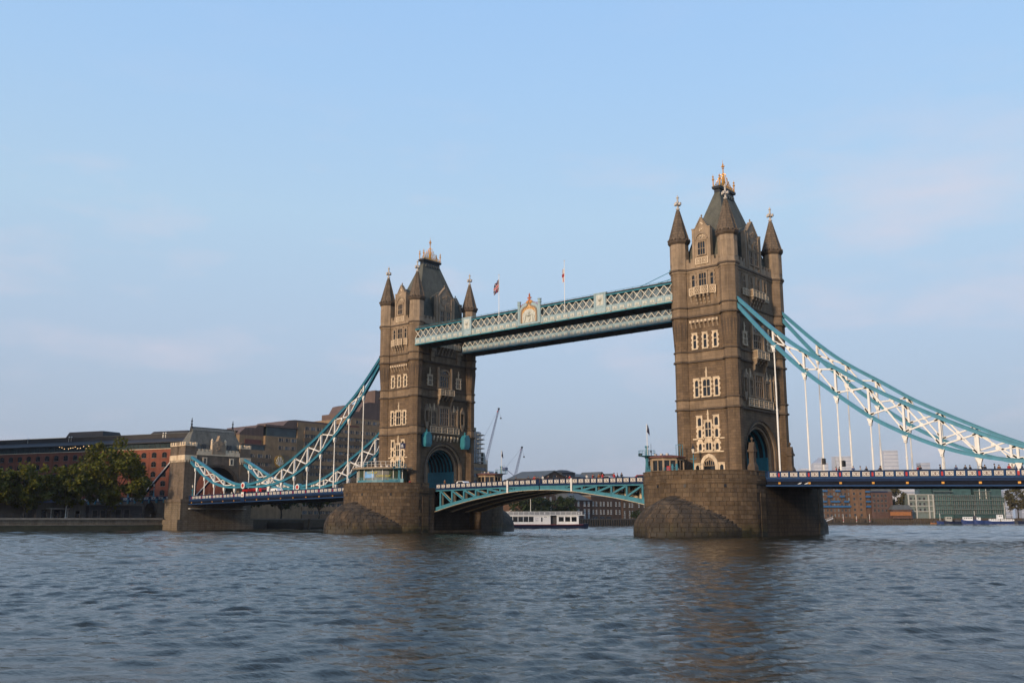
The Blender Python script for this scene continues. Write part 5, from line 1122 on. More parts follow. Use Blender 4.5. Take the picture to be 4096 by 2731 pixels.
for r, z in enumerate(rows):
    MB().box(XH, XH+.35, 62.5, 117.8, z-1.75, z-.25).build('spandrel_band', 'hotel_band' if r % 2 else 'hotel_concrete', T)
    for k in range(26):
        y = 64+2.75*k
        if y < 113: put('window', rn.choice(hwm), T, (XH+.01, y, z-.1))
for z in (31.4, 28.5): 
    for y in (51.8, 54.8, 57.6): put('window', rn.choice(hwm), T, (XH+.41, y, z))
for z in (24.9, 22.0, 19.1, 16.2, 13.3):
    MB().box(XH+2.5, XH+2.75, 33, 46.6, z-1.7, z-.2).build('spandrel_band', 'hotel_band', T)
    for y in (34.6, 38.2, 41.5, 44.8): put('window', rn.choice(hwm), T, (XH+2.51, y, z))
for z in (41, 37.2):
    for k in range(5): put('window', rn.choice(hwm), T, (XH-1.99, 90.5+3*k, z)) if z > 40 else None
lg = MB(); lg.cyl((XH+2.5, 49.9, 24.0), (XH+2.75, 49.9, 24.0), 2.1, 24); lo = lg.build('logo_disc', 'logo_gold', T)
mb = MB()
for s in (-1, 1):
    for dy0, dy1, z0_, z1_ in ((.15, .9, 22.3, 25.3), (.55, 1.5, 22.6, 24.6), (.05, .45, 22.6, 25.7), (1.0, 1.7, 22.8, 23.6)): mb.bar((XH+2.8, 49.9+s*dy0, z0_), (XH+2.8, 49.9+s*dy1, z1_), .08, .24, (1, 0, 0))
mb.build('logo_leaf', 'flag_white', lo)
def text(body, size, mat, parent, loc, rot, name='lettering', ext=.02):
    cu = bpy.data.curves.new(name, 'FONT'); cu.body = body; cu.size = size; cu.extrude = ext; cu.align_x = 'CENTER'; cu.materials.append(MAT[mat])
    o = bpy.data.objects.new(name, cu); COL.objects.link(o); dg = bpy.context.evaluated_depsgraph_get(); me = bpy.data.meshes.new_from_object(o.evaluated_get(dg)); bpy.data.objects.remove(o)
    p = put(name, me, parent, loc); p.rotation_euler = rot; return p
text('GUOMAN', 1.15, 'black_iron', T, (XH+2.56, 50.0, 20.9), (math.pi/2, 0, math.pi/2)); text('HOTELS', .8, 'black_iron', T, (XH+2.56, 50.0, 19.9), (math.pi/2, 0, math.pi/2))
# glazed tower and brown block beyond the farther tower
T = thing('glass_tower', (-192, 178, 3.3), 'rounded glass apartment tower with stacked balconies, just right of the farther bridge tower', 'building')
pts = [(-190, 158), (-190, 180), (-191.5, 183.2), (-195, 185), (-206, 185), (-206, 158)]
MB().prism(pts, 'z', 29.6, 44.6).build('glazed_shaft', 'pale_glass', T); MB().prism([(-191, 160), (-191, 179), (-204, 182), (-204, 160)], 'z', 44.6, 46.6).build('crown', 'green_glass', T)
for k in range(7):
    z = 30.2+2.15*k; MB().prism([(-189, 178.6), (-188.6, 181), (-190.2, 184.4), (-194, 186.2), (-194, 178.6)], 'z', z, z+.28).build('balcony', 'white_render', T)
for k in range(8): MB().box(-189.95, -189.85, 160+2.5*k, 160.15+2.5*k, 29.6, 44.6).build('mullion', 'grey_render', T)
T = thing('brown_block', (-196, 175, 3.3), 'brown concrete block below the glass tower', 'building'); MB().box(-210, -189.5, 150, 185.3, 3.3, 29.3).build('wall', 'hotel_concrete', T)
for z in (27, 24, 21, 18): MB().box(-189.5, -189.4, 152, 184.4, z-.9, z+.5).build('ribbon_window', 'hotel_pane', T)
mb = MB(); mb.prism([(185.4, 3.3), (188.5, 3.3), (188.5, 24), (186.6, 34.5), (185.4, 34.5)], 'x', -200, -192); tag(mb.build('pale_slab', 'white_render'), 'slender pale slab with a sloping top beside the glass tower', 'building')
MB().box(-204, -192, 188.6, 193, 3.3, 26.2).build('grey_plant_block', 'far_tower'); tag(bpy.data.objects['grey_plant_block'], 'small grey flat-topped block right of the pale slab', 'building')
# ------------------------------------------------------------------ buildings seen under and over the lifting span
def facade(name, label, x, y0, y1, ztop, mat, rows, ys, win, cat='building', dep=14., z0=2.9, group=None):
    T = thing(name, (x, (y0+y1)/2, z0), label, cat, group); MB().box(x-dep, x, y0, y1, z0, ztop).build('wall', mat, T)
    for z in rows:
        for y in ys: put('window', win, T, (x+.01, y, z))
    return T
def sash(w, h, name='window', glass='window_glass', fr='white_paint', bars=1):
    mb = MB(); mb.box(0, .03, -w/2, w/2, 0, h); mb.k = 1; mb.box(0, .12, -w/2-.1, w/2+.1, -.18, 0)
    for s in (-1, 1): mb.box(.03, .06, *sorted((s*w/2, s*(w/2-.1))), 0, h)
    mb.box(.03, .06, -w/2, w/2, h-.1, h)
    if bars: mb.box(.03, .06, -w/2, w/2, h*.5-.05, h*.5+.05); mb.box(.03, .055, -.05, .05, 0, h)
    return mb.mesh(name, [glass, fr])
w1 = sash(1.3, 2.0, glass='pale_glass'); w2 = sash(1.1, 1.9, glass='window_glass'); w3 = sash(1.5, 1.7, glass='window_glass')
T = facade('brick_house', 'small brick house with white sash windows and hipped slate roof beside the willow', -146, 194, 210, 11.8, 'dark_brick', (9.2, 5.7, 3.3), (196.6, 200.4, 205.2, 208.4), w1)
mb = MB(); mb.frust((-161, -145.4, 193.4, 210.6), (-156, -151, 198.5, 206.5), 11.8, 15.0); mb.build('roof', 'lead_roof', T)
for y in (199.5, 206): MB().box(-154, -153, y-.5, y+.5, 14, 16.2).build('chimney', 'dark_brick', T)
T = facade('brown_warehouse', 'brown brick riverside warehouse with paired arched windows, right of the white boat', -146.3, 210.7, 236, 13.6, 'brown_brick', (9.4, 5.6), (212.4, 215, 218.4, 221, 224.4, 227, 231.2, 234.2), arched_win(1.5, 2.1, 'window') if False else w2, 'warehouse')
MB().box(-160.4, -146.25, 210.7, 236, 13.6, 14.3).build('parapet', 'grey_render', T)
for y in (214, 219.5, 225): o = MB().box(-146.3, -146.2, y-1.7, y+1.7, 3.0, 4.4).build('cellar_arch', 'window_glass', T)
T = facade('ochre_warehouse', 'ochre brick warehouse with sparse narrow windows, against the nearer pier', -146.1, 236.2, 275, 12.6, 'ochre_brick', (9.0, 5.2, 2.95), (238.2, 242.6, 245, 251, 256, 262, 268), w2, 'warehouse')
T = facade('rear_brick_block', 'brick block showing between the two willows', -151, 168, 190, 13.6, 'brown_brick', (11.0, 7.4, 3.8), (171, 174.6, 178.2, 182, 186), w1)
def gabled(name, label, x, y0, y1, ze, zr, mat, dep=16., lantern=None):
    T = thing(name, (x, (y0+y1)/2, 3), label, 'warehouse', 'pitched warehouse roofs above the lifting span'); mb = MB(); mb.prism([(y0, 3), (y1, 3), (y1, ze), ((y0+y1)/2, zr), (y0, ze)], 'x', x-dep, x); mb.build('gable_wall', mat, T)
    yc = (y0+y1)/2
    for s in (-1, 1):
        ye = y0-.5 if s < 0 else y1+.5; mb = MB(); mb.add([(x+.4, ye, ze-.2), (x-dep-.4, ye, ze-.2), (x-dep-.4, yc, zr+.15), (x+.4, yc, zr+.15), (x+.4, ye, ze+.1), (x-dep-.4, ye, ze+.1), (x-dep-.4, yc, zr+.5), (x+.4, yc, zr+.5)], [(0,3,2,1),(4,5,6,7),(0,1,5,4),(1,2,6,5),(2,3,7,6),(3,0,4,7)]); mb.build('roof_slope', 'lead_roof', T)
    MB().cyl((x-.02, yc, ze+.2), (x+.06, yc, ze+.2), 1.5, 14).build('round_window', 'window_glass', T); return T
T = gabled('gabled_warehouse', 'brick gabled warehouse with a grey roof, left one above the lifting span', -160, 190, 211, 22.0, 25.4, 'brown_brick', 20)
T = thing('long_warehouse', (-172, 240, 3), 'long dark slate warehouse roof with a raised lantern, above the lifting span', 'warehouse'); MB().box(-185, -165, 212, 300, 3, 22.4).build('wall', 'brown_brick', T); mb = MB(); mb.prism([(-186, 22.4), (-164, 22.4), (-175, 26.0)], 'y', 211.5, 300); mb.build('roof', 'lead_roof', T)
MB().box(-172, -165.5, 213, 224, 23, 25.6).build('lantern', 'dark_render', T); mb = MB(); mb.frust((-173, -164.8, 212.4, 224.6), (-170, -168, 216.5, 220.5), 25.6, 27.0); mb.build('lantern_roof', 'attic_slate', T)
gabled('gabled_warehouse', 'small dark gable in the roofs, right of the lantern', -163, 237, 249, 22.6, 26.4, 'dark_brick', 12); gabled('gabled_warehouse', 'pale gable peeping over the lifting span, rightmost of the roofs', -162, 247.5, 256, 22.8, 25.8, 'grey_render', 8)
MB().box(-190, -165, 175, 187, 3, 20.5).build('glass_roof_hall', 'pale_glass'); tag(bpy.data.objects['glass_roof_hall'], 'low glazed hall roof between the cabin mast and the crane foot', 'building')
# far quay with timber piles
T = thing('far_quay', (-138.5, 180, 0), 'dark timber-piled quay wall behind the white boat', 'quay wall'); MB().box(-140, -138.8, 13.2, 430, -2, 2.7).build('wall', 'quay_dark', T); MB().box(-140, -138.6, 13.2, 430, 2.7, 3.0).build('coping', 'timber', T)
pl = MB().box(-.0, .35, -.2, .2, -1, 2.75).mesh('pile', 'timber')
for k in range(64): put('pile', pl, T, (-138.78, 182+1.9*k, 0))
# cranes
def crane(label, base, tip, seed):
    T = thing('tower_crane', (base[0], base[1], 3), label, 'crane', 'luffing cranes on the skyline'); b = Vector(base); t = Vector(tip); mb = MB()
    MB().box(b.x-.8, b.x+.8, b.y-.8, b.y+.8, 3, b.z).build('mast', 'white_render', T)
    d = (t-b).normalized(); a = d.cross(Vector((0, 0, 1))).normalized(); u = a.cross(d)
    for q, w in ((a*.7-u*.5, .15), (-a*.7-u*.5, .15), (u*.7, .2)): mb.bar(b+q, t+q*.5, w, w)
    mb.build('jib_chords', 'crane_blue', T); mb = MB(); L = (t-b).length; n = int(L/1.9)
    for i in range(n):
        p = b+d*L*i/n; q = b+d*L*(i+1)/n; f0 = 1-.5*i/n; mb.bar(p+(a*.8-u*.6)*f0, q+u*.8*f0, .1, .1); mb.bar(p+u*.8*f0, q+(-a*.8-u*.6)*f0, .1, .1); mb.bar(p+(a*.8-u*.6)*f0, q+(-a*.8-u*.6)*f0, .1, .1)
    mb.build('lacing', 'crane_blue', T); MB().box(t.x-.45, t.x+.45, t.y-.45, t.y+.45, t.z-.5, t.z+.5).build('jib_head', 'black_iron', T); MB().ball((t.x-.7, t.y-.5, t.z-1.6), .42 if seed == 1 else .2, 8, 5).build('warning_light', 'crane_red', T)
    back = b+Vector((-4.5, -4, 5)); mb = MB(); mb.bar(b, back, .4, .4); mb.box(back.x-1.2, back.x+1.2, back.y-1.2, back.y+1.2, back.z-1.5, back.z+.6); mb.build('counter_jib', 'crane_blue', T); mb = MB(); mb.cyl(back, t, .06, 5); mb.build('tie_rope', 'crane_blue', T)
    hk = t+Vector((1.0, .8, -5.8)); mb = MB(); mb.cyl(t, hk, .05, 5); mb.ball(hk, .55, 6, 5); mb.build('hook_block', 'black_iron', T)
crane('tall luffing crane leaning right beside the glass tower', (-276.4, 280.3, 39.0), (-266.8, 281.2, 70.0), 1); crane('smaller luffing crane above the lifting span', (-264.1, 293.2, 29.0), (-258.8, 293.7, 46.7), 2)
# ------------------------------------------------------------------ right-hand far bank, facing the camera
FR = Vector((math.cos(YAW), math.sin(YAW), 0)); FF = Vector((-math.sin(YAW), math.cos(YAW), 0)); CP = Vector((129.255, -166.457, 0))
P0 = CP+FF*640+FR*((3280-2048)/3897.8*640)
BF = lambda s, n, z: tuple((P0+FR*s-FF*(n-8)).to_tuple()[:2])+(z,)
rb = math.atan2(FR.y, FR.x)
# ground tongue behind this bank
a = P0-FR*60; b = P0+FR*900
mb = MB(); q = [(a+FF*2).to_tuple()[:2], (b+FF*2).to_tuple()[:2], (b+FF*5000).to_tuple()[:2], (a+FF*5000-FR*2000).to_tuple()[:2], (-145, 432)]
mb.prism(q, 'z', -3, 3.3); tag(mb.build('terrain', 'earth'), kind='structure')
T = thing('piled_quay', BF(60, 9, 0), 'long timber-piled wharf under the brick flats at right', 'quay wall'); MB(BF).box(-30, 300, 4, 6.6, -2, 3.2).build('wall', 'timber', T); MB(BF).box(-30, 300, 4, 6.9, 3.2, 3.5).build('deck_edge', 'timber', T); MB(BF).box(-30, 300, 4, 6.7, -2, .9).build('tide_band', 'wet_timber', T)
pl = MB().box(-.25, .25, -.4, 0, -1, 3.3).mesh('pile', 'timber')
for k in range(95): put('pile', pl, T, BF(-10+1.5*k, 6.6, 0), rb)
def bsash(w, h, glass='window_glass', fr='grey_render', name='window'):
    mb = MB(); mb.box(-w/2, w/2, -.05, 0, 0, h); mb.k = 1; mb.box(-w/2-.12, w/2+.12, -.14, 0, -.18, 0); mb.box(-w/2-.1, -w/2, -.1, 0, 0, h); mb.box(w/2, w/2+.1, -.1, 0, 0, h); mb.box(-.05, .05, -.08, -.05, 0, h); return mb.mesh(name, [glass, fr])
T = thing('balcony_flats', BF(12, 0, 3.3), 'brick riverside flats with bright blue balconies, just right of the nearer pier', 'flats'); MB(BF).box(-12, 19.5, -12, 0, 3.3, 25).build('wall', 'brown_brick', T); MB(BF).box(19.5, 29.5, -12, .8, 3.3, 30).build('stair_tower', 'ochre_brick', T); MB(BF).box(29.5, 33, -12, -.4, 3.3, 30).build('balcony_bay', 'brown_brick', T)
MB(BF).frust((-13, 20, -13, .4), (-13, 20, -9, -5), 25, 28).build('roof', 'lead_roof', T)
ws = bsash(.75, 1.7, 'pale_glass'); wd = bsash(1.2, 1.6)
for z in (21.6, 18.4, 15.0, 11.4, 8.0, 4.6):
    for k in range(13): put('window', ws if k % 4 < 2 else wd, T, BF(-10+2.4*k, .01, z), rb) if -10+2.4*k < 19 else None
    for k in range(2): put('window', wd, T, BF(22+4.2*k, .81, z+.3), rb)
bl = MB(); bl.box(-1.6, 1.6, -1.3, 0, -.15, 0); bl.box(-1.6, 1.6, -1.35, -1.25, 0, 1.0); bl.box(-1.6, -1.5, -1.3, 0, 0, 1.0); bl.box(1.5, 1.6, -1.3, 0, 0, 1.0); blm = bl.mesh('balcony', 'blue_balcony'); bl2 = bl.mesh('balcony', 'blue_balcony')
for z, ss in ((13.9, (-1, 2.4, 8, 11, 16.8)), (10.7, (-.8, 2.4, 5.6, 8.8, 12, 15.2, 18)), (17.2, (6.2, 14.2)), (20.8, (3, 11.5))):
    for s in ss: put('balcony', blm, T, BF(s, 0, z), rb)
for z in (10.7, 13.9, 17.1, 20.3, 23.4): put('balcony', blm, T, BF(31.2, -.4, z), rb)
T = thing('dark_wharf_block', BF(40, 0, 3.3), 'dark brick wharf building with a slate mansard, right of the blue balconies', 'building'); MB(BF).box(33.1, 47, -10, 1, 3.3, 20.6).build('wall', 'dark_brick', T); MB(BF).frust((33.1, 47, -10, 1), (34, 45.5, -9, -2), 20.6, 25).build('roof', 'lead_roof', T); MB(BF).box(33.2, 44, 1, 1.3, 20.2, 21.0).build('blue_fascia', 'navy_paint', T)
for z in (17.2, 14, 10.9, 7.8): 
    for k in range(4): put('window', wd, T, BF(35+2.5*k, 1.01, z), rb)
T = thing('low_wharf_houses', BF(50, 0, 3.3), 'low dark brick houses in front of the olive tree on the right bank', 'building'); MB(BF).box(44, 56.5, 1.2, 8, 3.3, 9).build('wall', 'dark_brick', T); MB(BF).frust((43.6, 57, .8, 8.3), (45, 55.5, 3, 6), 9, 12).build('roof', 'lead_roof', T)
for k in range(4): put('window', wd, T, BF(46+2.9*k, 8.01, 5.8), rb)
MB(BF).box(42, 55.5, 8.4, 8.7, 5.2, 7.6).build('orange_hoarding', 'orange_board'); tag(bpy.data.objects['orange_hoarding'], 'long orange hoarding on the right-hand wharf', 'hoarding')
make_tree('bank_tree', 'large olive tree rising between the dark wharf block and the white flats', *BF(52, -10, 3.3)[:2], 3.3, 20, 8, 7, 16, 8.5, leaf='olive_leaf', n=2600, ls=.7, trunk=.5, group='trees on the right bank', seed=31)
make_tree('bank_tree', 'round olive tree near the right edge of the picture', *BF(131, -4, 3.3)[:2], 3.3, 20, 8, 7, 15.5, 8.5, leaf='olive_leaf', n=2600, ls=.7, trunk=.5, group='trees on the right bank', seed=32)
T = thing('white_flats', BF(65, 0, 3.3), 'white rendered flats with open balconies left of the green glass blocks', 'flats'); MB(BF).box(57.5, 74, -10, 0, 3.3, 18.8).build('wall', 'green_slab', T)
for z in (18.5, 14.7, 11.2, 7.6): MB(BF).box(57.3, 74.2, -.1, .8, z, z+.5).build('white_slab', 'white_render', T)
for s in (57.3, 62.2, 70.5, 73.4): MB(BF).box(s, s+.8, -.1, .85, 3.3, 18.5).build('white_pier', 'white_render', T)
for z in (15.4, 11.9, 8.3):
    for k in range(5): put('window', bsash(1.4, 1.8, 'green_glass') if k == 9 else wd, T, BF(59.4+2.9*k, .01, z), rb)
MB(BF).box(66, 74, -9, -1, 18.8, 23).build('penthouse', 'green_glass', T); MB(BF).box(65, 74.5, -9.5, -.4, 23, 23.5).build('penthouse_roof', 'white_render', T)
gi = 0
for s0, s1, zt_, lab in ((74.3, 87, 24.8, 'green glass riverside block with an upswept roof, next to the white flats'), (87.2, 101, 24.2, 'middle green glass block with curved roof on the right bank'), (101.2, 112, 26.5, 'green glass block with white masts behind the moored tugs'), (112.2, 121, 22.6, 'brown framed glass block at the end of the green row')):
    T = thing('glass_block', BF((s0+s1)/2, 0, 3.3), lab, 'flats', 'green glass blocks on the right bank'); MB(BF).box(s0, s1, -10, 0, 3.3, zt_-5.5).build('glazed_wall', 'green_glass', T); MB(BF).box(s0+.6, s1-1, -10, -1.6, zt_-5.5, zt_).build('upper_glazing', 'green_glass', T)
    mb = MB(BF); mb.prism([(s0, zt_+1.2), (s1+1.4, zt_-.6), (s1+1.4, zt_-.3), (s0+4, zt_+1.7), (s0, zt_+1.7)], 'y', -10.5, -.6); mb.build('swept_roof', 'green_slab', T)
    z = 6.2
    while z < zt_-4: MB(BF).box(s0-.1, s1+.1, -.1, 1.2, z, z+.3).build('balcony_slab', 'green_slab', T); z += 2.9
    k = 0
    while s0+.5+1.3*k < s1: MB(BF).box(s0+.5+1.3*k, s0+.75+1.3*k, 0, .3, 6.2, zt_-5.6).build('fin', 'grey_render' if k % 2 == 0 else 'green_slab', T); k += 1
    if gi == 2:
        for s in (s0+3.4, s0+7.6): MB(BF).cyl((s, .5, 16), (s, .5, 30), .16, 6).build('mast', 'white_paint', T)
    gi += 1
# pontoon at right
T = thing('pier_pontoon', BF(8, 16, 0), 'dark floating pontoon with a white gangway at the foot of the blue-balcony flats', 'pontoon'); MB(BF).box(-6, 29, 14, 19, -.5, 1.0).build('deck', 'wet_timber', T)
for s in (6, 27.5, 23): MB(BF).cyl((s-2.5, 15, -1), (s-2.5, 15, 5.0), .55, 10).build('pile', 'timber', T)
mb = MB(BF); mb.bar((-4, 16, 1), (5, 9, 3.6), 1.4, .2); mb.bar((-4, 16.6, 2.4), (5, 9.6, 5.0), .1, .14)
for k in range(7): f = k/6; p = (-4+9*f, 16.5-7*f, 1+2.6*f); q = (p[0]+.6, p[1], p[2]+1.4); mb.bar(p, q, .1, .1)
mb.build('gangway', 'white_paint', T)
for s in (8.6, 25.4, 17): MB(BF).cyl((s, 17, 1), (s, 17, 6.2 if s != 17 else 4.8), .12, 6).build('light_post', 'white_paint', T); MB(BF).box(s-.25, s+.25, 16.8, 17.3, 2.0, 2.6).build('lifebuoy_box', 'red_paint', T)
# moored boats
def vessel(label, s0, s1, n, hull, hz, cabins, mast=None, nm='moored_boat'):
    T = thing(nm, BF((s0+s1)/2, n, 0), label, 'boat', 'boats moored along the right bank'); L = s1-s0; mb = MB(BF); w = min(2.6, L*.12)
    sec = [(0, .05, hz*1.25), (.08, .6, hz*1.1), (.25, 1, hz*.92), (.7, 1, hz*.85), (.92, .8, hz*.95), (1, .45, hz*1.05)]; vs = []
    for t, f, z in sec: s = s0+L*t; vs += [(s+.04*L*(1 if t < .1 else 0), n-w*f*.8, -.4), (s+.04*L*(1 if t < .1 else 0), n+w*f*.8, -.4), (s, n+w*f, z), (s, n-w*f, z)]
    fs = [(0,1,2,3), tuple(4*5+k for k in (3,2,1,0))]
    for i in range(5): fs += [(4*i+k, 4*i+4+k, 4*i+4+(k+1) % 4, 4*i+(k+1) % 4) for k in range(4)]
    mb.add(vs, fs); mb.build('hull', hull, T)
    for (a, b, h0, h1, mt) in cabins:
        o = MB(BF).box(s0+L*a, s0+L*b, n-w*.55, n+w*.55, h0, h1).build('cabin', mt, T)
        if mt in ('boat_white', 'white_render'):
            k = 0
            while s0+L*a+.5+1.1*k+.6 < s0+L*b: MB(BF).box(s0+L*a+.5+1.1*k, s0+L*a+1.1+1.1*k, n+w*.55, n+w*.57, h0+(h1-h0)*.5, h0+(h1-h0)*.85).build('pane', 'window_glass', o); k += 1
    if mast: MB(BF).cyl((s0+L*mast[0], n, hz), (s0+L*mast[0], n, mast[1]), .13, 6).build('mast', 'white_paint' if mast[2] else 'timber', T)
    return T
vessel('small orange workboat at the left end of the moored boats', 66, 70, 12, 'orange_board', .7, [(.4, .7, .6, 1.5, 'dark_render')])
vessel('blue barge bow beside the orange workboat', 70, 76, 12, 'hull_blue', 1.6, [(.3, .6, 1.4, 2.4, 'dark_render')], (.4, 6.5, 1))
vessel('long dark barge carrying a pale container', 74, 88, 13, 'hull_navy', 1.7, [(.1, .38, 1.5, 4.4, 'white_render'), (.55, .8, 1.5, 2.6, 'dark_render')])
vessel('blue and black tug with a white deckhouse', 84, 97, 16, 'hull_blue', 2.2, [(.1, .55, 2.0, 4.3, 'boat_white'), (.62, .75, 2.0, 5.2, 'dark_render')], (.68, 8, 1))
vessel('blue working boat with a small white wheelhouse', 90.5, 102, 19, 'hull_blue', 2.3, [(.2, .38, 2.0, 4.0, 'boat_white')])
vessel('blue-hulled tug with white upperworks and a tall tripod mast', 96, 114.5, 22, 'hull_blue', 1.7, [(.18, .5, 1.6, 3.1, 'boat_white'), (.56, .9, 1.6, 2.9, 'boat_white'), (.45, .62, 3.1, 5.6, 'boat_white')], (.72, 13, 1))
vessel('grey and white launch behind the tripod-masted tug', 112.5, 120, 16, 'dark_render', 1.8, [(.3, .7, 1.6, 2.8, 'boat_white')], (.5, 15, 0)); vessel('dark sailing barge at the right edge of the boats', 119, 134, 16, 'hull_navy', 1.7, [(.3, .45, 1.5, 3.2, 'dark_render'), (.6, .7, 1.5, 2.8, 'timber')], (.5, 17, 0))
# far city towers
def far(name, label, u0, u1, v1, d, mat, extra=None):
    k = d/3897.8; s0, s1 = (u0-2048)*k, (u1-2048)*k; zt_ = 2.86+(2077.9-v1)*k; o = CP+FF*d
    fn = lambda s, n, z: ((o+FR*s-FF*n).x, (o+FR*s-FF*n).y, z)
    T = thing(name, fn((s0+s1)/2, 0, 3), label, 'tower block', 'distant office towers over the right-hand deck'); MB(fn).box(s0, s1, -40, 0, 3, zt_).build('shaft', mat, T)
    nf = max(3, int(zt_/14))
    for i in range(nf): MB(fn).box(s0, s1, 0, .6, zt_-6-14*i, zt_-3-14*i).build('floor_band', 'far_tower_dark' if mat == 'far_tower' else 'far_tower', T)
    if extra: extra(fn, s0, s1, zt_, T, k)
    return T
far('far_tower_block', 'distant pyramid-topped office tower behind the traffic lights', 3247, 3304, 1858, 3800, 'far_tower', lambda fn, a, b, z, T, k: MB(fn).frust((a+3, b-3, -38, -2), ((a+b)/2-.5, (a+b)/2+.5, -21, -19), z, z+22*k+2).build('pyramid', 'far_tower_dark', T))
far('far_tower_block', 'distant office tower with diagonal bracing, between the traffic light and a hanger', 3331, 3397, 1831, 3800, 'far_tower', lambda fn, a, b, z, T, k: [MB(fn).bar((a+(b-a)*i/4, 1, 60), (a+(b-a)*(i-2.2)/4 if i > 2 else a, 1, z-4), 1.2, 2.2, (0, 1, 0)).build('brace', 'white_render', T) for i in (1, 2, 3, 4)])
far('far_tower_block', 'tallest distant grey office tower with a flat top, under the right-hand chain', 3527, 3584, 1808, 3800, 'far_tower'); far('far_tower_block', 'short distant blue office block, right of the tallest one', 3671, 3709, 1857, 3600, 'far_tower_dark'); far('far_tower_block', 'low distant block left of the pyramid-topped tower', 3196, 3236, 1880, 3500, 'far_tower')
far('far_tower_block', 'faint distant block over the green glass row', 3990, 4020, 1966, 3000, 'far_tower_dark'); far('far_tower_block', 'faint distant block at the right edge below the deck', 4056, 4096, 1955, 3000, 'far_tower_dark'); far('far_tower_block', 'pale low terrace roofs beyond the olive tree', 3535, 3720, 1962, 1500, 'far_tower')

# unseen blocks added up-river, keeping the evening sun off the quay and the trees
for lab, x0, x1, y0, y1, h in (('tall unseen block added up-river to shade the left bank, beside the water', -205, -143, -190, -120, 62), ('broad unseen block added up-river to shade the left bank, set back from the water', -360, -212, -175, -105, 74)):
    T = thing('unseen_shade_block', ((x0+x1)/2, (y0+y1)/2, 3.3), lab, 'shade block', 'added shade blocks up-river'); MB().box(x0, x1, y0, y1, 3.3, h).build('wall', 'hotel_concrete', T)
    for k in range(int(h/3.6)-1): z = 6+3.6*k; MB().box(x0-.1, x1+.1, y0-.1, y1+.1, z, z+1.7).build('ribbon_window', 'hotel_pane', T)

# the matching gateway and the wharves of the right-hand shore (out of view beyond the right edge)
G2 = copy_tree(SHORE); G2.location = (135, 0, 1.6); G2.rotation_euler[2] = math.pi; G2['label'] = 'matching gateway tower at the right-hand end of the bridge'
tag(MB().box(139.5, 3000, 40, 3000, -3, 3.2).build('terrain', 'earth'), kind='structure')
for lab, y0, y1, h in (('brick wharf block beyond the right-hand gateway', 16, 95, 24), ('taller brick wharf block down-river on the right-hand shore', 100, 230, 28)):
    T = thing('wharf_block', (160, (y0+y1)/2, 3.2), lab, 'warehouse', 'wharves of the right-hand shore'); MB().box(143, 185, y0, y1, -1, h).build('wall', 'brown_brick', T)
    for k in range(5): MB().box(142.9, 185.1, y0-.1, y1+.1, 5+3.6*k, 6.8+3.6*k).build('ribbon_window', 'hotel_pane', T)
# ------------------------------------------------------------------ sightseeing boat
BD = 318.; BO = CP+FF*BD-FR*1.4
VF = lambda s, n, z: ((BO+FR*s-FF*n).x, (BO+FR*s-FF*n).y, z)
T = thing('sightseeing_boat', VF(7, 0, 0), 'white and navy river sightseeing boat with an open top deck, under the lifting span', 'boat')
mb = MB(VF); sec = [(-14, .1, 1.75), (-12.4, 1.6, 1.55), (-9, 2.6, 1.35), (14, 2.7, 1.3), (23.4, 2.5, 1.5), (25.6, 1.6, 1.7)]; vs = []
for s, w, z in sec: vs += [(s if s > -13 else s+1.2, -w*.8, -.4), (s if s > -13 else s+1.2, w*.8, -.4), (s, w, z), (s, -w, z)]
fs = [(0,1,2,3), tuple(20+k for k in (3,2,1,0))]
for i in range(5): fs += [(4*i+k, 4*i+4+k, 4*i+4+(k+1) % 4, 4*i+(k+1) % 4) for k in range(4)]
mb.add(vs, fs); mb.build('hull', 'hull_navy', T)
MB(VF).box(-9, 24, 2.6, 2.78, 1.26, 1.4).build('rubbing_strake', 'hull_red', T); MB(VF).box(-9, 24.3, 2.5, 2.74, -.2, .06).build('waterline', 'boat_white', T)
MB(VF).box(-9.2, 13.6, -2.5, 2.5, 1.35, 4.3).build('saloon', 'boat_white', T); MB(VF).box(15.6, 22.6, -2.5, 2.5, 1.35, 4.3).build('aft_cabin', 'boat_white', T); MB(VF).box(13.5, 15.7, -2.3, 1.4, 1.35, 4.2).build('entrance', 'dark_render', T)
MB(VF).box(-12, 24.6, -2.7, 2.75, 4.25, 4.45).build('upper_deck', 'boat_white', T)
for k in range(9): MB(VF).box(-6.75+1.68*k, -5.25+1.68*k, 2.5, 2.53, 2.2, 3.85).build('window', 'window_glass', T)
for k in range(3): MB(VF).box(16.2+2.05*k, 17.8+2.05*k, 2.5, 2.53, 2.3, 3.75).build('window', 'window_glass', T)
for s0, s1 in ((10.6, 11.05), (-8.6, -7.7)): MB(VF).box(s0, s1, 2.5, 2.53, 2.3, 3.6).build('window', 'window_glass', T)
for s in (11.7, 12.1): MB(VF).box(s, s+.25, 2.5, 2.53, 3.6, 3.85).build('port', 'window_glass', T)
text('CITY', .5, 'hull_blue', T, VF(9.2, 2.52, 3.05), (math.pi/2, 0, YAW)); text('WEST', .45, 'hull_blue', T, VF(9.2, 2.52, 2.45), (math.pi/2, 0, YAW))
M('rail_mesh', (.24, .25, .26), .6, .2, 4.); MB(VF).box(-12, 23.8, 2.62, 2.66, 4.5, 5.35).build('rail_screen', 'rail_mesh', T); MB(VF).box(-12, 23.8, 2.58, 2.7, 5.35, 5.45).build('top_rail', 'boat_white', T)
for k in range(22): MB(VF).box(-11.8+1.68*k, -11.68+1.68*k, 2.58, 2.7, 4.45, 5.4).build('stanchion', 'boat_white', T)
for s in (11.7, 22.6): MB(VF).ball((s, 2.2, 4.85), .55, 8, 5, .6).build('life_raft', 'boat_white', T)
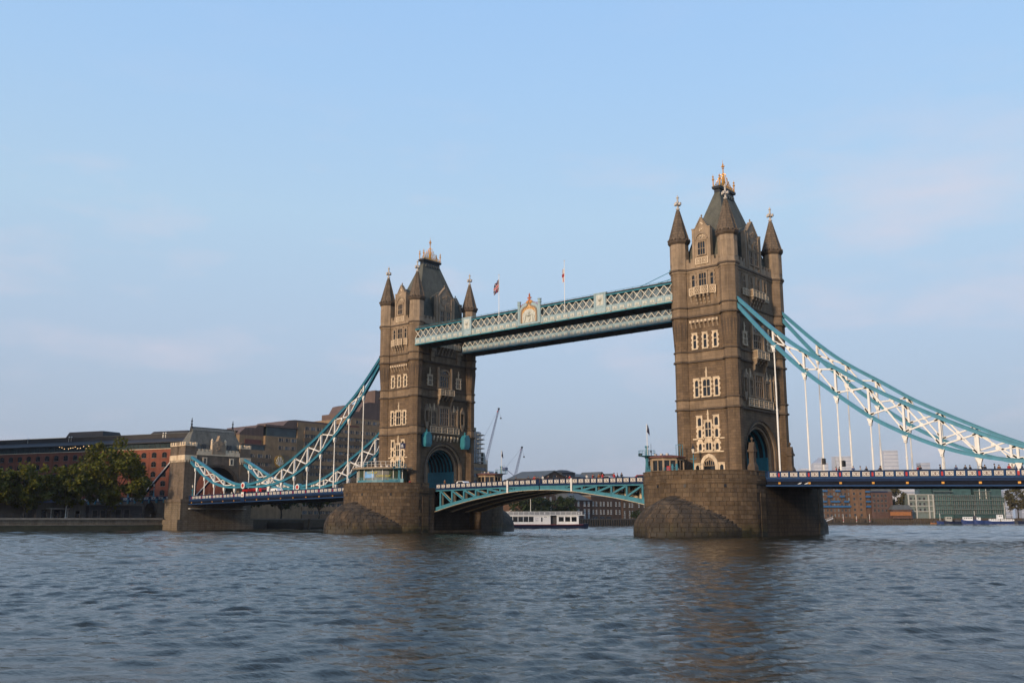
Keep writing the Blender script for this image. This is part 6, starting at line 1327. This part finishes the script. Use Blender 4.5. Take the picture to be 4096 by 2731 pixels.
MB(VF).box(-1.3, -.6, 2.6, 2.85, 3.9, 4.7).build('deck_box', 'hull_red', T); mb = MB(VF); mb.cyl((-.5, 2, 5), (1.2, 2, 6.0), .07, 6); mb.cyl((7.3, 0, 4.4), (7.3, 0, 13.5), .12, 6); mb.build('mast', 'cream_white', T)
mb = MB(VF); mb.box(5.2, 7.2, -.03, .03, 11.7, 12.9); tag(mb.build('ensign', 'flag_red'), 'red ensign on the mast of the sightseeing boat', 'flag'); rn = random.Random(5)
# ------------------------------------------------------------------ jetty under the left side span
T = thing('landing_jetty', (-95, 60, 0), 'dark timber landing stage below the hotel, left of the farther pier', 'jetty'); MB().box(-139, -120, 24, 110, -.5, 2.2).build('deck', 'wet_timber', T); MB().box(-120.4, -119.6, 24, 110, .6, 2.6).build('fender', 'timber', T)
for k in range(12): MB().cyl((-119.6, 26+7.4*k, -1), (-119.6, 26+7.4*k, 3.2), .4, 8).build('pile', 'timber', T)
for lab, y, m1 in (('left jetty canopy with a curved white and blue roof', 68, 'hull_blue'), ('right jetty canopy, pale blue', 82, 'pale_blue')):
    T = thing('jetty_canopy', (-123, y, 2.2), lab, 'canopy', 'curved canopies on the jetty'); mb = MB(); n = 10
    pts = [(y-4.5*math.cos(math.pi*i/n), 5.2+2.2*math.sin(math.pi*i/n)) for i in range(n+1)]; mb.prism(pts+[(p[0], p[1]-.25) for p in pts[::-1]], 'x', -126, -120); mb.build('roof', 'white_paint', T); mb = MB(); mb.prism([(p[0]*.97+y*.03, p[1]-.3) for p in pts], 'x', -120.6, -120.4); mb.build('end_panel', m1, T); MB().box(-125, -121, y-3.4, y+3.4, 2.2, 4.3).build('kiosk', 'pale_panel', T)
mb = MB(); mb.box(-122, -121.6, 73.2, 78, 2.2, 8.2); o = mb.build('ticket_gate', 'black_iron'); tag(o, 'dark notice board with a green frame between the jetty canopies', 'sign'); MB().box(-121.6, -121.55, 73, 78.2, 7.8, 8.4).build('frame', 'teal_paint', o)
T = thing('jetty_gangway', (-112, 92, 1), 'white trussed gangway beside the farther pier', 'gangway')
for q in (0, 2): 
    mb = MB(); mb.bar((-118+q, 84, 2.4), (-106+q, 98, .8), .18, .2); mb.bar((-118+q, 84, 5.0), (-106+q, 98, 3.4), .18, .2)
    for k in range(6): f = k/6; g = (k+1)/6; mb.bar((-118+q+12*f, 84+14*f, 2.4-1.6*f), (-118+q+12*g, 84+14*g, 5.0-1.6*g), .14, .14); mb.bar((-118+q+12*f, 84+14*f, 5-1.6*f), (-118+q+12*f, 84+14*f, 2.4-1.6*f), .14, .14)
    mb.build('side_truss', 'white_paint', T)
# ------------------------------------------------------------------ things on the piers
def rail(name, label, pts, z0, h=1.15, mat='bascule_blue', panel=True, group=None):
    T = thing(name, (pts[0][0], pts[0][1], z0), label, 'railing', group)
    for (a, b) in zip(pts, pts[1:]):
        if panel: mb = MB(); mb.bar((a[0], a[1], z0+h*.28), (b[0], b[1], z0+h*.28), .04, h*.5); mb.build('panel', mat, T)
        mb = MB(); mb.bar((a[0], a[1], z0+h), (b[0], b[1], z0+h), .06, .07); mb.bar((a[0], a[1], z0+h*.7), (b[0], b[1], z0+h*.7), .04, .05); mb.build('rail', mat, T)
    for p in pts: MB().cyl((p[0], p[1], z0), (p[0], p[1], z0+h), .05, 6).build('post', mat, T)
    return T
def edge(X0, r, a0, a1, n): return [(X0+r*math.sin(R(a0+(a1-a0)*i/n)), -PY-r*math.cos(R(a0+(a1-a0)*i/n))) for i in range(n+1)]
rail('pier_railing', 'pale blue railing at the left end of the nearer pier', edge(41.15, 10.3, -62, -34, 5), 11.05, 1.0, group='railings on the piers'); rail('pier_railing', 'low blue railing along the middle of the nearer pier', edge(41.15, 10.2, -12, 4, 3), 10.6, 1.0, group='railings on the piers')
rail('pier_railing', 'blue glass railing round the lookout on the farther pier', edge(-41.15, 10.3, 2, 60, 8), 11.05, 1.0, group='railings on the piers')
def mast_unit(label, x, y, flag_mat, fl, skull=False):
    T = thing('signal_mast', (x, y, 10), label, 'mast', 'blue signal masts on the piers')
    MB().lathe(x, y, [(.5, 10), (.42, 11.2), (.28, 13.0), (.3, 13.6), (.5, 13.95)], 8).build('column', 'bascule_blue', T); MB().lathe(x, y, [(.6, 13.95), (1.55, 14.1), (1.55, 14.18)], 8).build('platform', 'bascule_blue', T); MB().lathe(x, y, [(.24, 14.1), (.22, 15.6), (.36, 15.7), (.36, 15.95)], 8).build('head', 'bascule_blue', T)
    mb = MB(); n = 8
    for i in range(n):
        a = 2*math.pi*i/n; b = 2*math.pi*(i+1)/n; p = (x+1.5*math.cos(a), y+1.5*math.sin(a)); q = (x+1.5*math.cos(b), y+1.5*math.sin(b))
        for z in (14.65, 15.1): mb.bar((*p, z), (*q, z), .05, .05)
        mb.bar((*p, 14.1), (*p, 15.1), .05, .05)
    mb.build('guard_rail', 'bascule_blue', T); mb = MB(); mb.box(x-1.3, x-1.0, y-.9, y-.6, 14.2, 14.55); mb.box(x-.8, x-.5, y-1.1, y-.8, 14.2, 14.55); mb.cyl((x+.9, y, 14.2), (x+.9, y, 16.3), .03, 5); mb.ball((x+1.0, y-.2, 14.9), .18, 6, 4); mb.build('signal_lamp', 'dark_steel', T)
    pole = MB().cyl((x+.25, y-.2, 14.1), (x+.25, y-.2, 19.9), .06, 6).build('flagpole', 'white_paint', T)
    F = thing('pier_flag', (x+.25, y-.2, 18.5), fl, 'flag', 'flags on the pier masts'); n = 8; vs = []
    for j in range(5):
        for i in range(n+1):
            t = i/n; vs.append((x+.28+(1.9 if skull else .55)*t*(1-.2*j/4), y-.2+.12*math.sin(5*t+j), 19.8-1.25*j/4-(.15 if skull else .9)*t**1.2))
    mb = MB(); mb.add(vs, [(j*(n+1)+i, j*(n+1)+i+1, (j+1)*(n+1)+i+1, (j+1)*(n+1)+i) for j in range(4) for i in range(n)]); mb.build('cloth', flag_mat, F, recalc=False)
    if skull:
        mb = MB(); c = (x+1.15, y-.35, 19.25); mb.ball(c, .2, 8, 5); mb.bar((c[0]-.35, c[1], c[2]-.5), (c[0]+.35, c[1], c[2]-.15), .05, .08); mb.bar((c[0]+.35, c[1], c[2]-.5), (c[0]-.35, c[1], c[2]-.15), .05, .08); mb.build('emblem', 'flag_white', F)
mast_unit('blue signal mast with a railed platform at the left end of the nearer pier', 32.4, -16.6, 'flag_navy', 'limp navy flag on the mast of the nearer pier')
mast_unit('blue signal mast in front of the lookout on the farther pier', -32.6, -16.9, 'flag_navy', 'black flag with a white skull emblem on the farther pier', True)
mast_unit('blue signal mast at the far side of the farther pier', -32.2, 17, 'flag_navy', 'small dark flag on the far-side mast of the farther pier')
def cabin(label, x, y, rot=0.):
    T = thing('control_cabin', (x, y, 10), label, 'cabin', 'stone control cabins on the piers'); n = 8; r = 3.15
    MB().lathe(x, y, [(r, 10), (r, 11.4)], n).build('base_wall', 'carved_stone', T); MB().lathe(x, y, [(r-.25, 11.4), (r-.25, 13.3)], n).build('glazing', 'window_glass', T); MB().lathe(x, y, [(r, 13.2), (r, 13.7)], n).build('lintel', 'upper_stone', T); MB().lathe(x, y, [(r+.45, 13.7), (r+.4, 13.95), (r*.6, 14.2), (.2, 14.35)], n).build('roof', 'roof_red_edge', T)
    for i in range(n):
        a = 2*math.pi*(i+.5)/n; MB().cyl((x+(r-.1)*math.cos(a), y+(r-.1)*math.sin(a), 11.4), (x+(r-.1)*math.cos(a), y+(r-.1)*math.sin(a), 13.25), .22, 6).build('mullion', 'upper_stone', T)
        a = 2*math.pi*i/n; q = r*math.cos(math.pi/n)-.1; MB().cyl((x+q*math.cos(a), y+q*math.sin(a), 11.4), (x+q*math.cos(a), y+q*math.sin(a), 13.25), .13, 6).build('mullion', 'upper_stone', T)
    for k in range(3): MB().box(x-1.5+1.2*k, x-1.1+1.2*k, y-1.6, y-1.2, 14.1, 14.5).build('roof_vent', 'finial_stone', T)
    return T
cabin('octagonal stone control cabin on the nearer pier', 35.0, -14.3); cabin('stone control cabin at the far side of the farther pier, behind the road', -34.0, 14.5); 
mb = MB()
for q in (0, .9): mb.cyl((36.2+q, -12.8, 13.9), (36.2+q, -12.8, 16.2), .05, 5); mb.cyl((36.2+q, -12.0, 13.9), (36.2+q, -12.0, 16.2), .05, 5)
mb.bar((36.2, -12.8, 16.2), (37.1, -12.8, 16.2), .06, .06); mb.bar((36.2, -12, 16.2), (37.1, -12, 16.2), .06, .06); tag(mb.build('roof_ladder', 'bascule_blue'), 'blue ladder hoop on the roof of the nearer cabin', 'ladder')
lamp('pier_lamp', 'black and blue lamp post in front of the nearer tower door', 39.6, -12.6, 10, 6.3)
for x in (38.9, 39.75):
    mb = MB(); mb.lathe(x, -18.6, [(.2, 10), (.17, 11.2), (.24, 11.9), (.18, 12.2), (.22, 12.4)], 8); tag(mb.build('bollard', 'bascule_blue'), 'pale blue post beside the red box on the nearer pier, %s of two' % ('left' if x < 39 else 'right'), 'post', 'blue posts on the nearer pier')
mb = MB(); mb.box(37.5, 38.2, -18.3, -17.7, 10.9, 11.95); mb.prism([(37.5, 11.95), (38.2, 11.95), (38.1, 12.08), (37.6, 12.08)], 'y', -18.3, -17.7); tag(mb.build('red_box', 'red_paint'), 'bright red box beside the cabin on the nearer pier', 'box')
# lookout pavilion on the farther pier
T = thing('lookout_pavilion', (-42, -14, 10), 'round-roofed glass lookout pavilion with a large banner, on the farther pier', 'pavilion')
def drum(r, a0, a1, n=14, cx=-42.6, cy=-11.4, k=.98): return [(cx+r*math.sin(R(a0+(a1-a0)*i/n)), cy-k*r*math.cos(R(a0+(a1-a0)*i/n))) for i in range(n+1)]
MB().prism(drum(7.0, -80, 80)+[(-36.5, -10.9), (-48.7, -10.9)], 'z', 10, 14.2).build('glazed_wall', 'banner_dark', T)
MB().prism(drum(8.2, -90, 90), 'z', 14.25, 14.4).build('soffit', 'white_render', T); MB().prism(drum(8.4, -90, 90), 'z', 14.4, 14.62).build('roof', 'upper_stone', T)
for a in (-75, -48, -38, -22, -2, 18, 38, 58, 76):
    p = drum(7.06, a, a+1, 1)[0]; MB().cyl((*p, 10), (*p, 14.3), .09, 6).build('post', 'white_paint', T)
pr = drum(7.5, -70, 70, 16)
for p in pr: MB().cyl((*p, 14.6), (*p, 15.9), .04, 5).build('roof_post', 'white_paint', T)
for a, b in zip(pr, pr[1:]):
    mb = MB(); mb.bar((*a, 15.9), (*b, 15.9), .05, .05); mb.bar((*a, 15.3), (*b, 15.3), .03, .03); mb.build('roof_rail', 'white_paint', T)
for s in (-45, -43, -41): MB().box(s, s+.7, -13.4, -12.7, 14.62, 15.3).build('roof_unit', 'finial_stone', T)
def strip_on(a0, a1, z0, z1, mat, name, r=7.1):
    p = drum(r, a0, a1, 6); mb = MB(); vs = [(x, y, z0) for x, y in p]+[(x, y, z1) for x, y in p]; mb.add(vs, [(i, i+1, i+8, i+7) for i in range(6)]); return mb.build(name, mat, T, recalc=False)
strip_on(0, 21, 12.2, 13.7, 'banner_sky', 'banner_left'); strip_on(0, 21, 11.0, 12.2, 'banner_grey', 'banner_lower'); strip_on(21, 50, 11.0, 13.8, 'banner_grey', 'banner_middle'); strip_on(50, 74, 11.0, 13.8, 'banner_dark', 'banner_right')
for body, a, z, sz in (('COME UP', 18, 13.2, .62), ('LOOK OUT', 40, 12.45, .62), ('SEE MORE', 57, 11.7, .55)):
    p = drum(7.22, a, a+1, 1)[0]; text(body, sz, 'banner_yellow', T, (p[0], p[1], z), (math.pi/2, 0, R(a)), ext=.015)
mb = MB(); mb.bar((-34.6, -18.2, 11.4), (-31.6, -16.6, 11.4), .06, .9); tag(mb.build('crowd_barrier', 'bascule_blue'), 'short blue crowd barrier right of the lookout', 'barrier')
# ------------------------------------------------------------------ flags on the walkway
def limp_flag(name, label, x, z1, h, w, cols, fn_col):
    T = thing(name, (x, -10.5, 44.8), label, 'flagpole', 'flagpoles on the high walkway')
    MB().cyl((x, -10.62, 44.7), (x, -10.62, 55.7), .07, 8, .05).build('pole', 'white_paint', T); MB().ball((x, -10.62, 55.75), .1, 6, 4).build('truck', 'gold_paint', T)
    n, m = 22, 26; vs = []
    for j in range(m+1):
        for i in range(n+1):
            t = i/n; q = j/m; vs.append((x-w*t*(.75+.25*math.sin(2.2*q)), -10.7-.22*math.sin(7*t+2*q)*t, z1-h*q-.62*w*t-.1*math.sin(9*t)))
    mb = MB()
    fs = []; mi = []
    mb.add(vs, [(j*(n+1)+i, j*(n+1)+i+1, (j+1)*(n+1)+i+1, (j+1)*(n+1)+i) for j in range(m) for i in range(n)])
    mb.mi = [fn_col((i+.5)/n, (j+.5)/m) for j in range(m) for i in range(n)]; mb.build('cloth', cols, T, recalc=False)
def uj(u, v):
    x = (u-.5)*2; y = (v-.5)
    if abs(x) < .08 or abs(y) < .06: return 1
    if abs(x) < .13 or abs(y) < .10: return 2
    d = abs(abs(x*.5)-abs(y))
    return 1 if d < .018 else 2 if d < .045 else 0
limp_flag('flagpole', 'white flagpole with a hanging red, white and blue flag on the walkway', -8.6, 54.8, 2.7, 1.35, ['flag_navy', 'flag_red', 'flag_white'], uj)
limp_flag('flagpole', 'white flagpole with a furled white and red flag on the walkway', 9.5, 54.3, 3.0, .42, ['flag_white', 'flag_red', 'flag_navy'], lambda u, v: 1 if abs(v-.5) < .1 or abs(u-.5) < .14 else 0)
# ------------------------------------------------------------------ people
def body_mesh(arm, turn):
    V = [(0,0,.95),(0,0,1.15),(0,0,1.38),(0,0,1.5),(0,.01,1.62),(0,.02,1.72),(.19,0,1.42),(.24,-.03,1.14),(.22,-.12,.92),(-.19,0,1.42),(-.24,-.02 if not arm else -.12,1.16),(-.2,-.1 if not arm else -.34,.94 if not arm else 1.18),(.1,0,.9),(.11,.02,.5),(.11,.05,.08),(.11,-.1,.04),(-.1,0,.9),(-.11,-.02,.5),(-.12,.02,.08),(-.12,-.13,.04)]
    E = [(0,1),(1,2),(2,3),(3,4),(4,5),(2,6),(6,7),(7,8),(2,9),(9,10),(10,11),(0,12),(12,13),(13,14),(14,15),(0,16),(16,17),(17,18),(18,19)]
    Rr = [.15,.14,.16,.065,.095,.085,.075,.055,.042,.075,.055,.042,.1,.07,.05,.045,.1,.07,.05,.045]
    me = bpy.data.meshes.new('person'); me.from_pydata(V, E, []); o = bpy.data.objects.new('tmp', me); COL.objects.link(o)
    mo = o.modifiers.new('s', 'SKIN'); 
    for i, r in enumerate(Rr): me.skin_vertices[0].data[i].radius = (r*1.05, r*.85)
    me.skin_vertices[0].data[0].use_root = True; sb = o.modifiers.new('b', 'SUBSURF'); sb.levels = 1; sb.render_levels = 1
    dg = bpy.context.evaluated_depsgraph_get(); m2 = bpy.data.meshes.new_from_object(o.evaluated_get(dg)); bpy.data.objects.remove(o)
    return m2
BODY = [body_mesh(0, 0), body_mesh(1, 0)]
PM = {}
def person_mesh(pose, top, legs):
    k = (pose, top, legs)
    if k not in PM:
        m = BODY[pose].copy(); m.materials.clear()
        for n in ('cloth_%d' % top, 'cloth_%d' % legs, 'skin'): m.materials.append(MAT[n])
        for p in m.polygons:
            c = p.center; p.material_index = 2 if c.z > 1.5 else 1 if c.z < .93 and abs(c.x) < .17 else 0
            p.use_smooth = True
        PM[k] = m
    return PM[k]
HAIR = MB().ball((0, .03, 1.70), .115, 8, 5, 1.0).mesh('hair', 'black_iron', smooth=True)
TOPN = ['black', 'red', 'dark blue', 'pale', 'brown', 'tan']
PC = {}
def person(x, y, z, top, rz, where, sc=1.0):
    pose = (int(x*7) % 2); key = (TOPN[top], where); PC[key] = PC.get(key, 0)+1
    T = thing('person', (x, y, z), '', 'person', 'people on the bridge')
    b = put('body', person_mesh(pose, top, 0 if top else 4), T, (x, y, z)); b.rotation_euler[2] = rz; b.scale = (sc, sc, sc); h = put('hair', HAIR, T, (x, y, z)); h.rotation_euler[2] = rz; h.scale = (sc, sc, sc)
    PL.append((T, TOPN[top], where, x)); return T
PL = []
rn = random.Random(12)
for i, x in enumerate((64.0, 64.6, 66.9, 68.0, 69.1, 71.1, 71.5, 77.2, 77.6, 80.6, 82.9, 84.2, 84.8, 86.4, 86.9, 88.4, 88.8, 90.3, 90.8, 91.4, 92.0, 93.2, 96.0, 98.5)):
    person(x, -8.5+rn.uniform(-.3, .5), ztop(x)-1.12, (1, 0, 2, 3, 0, 4, 0, 1, 0, 0, 2, 0, 0, 4, 0, 0, 5, 1, 3, 2, 0, 0, 1, 4)[i], rn.uniform(-.6, .6)+(0 if i % 3 else 1.6), 'right-hand deck', rn.uniform(.97, 1.06))
for i, x in enumerate((-28.1, -25.2, -7.0, -4.0, -3.5, -1.9, -1.4, -1.0, .5, 1.2, 1.8, 3.8, 6.5, 7.0, 11.7, 12.8, 13.2, 14.7, 15.2, 15.6, 18.2, 18.8, 20.0)):
    person(x, -6.8+rn.uniform(-.3, .5), 10.07, (5, 4, 0, 0, 0, 1, 5, 0, 3, 1, 0, 0, 4, 1, 3, 1, 0, 5, 4, 1, 1, 0, 0)[i], rn.uniform(-.6, .6)+(0 if i % 3 else 1.6), 'lifting span', rn.uniform(.97, 1.06))
for i, x in enumerate((-122, -119.5, -116, -113.4, -110.6)): person(x, -8.3, ztop(x)-1.12, (0, 1, 0, 4, 3)[i], .2, 'left-hand deck')
person(39.3, -17.2, 10.0, 0, .3, 'nearer pier'); person(-33.4, -12.9, 10.0, 1, .3, 'farther pier')
def sidesort():
    by = {}
    for T, c, w, x in PL: by.setdefault((c, w), []).append((x, T))
    od = ['leftmost', 'second from left', 'third from left', 'fourth from left', 'fifth from left', 'sixth from left', 'seventh from left', 'eighth from left', 'ninth from left', 'tenth from left', 'eleventh from left', 'twelfth from left', 'thirteenth from left']
    for (c, w), l in by.items():
        l.sort(key=lambda t: t[0])
        for i, (x, T) in enumerate(l): T['label'] = 'person in a %s top behind the parapet on the %s' % (c, w) if 'pier' not in w else 'person in a %s top standing on the %s' % (c, w); T['label'] += '' if len(l) == 1 else ', '+od[i]
sidesort()
# ------------------------------------------------------------------ vehicles
def wheels(T, xs, y0, y1, z, r):
    for x in xs:
        for y in (y0, y1):
            w = MB().cyl((x, y-.14, z+r), (x, y+.14, z+r), r, 14).build('wheel', 'black_iron', T); MB().cyl((x, y-.16, z+r), (x, y+.16, z+r), r*.5, 10).build('rim', 'finial_stone', w)
def bus(label, x0, y, L=9.5):
    z = ztop(x0)-1.13; T = thing('red_bus', (x0+L/2, y, z), label, 'bus'); pr = [(x0, z+.35), (x0+L, z+.35), (x0+L, z+2.8), (x0+L-.3, z+3.05), (x0+.3, z+3.05), (x0, z+2.8)]
    MB().prism(pr, 'y', y-1.25, y+1.25).build('body', 'bus_red', T)
    for k in range(5): MB().box(x0+.8+1.65*k, x0+2.25+1.65*k, y-1.27, y+1.27, z+1.3, z+2.3).build('window', 'window_glass', T)
    MB().box(x0-.02, x0+L+.02, y-1.1, y+1.1, z+1.2, z+2.6).build('windscreen', 'window_glass', T)
    wheels(T, (x0+2.2, x0+L-2.4), y-1.15, y+1.15, z, .5); return T
def van(label, x0, y, mat, L=5.6, h=2.5, nm='van', cat='van'):
    z = (ztop(x0) if abs(x0) > 51 else 11.13)-1.13; T = thing(nm, (x0+L/2, y, z), label, cat)
    pr = [(x0, z+.35), (x0+L, z+.35), (x0+L, z+1.0), (x0+L-.15, z+1.2), (x0+L-1.1, z+h-.1), (x0+L-1.5, z+h), (x0+.15, z+h), (x0, z+h-.2)] if nm == 'van' else [(x0, z+.35), (x0+L, z+.35), (x0+L, z+.8), (x0+L-.9, z+.92), (x0+L-1.7, z+h), (x0+1.0, z+h), (x0+.25, z+.95), (x0, z+.85)]
    MB().prism(pr, 'y', y-.95, y+.95).build('body', mat, T); MB().prism([(x0+L-1.9, z+h*.55), (x0+L-1.2, z+h*.55), (x0+L-1.55, z+h*.88), (x0+L-1.9, z+h*.88)] if nm == 'van' else [(x0+.9, z+.98), (x0+L-1.3, z+.98), (x0+L-1.85, z+h-.1), (x0+1.15, z+h-.1)], 'y', y-.97, y+.97).build('window', 'window_glass', T); wheels(T, (x0+1.0, x0+L-1.1), y-.88, y+.88, z, .34); return T
bus('red bus crossing between the gateway tower and the chain joint', -120.5, 3.0); van('small red car behind the chain joint', -111.0, 2.6, 'bus_red', 4.2, 1.6, 'car', 'car'); van('white van on the left side span behind the parapet', -106.6, 1.5, 'boat_white', 5.8, 2.6)
van('dark car on the left leaf of the lifting span', -13.5, -3.5, 'dark_steel', 4.4, 1.5, 'car', 'car'); van('pale car near the farther tower arch on the lifting span', -27.5, -3.6, 'boat_white', 4.3, 1.5, 'car', 'car'); van('dark red car at the right end of the lifting span', 21.0, -3.4, 'hull_red', 4.5, 1.5, 'car', 'car'); van('black car at the middle of the lifting span', 5.2, -3.2, 'black_iron', 4.4, 1.55, 'car', 'car'); van('grey car on the right leaf of the lifting span', 12.6, -3.3, 'far_tower_dark', 4.4, 1.5, 'car', 'car')
# traffic lights on the right-hand deck
for lab, x, zt_ in (('black traffic light on a tall thin post, left of the pair', 61.2, 12.98), ('black traffic light right of the pair, lower on its post', 64.6, 12.48)):
    T = thing('traffic_light', (x, -7.0, 9.7), lab, 'traffic light', 'traffic lights on the right-hand deck'); MB().cyl((x-.25, -7, 9.7), (x-.25, -7, zt_+.3), .06, 8).build('post', 'finial_stone' if x < 62 else 'white_paint', T)
    MB().box(x-.12, x+.28, -7.2, -6.85, zt_-1.02, zt_).build('housing', 'black_iron', T)
    for k in range(3): mb = MB(); zc = zt_-.2-.31*k; mb.cyl((x+.28, -7.02, zc), (x+.46, -7.02, zc-.02), .15, 8); mb.build('hood', 'black_iron', T)
# small white birds perched on the girder web are two pale plates in the photo
for x in (58.0, 59.2):
    mb = MB(); z = ztop(x)-2.1; mb.ball((x, -9.42, z), .16, 7, 5, .7); mb.ball((x+.2, -9.45, z+.1), .08, 6, 4); mb.prism([(x-.45, z-.12), (x-.1, z+.08), (x-.1, z-.08)], 'y', -9.48, -9.38); tag(mb.build('gull', 'flag_white'), 'white gull perched on the girder under the right-hand deck, %s of two' % ('left' if x < 58.5 else 'right'), 'bird', 'gulls under the deck')

# ------------------------------------------------------------------ evening haze
def make_haze():
    mb = MB(); mb.box(-4600, 2200, -900, 6500, -1.0, 330.)
    mb.v = mb.v; m = bpy.data.materials.new('haze'); m.use_nodes = True; MAT['haze'] = m; t = m.node_tree; t.nodes.remove(t.nodes['Principled BSDF'])
    v = t.nodes.new('ShaderNodeVolumePrincipled'); v.inputs['Color'].default_value = (.86, .90, 1.0, 1); v.inputs['Density'].default_value = .00005; v.inputs['Anisotropy'].default_value = .2
    t.links.new(v.outputs[0], t.nodes['Material Output'].inputs['Volume']); return tag(mb.build('haze', 'haze'), kind='stuff')
make_haze()
